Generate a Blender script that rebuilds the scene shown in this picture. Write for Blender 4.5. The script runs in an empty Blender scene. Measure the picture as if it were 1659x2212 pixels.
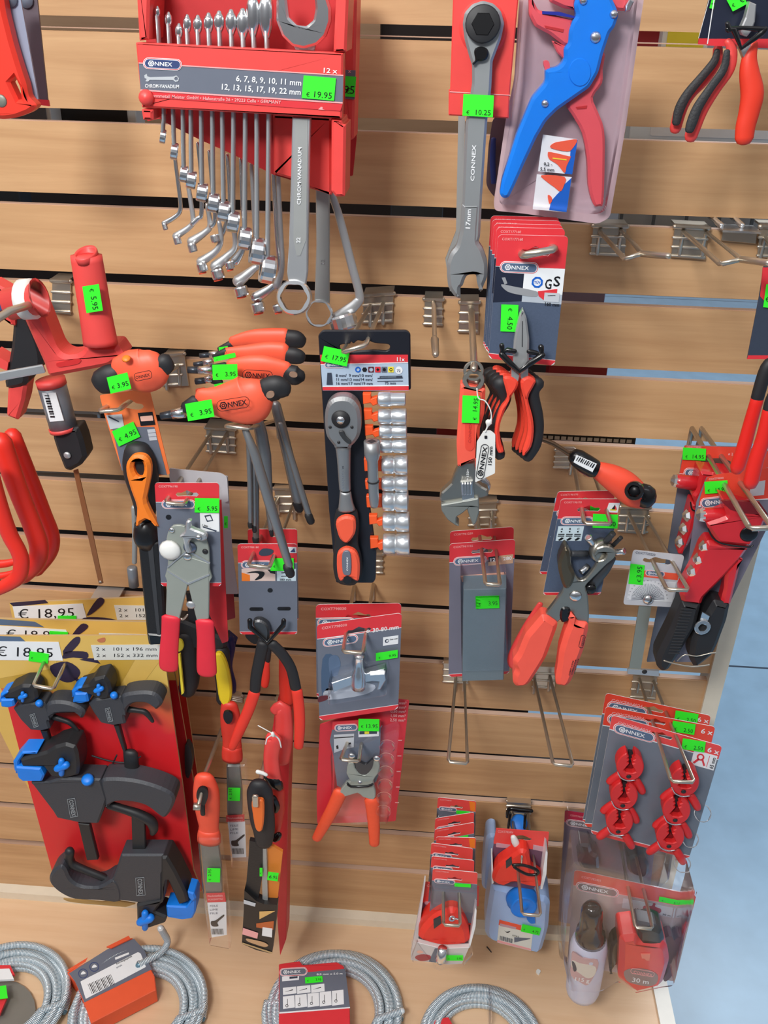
import bpy, math, random
from math import sin, cos, pi, radians
from mathutils import Vector as V, Matrix
from mathutils.geometry import tessellate_polygon
random.seed(7)
sc = bpy.context.scene
COL = sc.collection
# ------------------------------------------------------------------ camera
FPX, YAW, PITCH, ROLL = 2004.52, -0.0591881, 0.5087412, 0.0247183
CAM = V((0, -0.957146, 0.0238443))
fwd = V((sin(YAW)*cos(PITCH), cos(YAW)*cos(PITCH), -sin(PITCH)))
r0 = V((cos(YAW), -sin(YAW), 0)); u0 = r0.cross(fwd)
CR = r0*cos(ROLL) + u0*sin(ROLL); CU = -r0*sin(ROLL) + u0*cos(ROLL)
cd = bpy.data.cameras.new('camera'); cam = bpy.data.objects.new('camera', cd); COL.objects.link(cam)
cd.sensor_fit = 'HORIZONTAL'; cd.sensor_width = 36.0; cd.lens = FPX*36/1659; cd.clip_start = 0.02
cam.matrix_world = Matrix(((CR.x, CU.x, -fwd.x, CAM.x), (CR.y, CU.y, -fwd.y, CAM.y), (CR.z, CU.z, -fwd.z, CAM.z), (0, 0, 0, 1)))
sc.camera = cam
# ------------------------------------------------------------------ world, lamps, exposure
sc.view_settings.view_transform = 'Standard'; sc.view_settings.look = 'None'
sc.view_settings.gamma = 1; sc.view_settings.use_curve_mapping = False
sc.view_settings.exposure = -0.08
w = bpy.data.worlds.new('shop_air'); sc.world = w; w.use_nodes = True
nt = w.node_tree; nt.nodes.clear()
tc = nt.nodes.new('ShaderNodeTexCoord'); sx = nt.nodes.new('ShaderNodeSeparateXYZ')
rmp = nt.nodes.new('ShaderNodeValToRGB'); bg = nt.nodes.new('ShaderNodeBackground'); wo = nt.nodes.new('ShaderNodeOutputWorld')
mr = nt.nodes.new('ShaderNodeMapRange'); mr.inputs[1].default_value = -1; mr.inputs[2].default_value = 1
nt.links.new(tc.outputs['Generated'], sx.inputs[0]); nt.links.new(sx.outputs['Z'], mr.inputs[0])
nt.links.new(mr.outputs[0], rmp.inputs[0]); nt.links.new(rmp.outputs[0], bg.inputs[0]); nt.links.new(bg.outputs[0], wo.inputs[0])
e = rmp.color_ramp.elements
e[0].position = 0.0; e[0].color = (.16, .17, .19, 1); e[1].position = 1.0; e[1].color = (.95, .95, 1.0, 1)
x = e.new(.45); x.color = (.20, .20, .22, 1); x = e.new(.62); x.color = (.55, .56, .60, 1)
bg.inputs[1].default_value = 0.56

def lamp(name, loc, aim, sx_, sy_, power, col=(1, 1, 1)):
    l = bpy.data.lights.new(name, 'AREA'); l.shape = 'RECTANGLE'; l.size = sx_; l.size_y = sy_; l.energy = power; l.color = col
    o = bpy.data.objects.new(name, l); COL.objects.link(o); o.location = loc
    o.rotation_euler = (V(aim) - V(loc)).to_track_quat('-Z', 'Y').to_euler(); return o
lamp('ceiling_or_fill_light', (-0.52, -1.55, 0.86), (-0.3, 0, -0.3), .45, .3, 30, (1, 1, .98))
lamp('ceiling_or_fill_light', (-0.7, -1.0, 1.55), (-0.1, -0.2, -0.5), 1.5, .16, 7, (1, .90, .80))
lamp('ceiling_or_fill_light', (1.1, -1.7, 1.7), (0, 0, -0.7), 1.5, .16, 5, (.94, .97, 1))
lamp('ceiling_or_fill_light', (-1.6, -1.1, 1.1), (-.7, 0, -0.9), 1.2, .2, 14, (1, .98, .95))  # fill lamp added to brighten the left wall against the darker centre
lamp('ceiling_or_fill_light', (1.6, 2.2, 1.5), (1.2, 1.6, -1.5), 1.6, .8, 60, (.9, .96, 1))

# ------------------------------------------------------------------ pixels to points, frames
def ray(px, py): return fwd*FPX + CR*(px-829.5) - CU*(py-1106)
class F:      # a real plane in the shop; a photo pixel seen on it gives the point. default: parallel to the wall at d metres
    def __init__(s, d=0, o=None, n=None, tilt=0, yaw=0, at=None):
        s.n = V(n).normalized() if n else V((sin(radians(yaw))*cos(radians(tilt)), -cos(radians(yaw))*cos(radians(tilt)), sin(radians(tilt))))
        if o: s.o = V(o)
        elif at: r = ray(*at); s.o = CAM + r*((-d-CAM.y)/r.y)
        else: s.o = V((0, -d, 0))
    def pt(s, x, y, h=0):
        r = ray(x, y); o = s.o + s.n*h
        return CAM + r*((o-CAM).dot(s.n)/r.dot(s.n))
class Q:      # a card by its four corners (x to the right, y down, unit = its width)
    def __init__(s, d, tl, tr, br, bl):
        ds = d if isinstance(d, (tuple, list)) else (d,)*4
        s.c = [F(k).pt(*p) for k, p in zip(ds, (tl, tr, br, bl))]
        a, b, c, e_ = s.c
        s.W = ((b-a).length+(c-e_).length)/2; s.a = ((e_-a).length+(c-b).length)/2/s.W
        s.n = (b-a).cross(a-e_).normalized()
        if s.n.y > 0: s.n = -s.n
    def pt(s, x, y, h=0):
        a, b, c, e_ = s.c; v = y/s.a
        return (a*(1-x)+b*x)*(1-v)+(e_*(1-x)+c*x)*v + s.n*h
class L3:     # free local frame: origin, x axis, y axis (y down), unit in metres
    def __init__(s, o, ex, ey, unit=1.0): s.o = V(o); s.ex = V(ex)*unit; s.ey = V(ey)*unit; s.n = s.ex.cross(-s.ey).normalized()
    def pt(s, x, y, h=0): return s.o + s.ex*x + s.ey*y + s.n*h
CROP = {'c1': (0, 0, 2.9625), 'c2': (280, 0, 3.19), 'c3': (320, 240, 3.456), 'c4': (900, 0, 3.318), 'c5': (1250, 0, 3.16), 'c6': (0, 520, 3.95),
        'c7': (320, 680, 3.813), 'c8': (660, 680, 3.569), 'd1': (900, 440, 3.0725), 'd2': (0, 1000, 4.425), 'd3': (200, 820, 3.072), 'd4': (480, 1120, 4.095),
        'd5': (660, 1240, 3.569), 'd6': (0, 1440, 3.686), 'd7': (380, 1480, 3.687), 'd8': (940, 1100, 3.6875), 'e1': (1080, 920, 2.865), 'e2': (1240, 1440, 4.608),
        'e3': (870, 1680, 4.608), 'e4': (1180, 1700, 4.425), 'e5': (0, 1880, 3.456), 'e6': (480, 1880, 2.304), 'e7': (1400, 800, 3.158)}
def pp(s):    # 'c3 x,y x,y ..' measured in an enlarged crop, or plain photo pixels
    t = s.split(); ox, oy, k = 0, 0, 1
    if t[0] in CROP: ox, oy, k = CROP[t[0]]; t = t[1:]
    return [(ox+float(a.split(',')[0])/k, oy+float(a.split(',')[1])/k) + tuple(float(z) for z in a.split(',')[2:]) for a in t]
def mpp(p): r = ray(p.x, p.y) if False else None
def scale_at(P): return (P-CAM).dot(fwd)/FPX      # metres per photo pixel at a point

# ------------------------------------------------------------------ materials
MATS = {}
def lin(c): return tuple(((v/255)/12.92 if v/255 <= .04045 else ((v/255+.055)/1.055)**2.4) for v in c)
def mat(name, rgb, rough=.45, metal=0.0, var=.06, scale=60, bump=0.0, coat=0.0, trans=0.0, spec=.5, sub=0.0):
    if name in MATS: return MATS[name]
    m = bpy.data.materials.new(name); m.use_nodes = True; n = m.node_tree.nodes; l = m.node_tree.links
    p = n['Principled BSDF']; c = lin(rgb)
    p.inputs['Roughness'].default_value = rough; p.inputs['Metallic'].default_value = metal
    p.inputs['Coat Weight'].default_value = coat; p.inputs['Specular IOR Level'].default_value = spec
    p.inputs['Transmission Weight'].default_value = trans
    if sub: p.inputs['Subsurface Weight'].default_value = sub; p.inputs['Subsurface Scale'].default_value = .01
    t = n.new('ShaderNodeTexCoord'); no = n.new('ShaderNodeTexNoise'); no.inputs['Scale'].default_value = scale; no.inputs['Detail'].default_value = 4
    mx = n.new('ShaderNodeMix'); mx.data_type = 'RGBA'
    l.new(t.outputs['Object'], no.inputs['Vector']); l.new(no.outputs['Fac'], mx.inputs['Factor'])
    mx.inputs['A'].default_value = tuple(v*(1-var) for v in c)+(1,); mx.inputs['B'].default_value = tuple(min(1, v*(1+var)) for v in c)+(1,)
    l.new(mx.outputs['Result'], p.inputs['Base Color'])
    if bump:
        b = n.new('ShaderNodeBump'); b.inputs['Strength'].default_value = bump; b.inputs['Distance'].default_value = .0006
        l.new(no.outputs['Fac'], b.inputs['Height']); l.new(b.outputs['Normal'], p.inputs['Normal'])
    MATS[name] = m; return m
def clear(name, tint=(253, 253, 255), base=.035, rough=.12):
    if name in MATS: return MATS[name]
    m = bpy.data.materials.new(name); m.use_nodes = True; n = m.node_tree.nodes; l = m.node_tree.links; n.clear()
    tr = n.new('ShaderNodeBsdfTransparent'); tr.inputs[0].default_value = lin(tint)+(1,)
    g = n.new('ShaderNodeBsdfGlossy'); g.inputs['Roughness'].default_value = rough; g.inputs[0].default_value = (1, 1, 1, 1)
    lw = n.new('ShaderNodeLayerWeight'); lw.inputs[0].default_value = .09
    no = n.new('ShaderNodeTexNoise'); no.inputs['Scale'].default_value = 22; t = n.new('ShaderNodeTexCoord')
    bu = n.new('ShaderNodeBump'); bu.inputs['Strength'].default_value = .5; bu.inputs['Distance'].default_value = .004
    l.new(t.outputs['Object'], no.inputs['Vector']); l.new(no.outputs['Fac'], bu.inputs['Height']); l.new(bu.outputs['Normal'], g.inputs['Normal']); l.new(bu.outputs['Normal'], lw.inputs['Normal'])
    ad = n.new('ShaderNodeMath'); ad.operation = 'ADD'; ad.use_clamp = True; ad.inputs[1].default_value = base
    mx = n.new('ShaderNodeMixShader'); o = n.new('ShaderNodeOutputMaterial')
    l.new(lw.outputs['Fresnel'], ad.inputs[0]); l.new(ad.outputs[0], mx.inputs[0]); l.new(tr.outputs[0], mx.inputs[1]); l.new(g.outputs[0], mx.inputs[2]); l.new(mx.outputs[0], o.inputs[0])
    MATS[name] = m; return m
def wood(name, a, b, sx=.9, sz=34, rough=.5):
    if name in MATS: return MATS[name]
    m = bpy.data.materials.new(name); m.use_nodes = True; n = m.node_tree.nodes; l = m.node_tree.links; p = n['Principled BSDF']
    t = n.new('ShaderNodeTexCoord'); mp = n.new('ShaderNodeMapping'); mp.inputs['Scale'].default_value = (sx*2.2, sz, sz)
    no = n.new('ShaderNodeTexNoise'); no.inputs['Scale'].default_value = 2.0; no.inputs['Detail'].default_value = 7; no.inputs['Roughness'].default_value = .62; no.inputs['Distortion'].default_value = .4
    n2 = n.new('ShaderNodeTexNoise'); n2.inputs['Scale'].default_value = 3.2; n2.inputs['Detail'].default_value = 2
    cr = n.new('ShaderNodeValToRGB'); ee = cr.color_ramp.elements; ee[0].position = .3; ee[0].color = lin(b)+(1,); ee[1].position = .7; ee[1].color = lin(a)+(1,)
    mx = n.new('ShaderNodeMix'); mx.data_type = 'RGBA'; mx.blend_type = 'MULTIPLY'; mx.inputs['Factor'].default_value = .25
    l.new(t.outputs['Object'], mp.inputs[0]); l.new(mp.outputs[0], no.inputs['Vector']); l.new(t.outputs['Object'], n2.inputs['Vector'])
    l.new(no.outputs['Fac'], cr.inputs[0]); l.new(cr.outputs[0], mx.inputs['A']); l.new(n2.outputs['Fac'], mx.inputs['B']); l.new(mx.outputs['Result'], p.inputs['Base Color'])
    p.inputs['Roughness'].default_value = rough; MATS[name] = m; return m
def cable_mat():
    m = bpy.data.materials.new('zinc_spiral'); m.use_nodes = True; n = m.node_tree.nodes; l = m.node_tree.links; p = n['Principled BSDF']
    uv = n.new('ShaderNodeUVMap'); wv = n.new('ShaderNodeTexWave'); wv.bands_direction = 'X'; wv.inputs['Scale'].default_value = 150
    cr = n.new('ShaderNodeValToRGB'); cr.color_ramp.elements[0].color = lin((104, 138, 156))+(1,); cr.color_ramp.elements[1].color = lin((238, 246, 250))+(1,); cr.color_ramp.elements[1].position = .6
    bu = n.new('ShaderNodeBump'); bu.inputs['Strength'].default_value = .7; bu.inputs['Distance'].default_value = .001
    l.new(uv.outputs[0], wv.inputs['Vector']); l.new(wv.outputs['Fac'], cr.inputs[0]); l.new(cr.outputs[0], p.inputs['Base Color']); l.new(wv.outputs['Fac'], bu.inputs['Height']); l.new(bu.outputs[0], p.inputs['Normal'])
    p.inputs['Metallic'].default_value = .3; p.inputs['Roughness'].default_value = .25; MATS['zinc_spiral'] = m; return m
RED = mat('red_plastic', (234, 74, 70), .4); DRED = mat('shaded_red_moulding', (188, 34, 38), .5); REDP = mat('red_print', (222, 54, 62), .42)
ORG = mat('orange_red_rubber', (242, 92, 62), .5); ORG2 = mat('orange_plastic', (244, 128, 36), .42); CHR = mat('polished_chrome', (226, 228, 230), .2, .95, .03)
SAT = mat('satin_steel', (196, 198, 200), .4, .7, .05); SAT2 = mat('satin_grey_plating', (172, 174, 172), .5, .5, .05); NIK = mat('nickel_wire', (204, 194, 178), .3, .85, .08)
BLK = mat('black_rubber', (34, 34, 37), .55); BLK2 = mat('black_gloss_plastic', (20, 20, 22), .22); DGR = mat('charcoal_plastic', (52, 54, 58), .55, bump=.3, scale=900)
GRYP = mat('grey_print', (106, 112, 126), .4, var=.05); DGRP = mat('dark_slate_print', (58, 66, 82), .4, var=.08, scale=300); WHT = mat('white_print', (236, 238, 240), .45)
BLKP = mat('black_print', (24, 24, 28), .4); GRN = mat('fluorescent_green_paper', (52, 246, 40), .6, var=.02); YEL = mat('yellow_print', (240, 220, 60), .5); BLU = mat('blue_plastic', (14, 128, 232), .35)
BLUP = mat('blue_print', (18, 96, 196), .4); LBL = mat('steel_blue_print', (88, 108, 136), .35); PNK = mat('pale_red_print', (240, 170, 170), .4); WHP = mat('white_plastic', (232, 232, 228), .4)
CRM = mat('cream_trim', (226, 216, 196), .45); CARD = mat('kraft_edge', (190, 160, 115), .7); CLR = clear('clear_blister'); CLR2 = clear('thin_clear_film', (254, 254, 255), .05, .16)
CAB = cable_mat()

# ------------------------------------------------------------------ mesh builder
TXT = {}
def text_mesh(s, bold):
    k = (s, bold)
    if k not in TXT:
        c = bpy.data.curves.new('t', 'FONT'); c.body = s; c.size = 1; c.offset = .018 if bold else 0; c.resolution_u = 2; c.space_character = 1.02
        o = bpy.data.objects.new('t', c); COL.objects.link(o); dg = bpy.context.evaluated_depsgraph_get()
        me = bpy.data.meshes.new_from_object(o.evaluated_get(dg)); vs = [(v.co.x, v.co.y) for v in me.vertices]; fs = [tuple(p.vertices) for p in me.polygons]
        bpy.data.objects.remove(o); bpy.data.curves.remove(c); bpy.data.meshes.remove(me)
        w_ = max([v[0] for v in vs] or [1]); TXT[k] = (vs, fs, w_)
    return TXT[k]
def smooth_path(P, n):
    if len(P) < 3 or n < 2: return P
    out = []
    for i in range(len(P)-1):
        a = P[max(i-1, 0)]; b = P[i]; c = P[i+1]; d = P[min(i+2, len(P)-1)]
        for k in range(n):
            t = k/n; out.append(tuple(.5*((2*b[j])+(-a[j]+c[j])*t+(2*a[j]-5*b[j]+4*c[j]-d[j])*t*t+(-a[j]+3*b[j]-3*c[j]+d[j])*t**3) for j in range(len(b))))
    out.append(P[-1]); return out
def rrect(x0, y0, x1, y1, r, n=5):
    o = []
    for cx, cy, a in ((x1-r, y0+r, -90), (x1-r, y1-r, 0), (x0+r, y1-r, 90), (x0+r, y0+r, 180)):
        for k in range(n+1): t = radians(a+90*k/n); o.append((cx+r*cos(t), cy+r*sin(t)))
    return o
def circ(cx, cy, r, n=20, ry=None, a0=0): ry = ry or r; return [(cx+r*cos(2*pi*k/n+a0), cy+ry*sin(2*pi*k/n+a0)) for k in range(n)]
def rot(poly, cx, cy, deg):
    c, s = cos(radians(deg)), sin(radians(deg)); return [(cx+(x-cx)*c-(y-cy)*s, cy+(x-cx)*s+(y-cy)*c) for x, y in poly]
def rounded(poly, r, n=4):
    o = []; N = len(poly)
    for i in range(N):
        a, b, c = V(poly[i-1][:2]), V(poly[i][:2]), V(poly[(i+1) % N][:2]); d1 = (a-b); d2 = (c-b); k = min(r, d1.length*.45, d2.length*.45)
        p, q = b+d1.normalized()*k, b+d2.normalized()*k
        for j in range(n+1): t = j/n; z = p*(1-t)**2+b*2*t*(1-t)+q*t*t; o.append((z.x, z.y))
    return o
def sm2(poly, n=3): P = [tuple(p[:2]) for p in poly]; P = P+[P[0]]; q = smooth_path([P[-2]]+P+[P[1]], n); return q[n:-n-1+0][:len(poly)*n]
ROOTLOC = {}
SUB = {'grip_inlay': ('handle', 'grip'), 'upper_grip_inlay': ('handle',), 'lower_grip_inlay': ('handle',), 'reversing_lever': ('wrench_body',), 'ratchet_gear': ('wrench_body',), 'ratchet_drive': ('ratchet',), 'pivot_plug': ('head',),
       'bottle_label': ('powder_bottle',), 'reel_label': ('reel_case',), 'reel_neck': ('reel_case',), 'cord_hook': ('reel_case',), 'reel_window': ('reel',), 'swivel': ('reel',), 'hang_hole': ('handle',), 'thumb_slot': ('handle',), 'brand_mark': ('handle',),
       'eyelet': ('end_cap',), 'barcode_label': ('handle',), 'adjusting_screw': ('head',), 'size_mark': ('head',), 'tag_string': ('paper_tag',), 'grip_rim': ('grip',), 'ball_tip': ('hex_shank',), 'tip_cap': ('shaft',), 'cap_tab': ('cap',), 'hole_print': ('sleeve',)}
class B:
    def __init__(s): s.v = []; s.f = []; s.mi = []; s.sm = []; s.uv = []; s.mats = []
    def add(s, vs, fs, m, smooth=False, uvs=None):
        if m not in s.mats: s.mats.append(m)
        k = len(s.v); s.v += [V(p) for p in vs]; i = s.mats.index(m)
        s.uv += uvs if uvs else [(0, 0)]*len(vs)
        for f_ in fs: s.f.append(tuple(a+k for a in f_)); s.mi.append(i); s.sm.append(smooth)
        return s
    def plate(s, fr, poly, h, t, m, holes=(), bev=0.0, side=None):
        """solid slab: outline `poly` on frame fr, front face at height h, thickness t"""
        loops = [list(poly)]+[list(x) for x in holes]; flat = [p for lp in loops for p in lp]; N = len(flat)
        tri = tessellate_polygon([[V((p[0], p[1], 0)) for p in lp] for lp in loops])
        fr_pts = [fr.pt(p[0], p[1], h) for p in flat]
        nrm = (fr.pt(flat[0][0], flat[0][1], h+1e-3)-fr_pts[0]); nv = fr.n
        bk = [P-nv*t for P in fr_pts]
        if bev:
            ins = []
            k0 = 0
            for lp in loops:
                n_ = len(lp); P = fr_pts[k0:k0+n_]
                cx = sum(P, V((0, 0, 0)))/n_
                sgn = 0
                for i in range(n_): sgn += (P[i]-cx).cross(P[(i+1) % n_]-cx).dot(nv)
                sgn = 1 if sgn > 0 else -1
                if k0: sgn = -sgn
                for i in range(n_):
                    e1 = (P[i]-P[i-1]); e2 = (P[(i+1) % n_]-P[i]); q = V((0, 0, 0))
                    if e1.length > 1e-9: q += nv.cross(e1.normalized())
                    if e2.length > 1e-9: q += nv.cross(e2.normalized())
                    q = q.normalized() if q.length > 1e-6 else q
                    ins.append(P[i]+q*sgn*bev)
                k0 += n_
            mid = [P-nv*bev for P in fr_pts]
            vs = ins+mid+bk; rings = [(0, N), (N, 2*N)]; base = 2*N
        else: vs = fr_pts+bk; rings = [(0, N)]; base = N
        a = fr_pts; fl = False
        f = []
        for t3 in tri:
            i, j, k = t3; q = (vs[j]-vs[i]).cross(vs[k]-vs[i])
            f.append((i, j, k) if q.dot(nv) > 0 else (i, k, j))
            f.append((base+i, base+k, base+j) if q.dot(nv) > 0 else (base+i, base+j, base+k))
        s.add(vs, f, m)
        sd = []; k0 = 0
        for lp in loops:
            n_ = len(lp)
            for i in range(n_):
                j = (i+1) % n_
                for r_ in rings: sd.append((r_[0]+k0+i, r_[1]+k0+i, r_[1]+k0+j, r_[0]+k0+j))
            k0 += n_
        # orientation is fixed in done(); sides share the vertices' positions
        s.add(vs, sd, side or m); return s
    def ink(s, fr, poly, m, h=.0004, holes=()): return s.plate(fr, poly, h, .0003, m, holes)
    def text(s, fr, st, x, y, size, m, ang=0, h=.0005, bold=True, anchor='l', width=None, t=.0002):
        vs, fs, w_ = text_mesh(st, bold); c, sn = cos(radians(ang)), sin(radians(ang)); kx = size
        if width: kx = width/w_
        off = {'l': 0, 'c': -w_/2, 'r': -w_}[anchor]
        P = []
        for (a, b) in vs:
            X = (a+off)*kx; Y = b*size; P.append(fr.pt(x+X*c+Y*sn, y+X*sn-Y*c, h))
        return s.add(P, fs, m)
    def tube(s, P, m, n=10, sub=4, fr=None, flat=1.0, cap=True, flatdir=None, closed=False, sq=False):
        """P: list of (Vector, radius m); radius may be (a,b): across the view / along flatdir"""
        pts = [tuple(p[0])+((p[1][0], p[1][1]) if isinstance(p[1], (tuple, list)) else (p[1], p[1]*flat)) for p in P]
        pts = smooth_path(pts, sub); K = len(pts); C = [V(p[:3]) for p in pts]
        fd = V(flatdir or (0, -1, 0)).normalized(); vs = []; uvs = []; L = 0; prev = None
        rings = []
        for i in range(K):
            if closed: T = (C[(i+1) % (K-1)]-C[i-1 if i else K-2])
            else: T = C[min(i+1, K-1)]-C[max(i-1, 0)]
            T = T.normalized() if T.length > 1e-9 else V((0, 0, 1))
            A = T.cross(fd)
            if A.length < .15: A = prev or T.cross(V((1, 0, 0)))
            A.normalize()
            if prev and A.dot(prev) < 0: A = -A
            prev = A; Bv = T.cross(A).normalized(); L += (C[i]-C[i-1]).length if i else 0
            a, b = pts[i][3], pts[i][4]
            if sq: ring = [(A*a*q[0]+Bv*b*q[1]) for q in ((1, .7), (.7, 1), (-.7, 1), (-1, .7), (-1, -.7), (-.7, -1), (.7, -1), (1, -.7))]
            else: ring = [(A*a*cos(2*pi*k/n)+Bv*b*sin(2*pi*k/n)) for k in range(n)]
            rings.append((C[i], ring, T, (a, b), L))
        if cap and not closed:
            st = rings[0]; en = rings[-1]; r1 = min(st[3]); r2 = min(en[3])
            pre = [(st[0]-st[2]*r1*z, [q*w_ for q in st[1]], st[2], 0, 0) for z, w_ in ((.95, .3), (.7, .72))]
            post = [(en[0]+en[2]*r2*z, [q*w_ for q in en[1]], en[2], 0, L) for z, w_ in ((.7, .72), (.95, .3))]
            if cap == 'flat': pre = [(st[0], [q*.01 for q in st[1]], 0, 0, 0)]; post = [(en[0], [q*.01 for q in en[1]], 0, 0, L)]
            rings = pre+rings+post
        nn = len(rings[0][1])
        for c_, ring, _, _, l_ in rings:
            for k, q in enumerate(ring): vs.append(c_+q); uvs.append((l_, k/nn))
        f = []
        for i in range(len(rings)-1):
            for k in range(nn): k2 = (k+1) % nn; f.append((i*nn+k, i*nn+k2, (i+1)*nn+k2, (i+1)*nn+k))
        if not closed: f.append(tuple(range(nn))[::-1]); f.append(tuple((len(rings)-1)*nn+k for k in range(nn)))
        return s.add(vs, f, m, not sq, uvs)
    def sweep(s, st, d, m, flat=.6, sub=4, n=12, fd=None, sq=False, cap=True):
        """pixel path 'x,y,r[,d] ..' r in crop/photo pixels; d default depth (m)"""
        t = st.split(); ox, oy, k = 0, 0, 1
        if t[0] in CROP: ox, oy, k = CROP[t[0]]; t = t[1:]
        P = []
        for a in t:
            z = [float(q) for q in a.split(',')]; dd = z[3] if len(z) > 3 else d
            p = F(dd).pt(ox+z[0]/k, oy+z[1]/k); r = z[2]*1.09/k*scale_at(p); P.append((p, (r, r*flat)))
        return s.tube(P, m, n, sub, flatdir=fd, sq=sq, cap=cap)
    def lathe(s, c, ax, prof, m, n=24, smooth=True, ell=None):
        c = V(c); ax = V(ax).normalized(); A = ax.cross(V((0, 0, 1)) if abs(ax.z) < .9 else V((1, 0, 0))).normalized(); Bv = ax.cross(A)
        vs = []; f = []; e1, e2 = ell or (1, 1)
        for (z, r) in prof:
            for k in range(n): t = 2*pi*k/n; vs.append(c+ax*z+A*r*cos(t)*e1+Bv*r*sin(t)*e2)
        for i in range(len(prof)-1):
            for k in range(n): k2 = (k+1) % n; f.append((i*n+k, i*n+k2, (i+1)*n+k2, (i+1)*n+k))
        f.append(tuple(range(n))[::-1]); f.append(tuple((len(prof)-1)*n+k for k in range(n)))
        return s.add(vs, f, m, smooth)
    def ring(s, c, ax, R, ri, w_, m, n=24):
        c = V(c); ax = V(ax).normalized(); A = ax.cross(V((0, 0, 1)) if abs(ax.z) < .9 else V((1, 0, 0))).normalized(); Bv = ax.cross(A)
        prof = [(-w_/2, ri), (-w_/2, R*.93), (-w_*.35, R), (w_*.35, R), (w_/2, R*.93), (w_/2, ri)]; vs = []; f = []; K = len(prof)
        for z, r in prof:
            for k in range(n): t = 2*pi*k/n; rr = r*(1+.05*cos(6*t)) if r == ri else r; vs.append(c+ax*z+A*rr*cos(t)+Bv*rr*sin(t))
        for i in range(K):
            for k in range(n): k2 = (k+1) % n; j = (i+1) % K; f.append((i*n+k, i*n+k2, j*n+k2, j*n+k))
        return s.add(vs, f, m, False)
    def dome(s, P, nrm, r, h, m, n=14):
        prof = [(0, r), (h*.5, r*.88), (h*.85, r*.55), (h, r*.08)]; return s.lathe(P, nrm, prof, m, n)
    def box(s, c, ex, ey, ez, m):
        c, ex, ey, ez = V(c), V(ex), V(ey), V(ez); vs = [c+ex*i+ey*j+ez*k for i in (-.5, .5) for j in (-.5, .5) for k in (-.5, .5)]
        return s.add(vs, [(0, 1, 3, 2), (4, 6, 7, 5), (0, 4, 5, 1), (2, 3, 7, 6), (0, 2, 6, 4), (1, 5, 7, 3)], m)
    def done(s, name, parent=None, label=None, cat=None, group=None, kind=None, fixn=True):
        if not s.v: return None
        if parent: L = ROOTLOC[parent.name]
        else:
            L = sum(s.v, V((0, 0, 0)))/len(s.v)
        me = bpy.data.meshes.new(name); me.from_pydata([p-L for p in s.v], [], s.f)
        for m_ in s.mats: me.materials.append(m_)
        me.polygons.foreach_set('material_index', s.mi); me.polygons.foreach_set('use_smooth', s.sm)
        uvl = me.uv_layers.new(name='UVMap')
        for lp in me.loops: uvl.data[lp.index].uv = s.uv[lp.vertex_index]
        me.validate()
        import bmesh
        bm = bmesh.new(); bm.from_mesh(me); bmesh.ops.remove_doubles(bm, verts=bm.verts, dist=1e-6) if fixn else None
        bmesh.ops.recalc_face_normals(bm, faces=bm.faces); bm.to_mesh(me); bm.free()
        o = bpy.data.objects.new(name, me); COL.objects.link(o)
        if parent:
            o.parent = parent
            if name in SUB:
                c_ = [k for k in parent.children if k.name.split('.')[0] in SUB[name]]
                if c_: o.parent = c_[-1]
        else: o.location = L
        ROOTLOC[o.name] = L
        if label: o['label'] = label
        if cat: o['category'] = cat
        if group: o['group'] = group
        if kind: o['kind'] = kind
        return o
def thing(name, label, cat, p, group=None):
    """empty at a point; p = (px,py,d) or Vector"""
    L = p if isinstance(p, V) else F(p[2]).pt(p[0], p[1])
    o = bpy.data.objects.new(name, None); COL.objects.link(o); o.location = L; o.empty_display_size = .02
    o['label'] = label; o['category'] = cat
    if group: o['group'] = group
    ROOTLOC[o.name] = L; return o
def on(base, tip, dt, y):      # depth of the point of a hook wire that shows at image row y
    A = F(0).pt(*base); Z = F(dt).pt(*tip); best = None
    for i in range(401):
        X = A+(Z-A)*(i/400); v = X-CAM; py = 1106-FPX*v.dot(CU)/v.dot(fwd)
        if best is None or abs(py-y) < best[0]: best = (abs(py-y), -X.y)
    return best[1]
ORD = ['first', 'second', 'third', 'fourth', 'fifth', 'sixth', 'seventh', 'eighth', 'ninth', 'tenth', 'eleventh', 'twelfth', 'thirteenth', 'fourteenth', 'fifteenth']

def logo(b, fr, cx, cy, w_, ang=0, h=.0004, body=None, txt=True):
    """rounded badge with hexagonal C and ONNEX; cx,cy = centre, w_ = width in frame units"""
    hh = w_*.15
    k = lambda pl: rot(pl, cx, cy, ang)
    b.ink(fr, k(rrect(cx-w_/2, cy-hh, cx+w_/2, cy+hh, hh*.98)), WHT, h)
    b.ink(fr, k(rrect(cx-w_*.485, cy-hh*.9, cx+w_*.485, cy+hh*.9, hh*.88)), REDP, h+.0001)
    b.ink(fr, k(rrect(cx-w_*.468, cy-hh*.8, cx+w_*.468, cy+hh*.8, hh*.78)), WHT, h+.0002)
    b.ink(fr, k(rrect(cx-w_*.45, cy-hh*.7, cx+w_*.45, cy+hh*.7, hh*.68)), body or LBL, h+.0003)
    if not txt: return
    r = hh*.56; hx = cx-w_*.29
    hexo = [p for p in circ(hx, cy, r, 6)]; hexi = circ(hx, cy, r*.62, 12)
    b.ink(fr, k(hexo), WHT, h+.0004, [k(hexi)]); 
    b.ink(fr, k(circ(hx, cy, r*.42, 12)), WHT, h+.0004, [k(circ(hx, cy, r*.16, 8))])
    x, y = rot([(hx+r*1.0, cy+hh*.33)], cx, cy, ang)[0]
    b.text(fr, 'ONNEX' if False else 'NNEX', x, y, hh*.95, WHT, ang, h+.0005, width=w_*.46)
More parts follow.
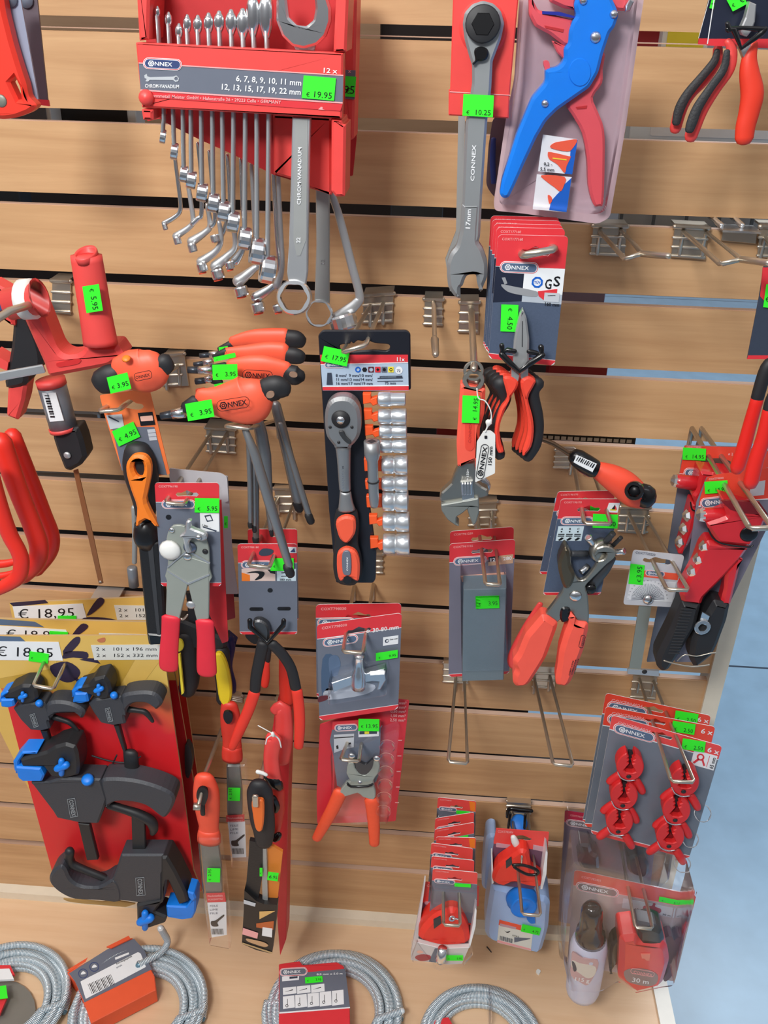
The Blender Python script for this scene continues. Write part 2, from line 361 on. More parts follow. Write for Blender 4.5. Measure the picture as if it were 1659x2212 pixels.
def price(root, fr, cx, cy, w_, hh, st, ang=0, tang=None, h=.0012, tsize=.34, tx=.0, ty=.25):
    """fluorescent price sticker as a part"""
    b = B(); pl = rot([(cx-w_/2, cy-hh/2), (cx+w_/2, cy-hh/2), (cx+w_/2, cy+hh/2), (cx-w_/2, cy+hh/2)], cx, cy, ang)
    b.plate(fr, pl, h, .0003, GRN)
    k = min(w_, hh); tsize = min(tsize*1.22, .56)
    ta = ang if tang is None else tang
    dx, dy = cos(radians(ta)), sin(radians(ta)); 
    L = w_ if abs(((ta-ang) % 180)-90) > 45 else hh
    S = hh if L == w_ else w_
    x = cx+dx*L*.42-dy*S*ty; y = cy+dy*L*.42+dx*S*ty
    b.text(fr, st, x, y, S*tsize, BLKP, ta, h+.0002, False, 'r', width=None)
    ex = cx-dx*L*.38-dy*S*ty; ey = cy-dy*L*.38+dx*S*ty
    b.text(fr, '€', ex, ey, S*tsize*.7, BLKP, ta, h+.0002, False, 'l')
    return b.done('price_sticker', root, 'fluorescent green price sticker')
def hook(base, tip, d, label, brk=None, single=False, extra=None, group=None, r=.0021, bump_up=True):
    """slatwall hook. base: 'x,y x,y' feet of the two wires; tip: the two front corners; brk: bracket corners in pixels (tl tr br bl)"""
    bs = pp(base); tp = pp(tip); f0 = F(.005); ft = F(d)
    t = thing('slatwall_hook', label, 'hook', (bs[0][0], bs[0][1], .004), group)
    b = B()
    if single:
        P = [(f0.pt(*bs[0][:2]), r*1.15), (F(.01).pt(bs[0][0], bs[0][1]), r*1.15)]+[(F(q[2] if len(q) > 2 else d).pt(q[0], q[1]), r*1.15) for q in tp]
        b.tube(P, NIK, 10, 1)
    else:
        m1 = f0.pt(*bs[0][:2]); m2 = f0.pt(*bs[1][:2]); t1 = ft.pt(*tp[0][:2]); t2 = ft.pt(*tp[1][:2])
        e = (t2-t1)*.12; q1 = t1+(m1-t1).normalized()*.004; q2 = t2+(m2-t2).normalized()*.004
        b.tube([(m1-V((0, 0, .022)), r), (m1, r), (q1, r), (t1+e*.8, r), (t2-e*.8, r), (q2, r), (m2, r), (m2-V((0, 0, .022)), r)], NIK, 10, 1)
    if extra: extra(b)
    b.done('wire', t)
    b = B()
    if brk:
        q = pp(brk); f = F(0)
        b.plate(f, q, .0045, .003, NIK, bev=.0006)
        tl, tr, br, bl = [f.pt(z[0], z[1], .0045) for z in q]; dn = (bl-tl); ac = (tr-tl)
        for v in (.30, .62, .93):
            b.tube([(tl+dn*v, .0016), (tr+dn*v, .0016)], NIK, 8, 1)
        b.box(tl+ac*.5+V((0, .008, .0035)), ac*1.0, V((0, .026, 0)), V((0, 0, .002)), NIK)
        b.tube([(tl+V((0, 0, .002)), .0026), (tr+V((0, 0, .002)), .0026)], NIK, 8, 1)
        b.done('bracket', t)
    return t
# ================================================================== the setting
WOOD = wood('beech_laminate', (225, 180, 132), (201, 154, 108)); WOODE = wood('beech_edge', (214, 176, 150), (198, 158, 132))
def wbox(b, x0, x1, y0, y1, z0, z1, m): b.box(((x0+x1)/2, (y0+y1)/2, (z0+z1)/2), (x1-x0, 0, 0), (0, y1-y0, 0), (0, 0, z1-z0), m)
b = B()
XL, XR = -0.95, .362
for k in range(-2, 15):
    z1 = -0.08*(k-1)-.0125 if k > 0 else -0.08*(k-1)-.010; z0 = -0.08*k
    n0 = len(b.v); wbox(b, XL, XR, 0, .0092, z0, z1, WOOD)
wbox(b, XL, XR, 0, .0115, -1.226, -1.1325, WOOD)
wall = b.done('wall_back', kind='structure')
b = B()
for k in range(-2, 15): wbox(b, XL, XR, .0015, .0095, -0.08*k-.0127 if k > 0 else -.0102-.08*k, -0.08*k-.0119 if k > 0 else -.0094-.08*k, WOODE)
b.done('trim_1', kind='structure')
b = B(); wbox(b, .362, .382, -.004, .03, -1.24, .2, CRM); b.done('trim_2', kind='structure')
b = B(); wbox(b, XL, .372, -.016, .0, -1.24, -1.2235, CRM)
b.done('trim_3', kind='structure')
ZS = -1.238
SH = F(o=(0, 0, ZS), n=(0, 0, 1))
c0 = SH.pt(1410, 2141); c1 = SH.pt(1442, 2138); c2 = SH.pt(1456, 2200)
XS = (SH.pt(1424, 2200).x+c0.x)/2; XS2 = (c2.x+c1.x)/2
b = B(); wbox(b, XL, XS, -.62, .0, ZS-.02, ZS, wood('beech_shelf', (242, 206, 168), (232, 192, 152), rough=.35)); b.done('base_shelf', kind='structure')
b = B(); wbox(b, XS, XS2, -.62, .0, ZS-.05, ZS+.004, mat('white_trim', (236, 234, 226), .4)); b.done('trim_4', kind='structure')
# floor: pale blue tiles with dark joints
def tile_mat():
    m = bpy.data.materials.new('pale_blue_floor_tiles'); m.use_nodes = True; n = m.node_tree.nodes; l = m.node_tree.links; p = n['Principled BSDF']
    t = n.new('ShaderNodeTexCoord'); br = n.new('ShaderNodeTexBrick'); br.offset = 0; br.inputs['Scale'].default_value = 1
    br.inputs['Brick Width'].default_value = 3.2; br.inputs['Row Height'].default_value = 1.25; br.inputs['Mortar Size'].default_value = .004
    br.inputs['Color1'].default_value = lin((150, 188, 218))+(1,); br.inputs['Color2'].default_value = lin((146, 184, 214))+(1,); br.inputs['Mortar'].default_value = lin((40, 62, 84))+(1,)
    no = n.new('ShaderNodeTexNoise'); no.inputs['Scale'].default_value = 14; no.inputs['Detail'].default_value = 5; mx = n.new('ShaderNodeMix'); mx.data_type = 'RGBA'; mx.blend_type = 'MULTIPLY'; mx.inputs['Factor'].default_value = .3
    mp = n.new('ShaderNodeMapping'); mp.inputs['Location'].default_value = (0.18, FLY, 0)
    l.new(t.outputs['Object'], mp.inputs[0]); l.new(mp.outputs[0], br.inputs['Vector']); l.new(t.outputs['Object'], no.inputs['Vector']); l.new(br.outputs['Color'], mx.inputs['A']); l.new(no.outputs['Fac'], mx.inputs['B'])
    l.new(mx.outputs['Result'], p.inputs['Base Color']); p.inputs['Roughness'].default_value = .3; return m
FL = F(o=(0, 0, -1.62), n=(0, 0, 1)); fj = FL.pt(1615, 1441)
FLY = -fj.y
b = B(); b.add([(-3.0, -2.4, -1.62), (4, -2.4, -1.62), (4, 5, -1.62), (-3.0, 5, -1.62)], [(0, 1, 2, 3)], tile_mat())
fo = b.done('floor', kind='structure', fixn=False)
# shift so the joint falls on the mapped row: object origin is the mean of the corners
fo.data.materials[0].node_tree.nodes['Mapping'].inputs['Location'].default_value = (1.3, -(fj.y-fo.location.y)+1.25, 0)
# the other side of the gondola, glimpsed through the slots
b = B()
BRN = wood('shaded_rear_board', (196, 164, 134), (176, 144, 114)); DK = mat('dark_slot_backing', (38, 30, 30), .7)
wbox(b, -.95, .20, .40, .42, -1.62, .25, DK); wbox(b, -.95, .36, .03, .40, -1.62, -1.25, DK); wbox(b, -.95, .27, .385, .40, -.165, -.098, BRN); wbox(b, -.95, -.10, .385, .40, -.06, .06, BRN)  # near-black sheet and plinth added so the slots look shaded; brown boards in front
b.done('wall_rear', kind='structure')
def parcel(name, label, p0, size, m, cap=None, group='goods on the far side of the slats'):
    b = B(); x, y, z = p0; sx_, sy_, sz_ = size; b.plate(L3((x, y, z), (1, 0, 0), (0, 0, -1)), rounded([(-sx_/2, -sz_/2), (sx_/2, -sz_/2), (sx_/2, sz_/2), (-sx_/2, sz_/2)], .004), 0, sy_, m, bev=.001)
    if cap: b.plate(L3((x, y, z), (1, 0, 0), (0, 0, -1)), rounded([(-sx_*.4, -sz_*.3), (sx_*.4, -sz_*.3), (sx_*.4, sz_*.1), (-sx_*.4, sz_*.1)], .003), .0012, .001, cap)
    o = b.done(name); o['label'] = label; o['category'] = 'package'; return o
def behind(px, py, dist): return F(-dist).pt(px, py)
for (nm, lb, px, py, dist, sx_, sz_, m, cap) in (
    ('packaged_tool', 'pale blister pack glimpsed through the slot above the long red handle at left', 62, 246, .12, .05, .10, mat('pale_pack', (226, 236, 242), .4), GRYP),
    ('packaged_tool', 'grey and white pack glimpsed through the slot between saw and wrench rack', 200, 246, .15, .10, .09, mat('pale_pack', (226, 236, 242), .4), BLKP),
    ('packaged_tool', 'white package glimpsed in the upper right slot beside the red one', 1480, 90, .20, .05, .10, WHP, YEL),
    ('packaged_tool', 'dark red package glimpsed in the upper right slot', 1425, 90, .22, .05, .10, mat('dull_red_pack', (150, 30, 40), .5), None),
    ('packaged_tool', 'long pale package glimpsed in the slot under the upper right pliers', 1580, 288, .16, .22, .05, mat('pale_pack', (226, 236, 242), .4), WHT),
    ('packaged_tool', 'grey carton glimpsed in the slot at the left picture edge above the red hacksaw', 10, 420, .12, .035, .08, mat('slate_pack', (70, 86, 104), .5), None),
    ('packaged_tool', 'slate package glimpsed in the slot above the adjustable wrench', 900, 460, .14, .06, .09, mat('slate_pack', (70, 86, 104), .5), None),
    ('packaged_tool', 'dull red package glimpsed in the slot right of the adjustable wrench grip', 985, 945, .12, .05, .08, mat('dull_red_pack', (150, 30, 40), .5), None),
    ('packaged_tool', 'dark red package glimpsed in the slot right of the long nose pliers', 1250, 790, .12, .07, .09, mat('dull_red_pack', (150, 30, 40), .5), None),
    ('packaged_tool', 'lilac package glimpsed in the slot right of the carded pliers stack', 1258, 648, .10, .05, .06, mat('lilac_pack', (150, 140, 175), .5), None)):
    p = behind(px, py, dist); parcel(nm, lb, (p.x, p.y, p.z), (sx_, .03, sz_), m, cap)
b = B(); p = behind(1500, 478, .10); q = L3((p.x, p.y, p.z), (1, 0, 0), (0, 0, -1))
GM = mat('grid_mesh_wire', (90, 105, 120), .5)
b.plate(q, [(-.08, -.06), (.2, -.06), (.2, .06), (-.08, .06)], -.01, .004, mat('pale_backing', (176, 190, 204), .5))
for i in range(8): b.plate(q, [(-.08+i*.035, -.06), (-.077+i*.035, -.06), (-.077+i*.035, .06), (-.08+i*.035, .06)], 0, .003, GM)
for i in range(4): b.plate(q, [(-.08, -.05+i*.03), (.2, -.05+i*.03), (.2, -.048+i*.03), (-.08, -.048+i*.03)], .001, .003, GM)
b.done('wire_mesh_panel', None, 'grey wire mesh panel seen through the slot right of the wire stripper', 'panel')
b = B(); p = behind(1250, 943, .10); q = L3((p.x, p.y, p.z), (1, 0, 0), (0, 0, -1))
for i in range(14):
    for j in range(6): b.plate(q, [(-.045+i*.008, -.02+j*.007), (-.039+i*.008, -.02+j*.007), (-.039+i*.008, -.0155+j*.007), (-.045+i*.008, -.0155+j*.007)], 0, .003, SAT)
b.plate(q, [(-.05, -.03), (.07, -.03), (.07, .03), (-.05, .03)], -.002, .002, BLKP)
b.done('perforated_grater', None, 'perforated metal strip seen through the slot right of the red and black pliers', 'tool')
for (x0, y0, x1, y1, lb) in ((60, 893, 205, 898, 'bare steel rail behind the slot left of the orange file card'), (70, 1022, 275, 1027, 'bare steel rail behind the slot under the barcode handle')):
    b = B(); b.tube([(F(-.03).pt(x0, y0), .007), (F(-.03).pt(x1, y1), .007)], SAT, 8, 1, sq=True); b.done('steel_rail', None, lb, 'rail', 'rails behind the slots')

# ================================================================== hooks
hook('985,1462 1003,1462', '968,1645 1010,1650', .178, 'empty long wire hook below the grey whetstone pack', '958,1434 1010,1436 1012,1478 957,1475')
HK = hook
hook('1155,1468 1188,1462', '1195,1651 1238,1655', .176, 'empty long wire hook below the orange handled punch pliers', '1153,1440 1199,1442 1199,1490 1150,1486')
ext = lambda pts, r=.0028: (lambda b: b.tube([(F(q[2]).pt(q[0], q[1]), r) for q in pts], NIK, 8, 1))
hook('1296,500 1342,498', '1350,560 1387,547', .168, 'empty nickel hook right of the wire stripper blister', '1281,492 1354,494 1350,556 1275,552', extra=ext([(1387, 548, .168), (1443, 553, .20)]))
hook('1476,500 1526,502', '1556,571 1601,560', .188, 'empty nickel hook second from the wire stripper, right of the first', '1457,494 1530,498 1524,562 1449,556', extra=ext([(1601, 560, .188), (1659, 568, .22)]))
b = B(); f = F(0); b.plate(f, pp('1562,500 1636,502 1633,527 1558,520'), .005, .004, NIK, bev=.0006); p1, p2 = F(.012).pt(1553, 492), F(.012).pt(1635, 496)
b.box((p1+p2)/2, (p2-p1), (0, .03, 0), (0, 0, .002), CHR)
for a in ((1533, 465, 1558, 487), (1579, 465, 1603, 487)): b.tube([(F(-.01).pt(a[0], a[1]), .0028), (F(.012).pt(a[2], a[3]), .0028)], CHR, 8, 1)
b.done('hook_bracket', None, 'flat nickel hook bracket without wire at the right edge', 'bracket')
hook('1652,512 1672,512', '1700,575 1720,570', .16, 'nickel hook cut by the right picture edge', '1641,494 1700,496 1700,560 1636,556')
hook('936,654 936,654', '937,660,.012 939,735,.07 939,738,.075 940,768,.09', .09, 'short single prong hook under the ratchet wrench', '917,650 956,651 956,705 915,703', single=True, extra=lambda b: b.tube([(F(.075).pt(939, 733), .0042), (F(.1).pt(941, 765), .0036)], NIK, 8, 1))
# ================================================================== wrench racks at the top
def rack(front):
    dF, dB = (.172, .128) if front else (.095, .055)
    t = thing('wrench_rack', 'red plastic rack with CONNEX 12 x label band, holding the front row of wrenches' if front else 'second red wrench rack, almost hidden behind the labelled front rack', 'rack', (520, 180, dB))
    f = F(dF); fb = F(dB)
    if front:
        b = B(); b.plate(f, rounded(pp('c2 40,292 1472,366 1462,822 1440,815 165,745 82,742'), 2.5), 0, .012, RED, bev=.0015); b.done('front_band', t)
        b = B()
        b.plate(f, pp('c2 62,432 1472,520 1468,712 75,620'), .0006, .0006, GRYP)
        b.plate(f, pp('c2 62,430 1472,516 1472,524 62,438'), .001, .0006, PNK); b.plate(f, pp('c2 75,616 1468,704 1468,714 75,626'), .001, .0006, PNK)
        b.plate(f, pp('c2 78,626 1468,716 1452,765 82,668'), .0006, .0006, REDP)
        logo(b, f, 280+226/3.19, 441/3.19, 268/3.19, 3, .0011, mat('navy_print', (60, 74, 120), .35))
        g = WHT
        b.text(f, '12 x', 280+1326/3.19, 500/3.19, 15, g, 3.5, .001, width=105/3.19)
        b.text(f, '6, 7, 8, 9, 10, 11 mm', 280+1182/3.19, 590/3.19, 17.5, g, 4, .001, anchor='r', width=452/3.19)
        b.text(f, '12, 13, 15, 17, 19, 22 mm', 280+1178/3.19, 654/3.19, 17.5, g, 4, .001, anchor='r', width=555/3.19)
        b.text(f, 'CHROM-VANADIUM', 280+105/3.19, 603/3.19, 11, g, 1.5, .001, width=235/3.19)
        b.text(f, 'Connmetall Meister GmbH • Hafenstraße 26 • 29223 Celle • GERMANY', 280+135/3.19, 668/3.19, 10, PNK, 3, .001, width=910/3.19)
        b.ink(f, pp('c2 100,520 118,508 122,526 138,532 300,528 322,520 340,538 335,560 315,564 300,552 140,550 128,562 108,560 118,545 104,538'), mat('pale_steel_print', (190, 195, 200), .4), .001, [circ(280+321/3.19, 542/3.19, 4, 10)])
        b.ink(f, pp('c2 1318,736 1330,738 1330,752 1345,758 1300,754'), PNK, .001)
        b.done('label', t)
        price(t, f, 280+1304/3.19, 607/3.19, 70, 49, '19.95', 5, tsize=.32, ty=.42, h=.0018, tx=0)
    b = B()
    if front:
        b.plate(fb, pp('300,-40 740,-40 741,425 716,418 c2'.replace(' c2', '')), 0, .003, DRED) if 0 else None
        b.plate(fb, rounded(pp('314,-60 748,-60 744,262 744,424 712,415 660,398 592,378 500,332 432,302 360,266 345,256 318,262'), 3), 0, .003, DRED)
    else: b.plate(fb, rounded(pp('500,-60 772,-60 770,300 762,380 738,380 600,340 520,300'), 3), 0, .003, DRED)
    b.done('back_plate', t)
    def pc(nm, fr, pl, h, th, m, r_=2):
        b = B(); b.plate(fr, rounded(pp(pl), r_), h, th, m, bev=.002); return b.done(nm, t)
    if front:
        pc('side_cheek', f, '292,-60 324,-60 320,86 300,88', 0, .042, RED); pc('side_cheek', f, 'c2 78,752 160,756 160,830 90,828', 0, .042, RED, 3)
        pc('side_cheek', f, '728,-60 755,-60 748,112 720,112', 0, .042, RED); pc('side_cheek', f, 'c3 1368,60 1446,66 1450,100 1476,102 1468,640 1400,640 1366,600', -.002, .04, RED, 3)
        pc('lower_panel', F(.135), 'c3 930,30 1368,52 1368,628 1210,580 1060,505 935,470', 0, .006, RED, 1)
        b = B(); b.dome(f.pt(280+118/3.19, 672/3.19, 0), (0, -1, 0), .0065, .006, RED); b.done('latch', t)
    else:
        pc('side_cheek', f, '736,-60 772,-60 768,130 764,300 742,310 730,100', 0, .036, RED)
        b = B(); b.plate(f, rounded(pp('730,150 768,152 766,215 730,212'), 1), .001, .002, GRYP); b.text(f, 'x', 752, 157, 12, PNK, 3, .0015); b.done('label', t)
    if not front: price(t, f, 756, 187, 24, 44, '.95', 4, tsize=.5, ty=.35, h=.002)
    return t
rack(True); rack(False)

def bulb_end(b, px, py, w_, hh, d, m=CHR):      # open end seen edge-on
    f = F(d); b.tube([(f.pt(px, py-hh*.5), .5*w_*scale_at(f.pt(px, py))*.55), (f.pt(px, py-hh*.28), .5*w_*scale_at(f.pt(px, py))), (f.pt(px, py+hh*.18), .5*w_*scale_at(f.pt(px, py))), (f.pt(px, py+hh*.5), .5*w_*scale_at(f.pt(px, py))*.55)], m, 12, 3, flat=1.0)
SET = [  # shaft top x, ring x,y (crop c3), ring w,h ; bulb x,y,w,h (crop c2)
    (115, 110, 190, 46, 92, 190, 88, 42, 72), (185, 195, 300, 56, 110, 268, 140, 50, 90), (258, 265, 468, 60, 110, 340, 220, 52, 92), (318, 322, 512, 74, 120, 397, 170, 58, 110),
    (395, 402, 605, 82, 125, 470, 175, 62, 110), (478, 486, 682, 84, 130, 545, 165, 66, 120), (553, 562, 745, 88, 135, 618, 155, 70, 125), (637, 632, 825, 92, 140, 700, 160, 76, 150),
    (725, 720, 950, 94, 150, 780, 170, 84, 180), (810, 812, 1045, 105, 180, 850, 110, 92, 260), (900, 892, 1180, 115, 190, 942, 110, 100, 280)]
for i, (sx_, rx, ry, rw, rh, bx, by, bw, bh) in enumerate(SET):
    d = .158; b = B(); k = 3.456; f = F(d)
    X = lambda x: 320+x/k
    Y = lambda y: 240+y/k
    top = (280+bx/3.19, by/3.19)
    q = [f.pt(top[0], top[1]+bh/3.19*.3), f.pt(X(sx_), 235), f.pt(X((sx_+rx)/2), Y(ry*.5)), f.pt(X(rx), Y(ry-rh*.4))]
    wd = (3.8+i*.16)
    b.tube([(p, (wd*scale_at(p), .0045)) for p in q], SAT, 10, 3)
    bulb_end(b, top[0], top[1], bw/3.19, bh/3.19, d)
    c = f.pt(X(rx), Y(ry)); R = rh/k/2*scale_at(c); b.ring(c, (1, .27, -.22), R*1.12, R*.6, rw/k*scale_at(c)*.92, CHR, 20)
    b.done('combination_wrench', None, '%s chrome combination wrench from the left in the front rack, seen edge-on' % ORD[i], 'wrench', 'wrenches in the front rack')
b = B(); f = F(.166)
b.plate(f, pp('c3 1075,45 1212,50 1205,300 1192,1000 1190,1200 1175,1300 1050,1300 1035,1210 1050,1000 1068,400'), .0, .006, SAT, bev=.001)
b.plate(f, pp('c3 1098,60 1190,60 1180,960 1135,1080 1110,1080 1085,960'), .0004, .001, SAT2)
c = f.pt(320+1092/3.456, 240+1390/3.456); b.ring(c, (.05, -1, .28), 130/3.456*scale_at(c), 97/3.456*scale_at(c), .012, CHR, 36)
b.plate(F(.164), rounded(pp('c2 1040,-120 1075,-60 1095,120 1150,175 1215,182 1265,140 1280,60 1262,-120 1330,-120 1385,60 1385,150 1350,250 1290,310 1200,335 1120,318 1050,250 1008,140 1010,-20'), 4), .004, .008, CHR, bev=.0018)
b.plate(F(.160), pp('c2 1120,300 1280,310 1255,420 1190,420'), 0, .005, SAT)
b.text(f, 'CHROM-VANADIUM', 320+1138/3.456, 240+700/3.456, 11, WHT, -89, .0012, width=430/3.456); b.text(f, '22', 320+1136/3.456, 240+985/3.456, 12, WHT, -89, .0012)
b.done('combination_wrench', None, 'largest chrome wrench in the front rack, face-on, stamped 22', 'wrench', 'wrenches in the front rack')
# rear row: cranked ends curl to the left below the front ones
REAR = ['185,150,13 200,350,14 238,650,15 238,745,15 200,790,16 118,838,20', '300,560,16 322,700,17 335,820,18 300,872,19 205,935,25', '370,240,13 395,500,14 398,760,15 375,800,16 330,840,18',
        '440,700,16 462,850,19 425,905,22 322,975,32', '455,300,13 480,600,14 500,800,15 470,860,18', '530,830,16 545,960,18 505,1045,22 392,1125,32', '590,330,14 610,700,16 560,900,18 500,960,26', '640,880,18 650,1010,20 600,1075,25 500,1160,38',
        '690,360,13 705,700,15 720,980,17 650,1120,32', '770,400,14 800,900,18 820,1130,20 785,1180,26 672,1270,42', '930,360,15 960,900,18 985,1200,20 940,1300,26 805,1390,42', '970,450,15 985,800,17 1000,1150,18 960,1300,30']
HEADS = [(125, 862, 34, 56, 0), (218, 965, 52, 62, 0), None, (330, 1020, 60, 70, 0), None, (403, 1165, 70, 72, 1), (500, 950, 60, 60, 0), (520, 1215, 84, 78, 1), (610, 1150, 60, 60, 1), (695, 1345, 90, 76, 1), (822, 1465, 90, 80, 1), (970, 1470, 70, 60, 1)]
for i, (s_, hd) in enumerate(zip(REAR, HEADS)):
    b = B(); b.sweep('c3 '+s_, .098+.002*(i % 3), SAT if i % 2 else CHR, .9, 5)
    if hd:
        c = F(.105).pt(320+hd[0]/3.456, 240+hd[1]/3.456); R = hd[2]/3.456/2*scale_at(c)
        b.ring(c, (.25, -.15, -.95), R*1.15, R*.62, hd[3]/3.456*scale_at(c)*.9, CHR, 18)
        if hd[4]: b.lathe(c+V((0, 0, -hd[3]/3.456*scale_at(c)*.52)), (.25, -.15, -.95), [(0, R*.8), (.0015, R*.8)], ORG, 14)
    b.done('offset_wrench', None, '%s chrome wrench from the left in the rear rack, cranked end curling left' % ORD[i], 'wrench', 'wrenches in the rear rack')
b = B(); f = F(.10); b.plate(f, pp('c3 1250,590 1352,600 1352,1440 1240,1430 1255,1000'), 0, .005, SAT2, bev=.001)
c = f.pt(320+1278/3.456, 240+1510/3.456); b.ring(c, (.05, -1, .28), 104/3.456*scale_at(c), 84/3.456*scale_at(c), .01, CHR, 30)
b.text(f, '22', 320+1318/3.456, 240+1150/3.456, 12, CHR, -89, .0005)
b.done('offset_wrench', None, 'large face-on ring wrench hanging right of the stamped 22 wrench', 'wrench', 'wrenches in the rear rack')
b = B(); b.sweep('c3 1370,620,26 1430,800,28 1520,1150,30 1578,1370,30 1560,1430,34 1480,1500,44 1400,1560,50', .092, SAT, .5, 5)
c = F(.095).pt(320+1455/3.456, 240+1575/3.456); b.ring(c, (.3, -.2, -.95), .014, .009, .014, CHR, 20)
b.done('offset_wrench', None, 'rightmost slanting cranked wrench behind the front rack, above the black socket card', 'wrench', 'wrenches in the rear rack')

# ================================================================== ratcheting wrench on red card
def ratchet(front):
    d = .165 if front else .10; t = thing('ratchet_wrench', 'grey ratcheting combination wrench on a red card with 10.25 sticker' if front else 'second ratcheting wrench, an edge peeping out behind the one with the 10.25 sticker', 'wrench', (1030, 300, d))
    f = F(d)
    if not front:
        b = B(); b.plate(f, pp('990,250 1005,250 998,520 975,560 985,600 972,630 962,560 985,500'), 0, .005, SAT2); b.done('wrench_body', t); return
    b = B(); b.plate(f, rounded(pp('c4 262,-60 735,-60 668,680 660,850 228,828 230,640 240,640'), 3), -.004, .004, RED, bev=.001)
    b.plate(f, pp('c4 236,655 672,680 672,686 236,661'), -.0035, .002, PNK)
    b.plate(f, sm2(circ(900+478/3.318, 200/3.318, 54, 16, 64)), -.002, .004, RED, bev=.0025); b.done('hang_card', t)
    b = B()
    b.plate(f, rounded(pp('c4 330,170 345,90 400,30 475,5 550,25 605,80 628,170 605,280 560,400 545,440 535,640 508,850 470,1400 455,1700 418,1800 322,1780 320,1650 350,900 398,600 398,470 375,400 345,290'), 5, 3), .009, .010, mat('satin_grey_body', (168, 172, 174), .42, .6), bev=.002)
    b.plate(f, rounded(pp('d1 300,0 425,0 412,180 408,260 440,300 472,400 470,490 440,560 425,600 400,530 395,470 330,480 305,550 290,560 292,640 250,620 210,560 200,480 200,400 225,330 265,285 288,190'), 7, 3), .010, .011, mat('satin_grey_body', (168, 172, 174), .42, .6), bev=.003)
    b.text(f, 'CONNEX', 900+412/3.318, 1300/3.318, 11.5, WHT, -87, .0095, width=262/3.318); b.text(f, '17mm', 900+382/3.318, 1650/3.318, 14, WHT, -87, .0105, width=150/3.318)
    b.done('wrench_body', t)
    b = B(); c = f.pt(900+474/3.318, 172/3.318, .010)
    b.lathe(c, (0, -1, .1), [(0, .0130), (.0022, .0130), (.0028, .0120)], BLK, 28)
    b.lathe(c+V((0, -.0029, 0)), (0, -1, .1), [(0, .0085), (.0008, .008)], BLK2, 6, False)
    hx = [f.pt(900+x/3.318, y/3.318, .0125) for x, y in ((415, 115), (500, 95), (540, 160), (520, 200), (440, 210), (408, 175))]
    b.done('ratchet_gear', t)
    b = B(); b.plate(f, sm2(pp('c4 412,375 425,345 465,335 505,350 516,385 500,425 465,438 438,440 410,465 400,455 420,430')), .0135, .004, BLK2, bev=.001); b.done('reversing_lever', t)
    price(t, f, 900+441/3.318, 757/3.318, 66, 47, '10.25', 3, tsize=.28, ty=.42, h=.012)
ratchet(True); ratchet(False)

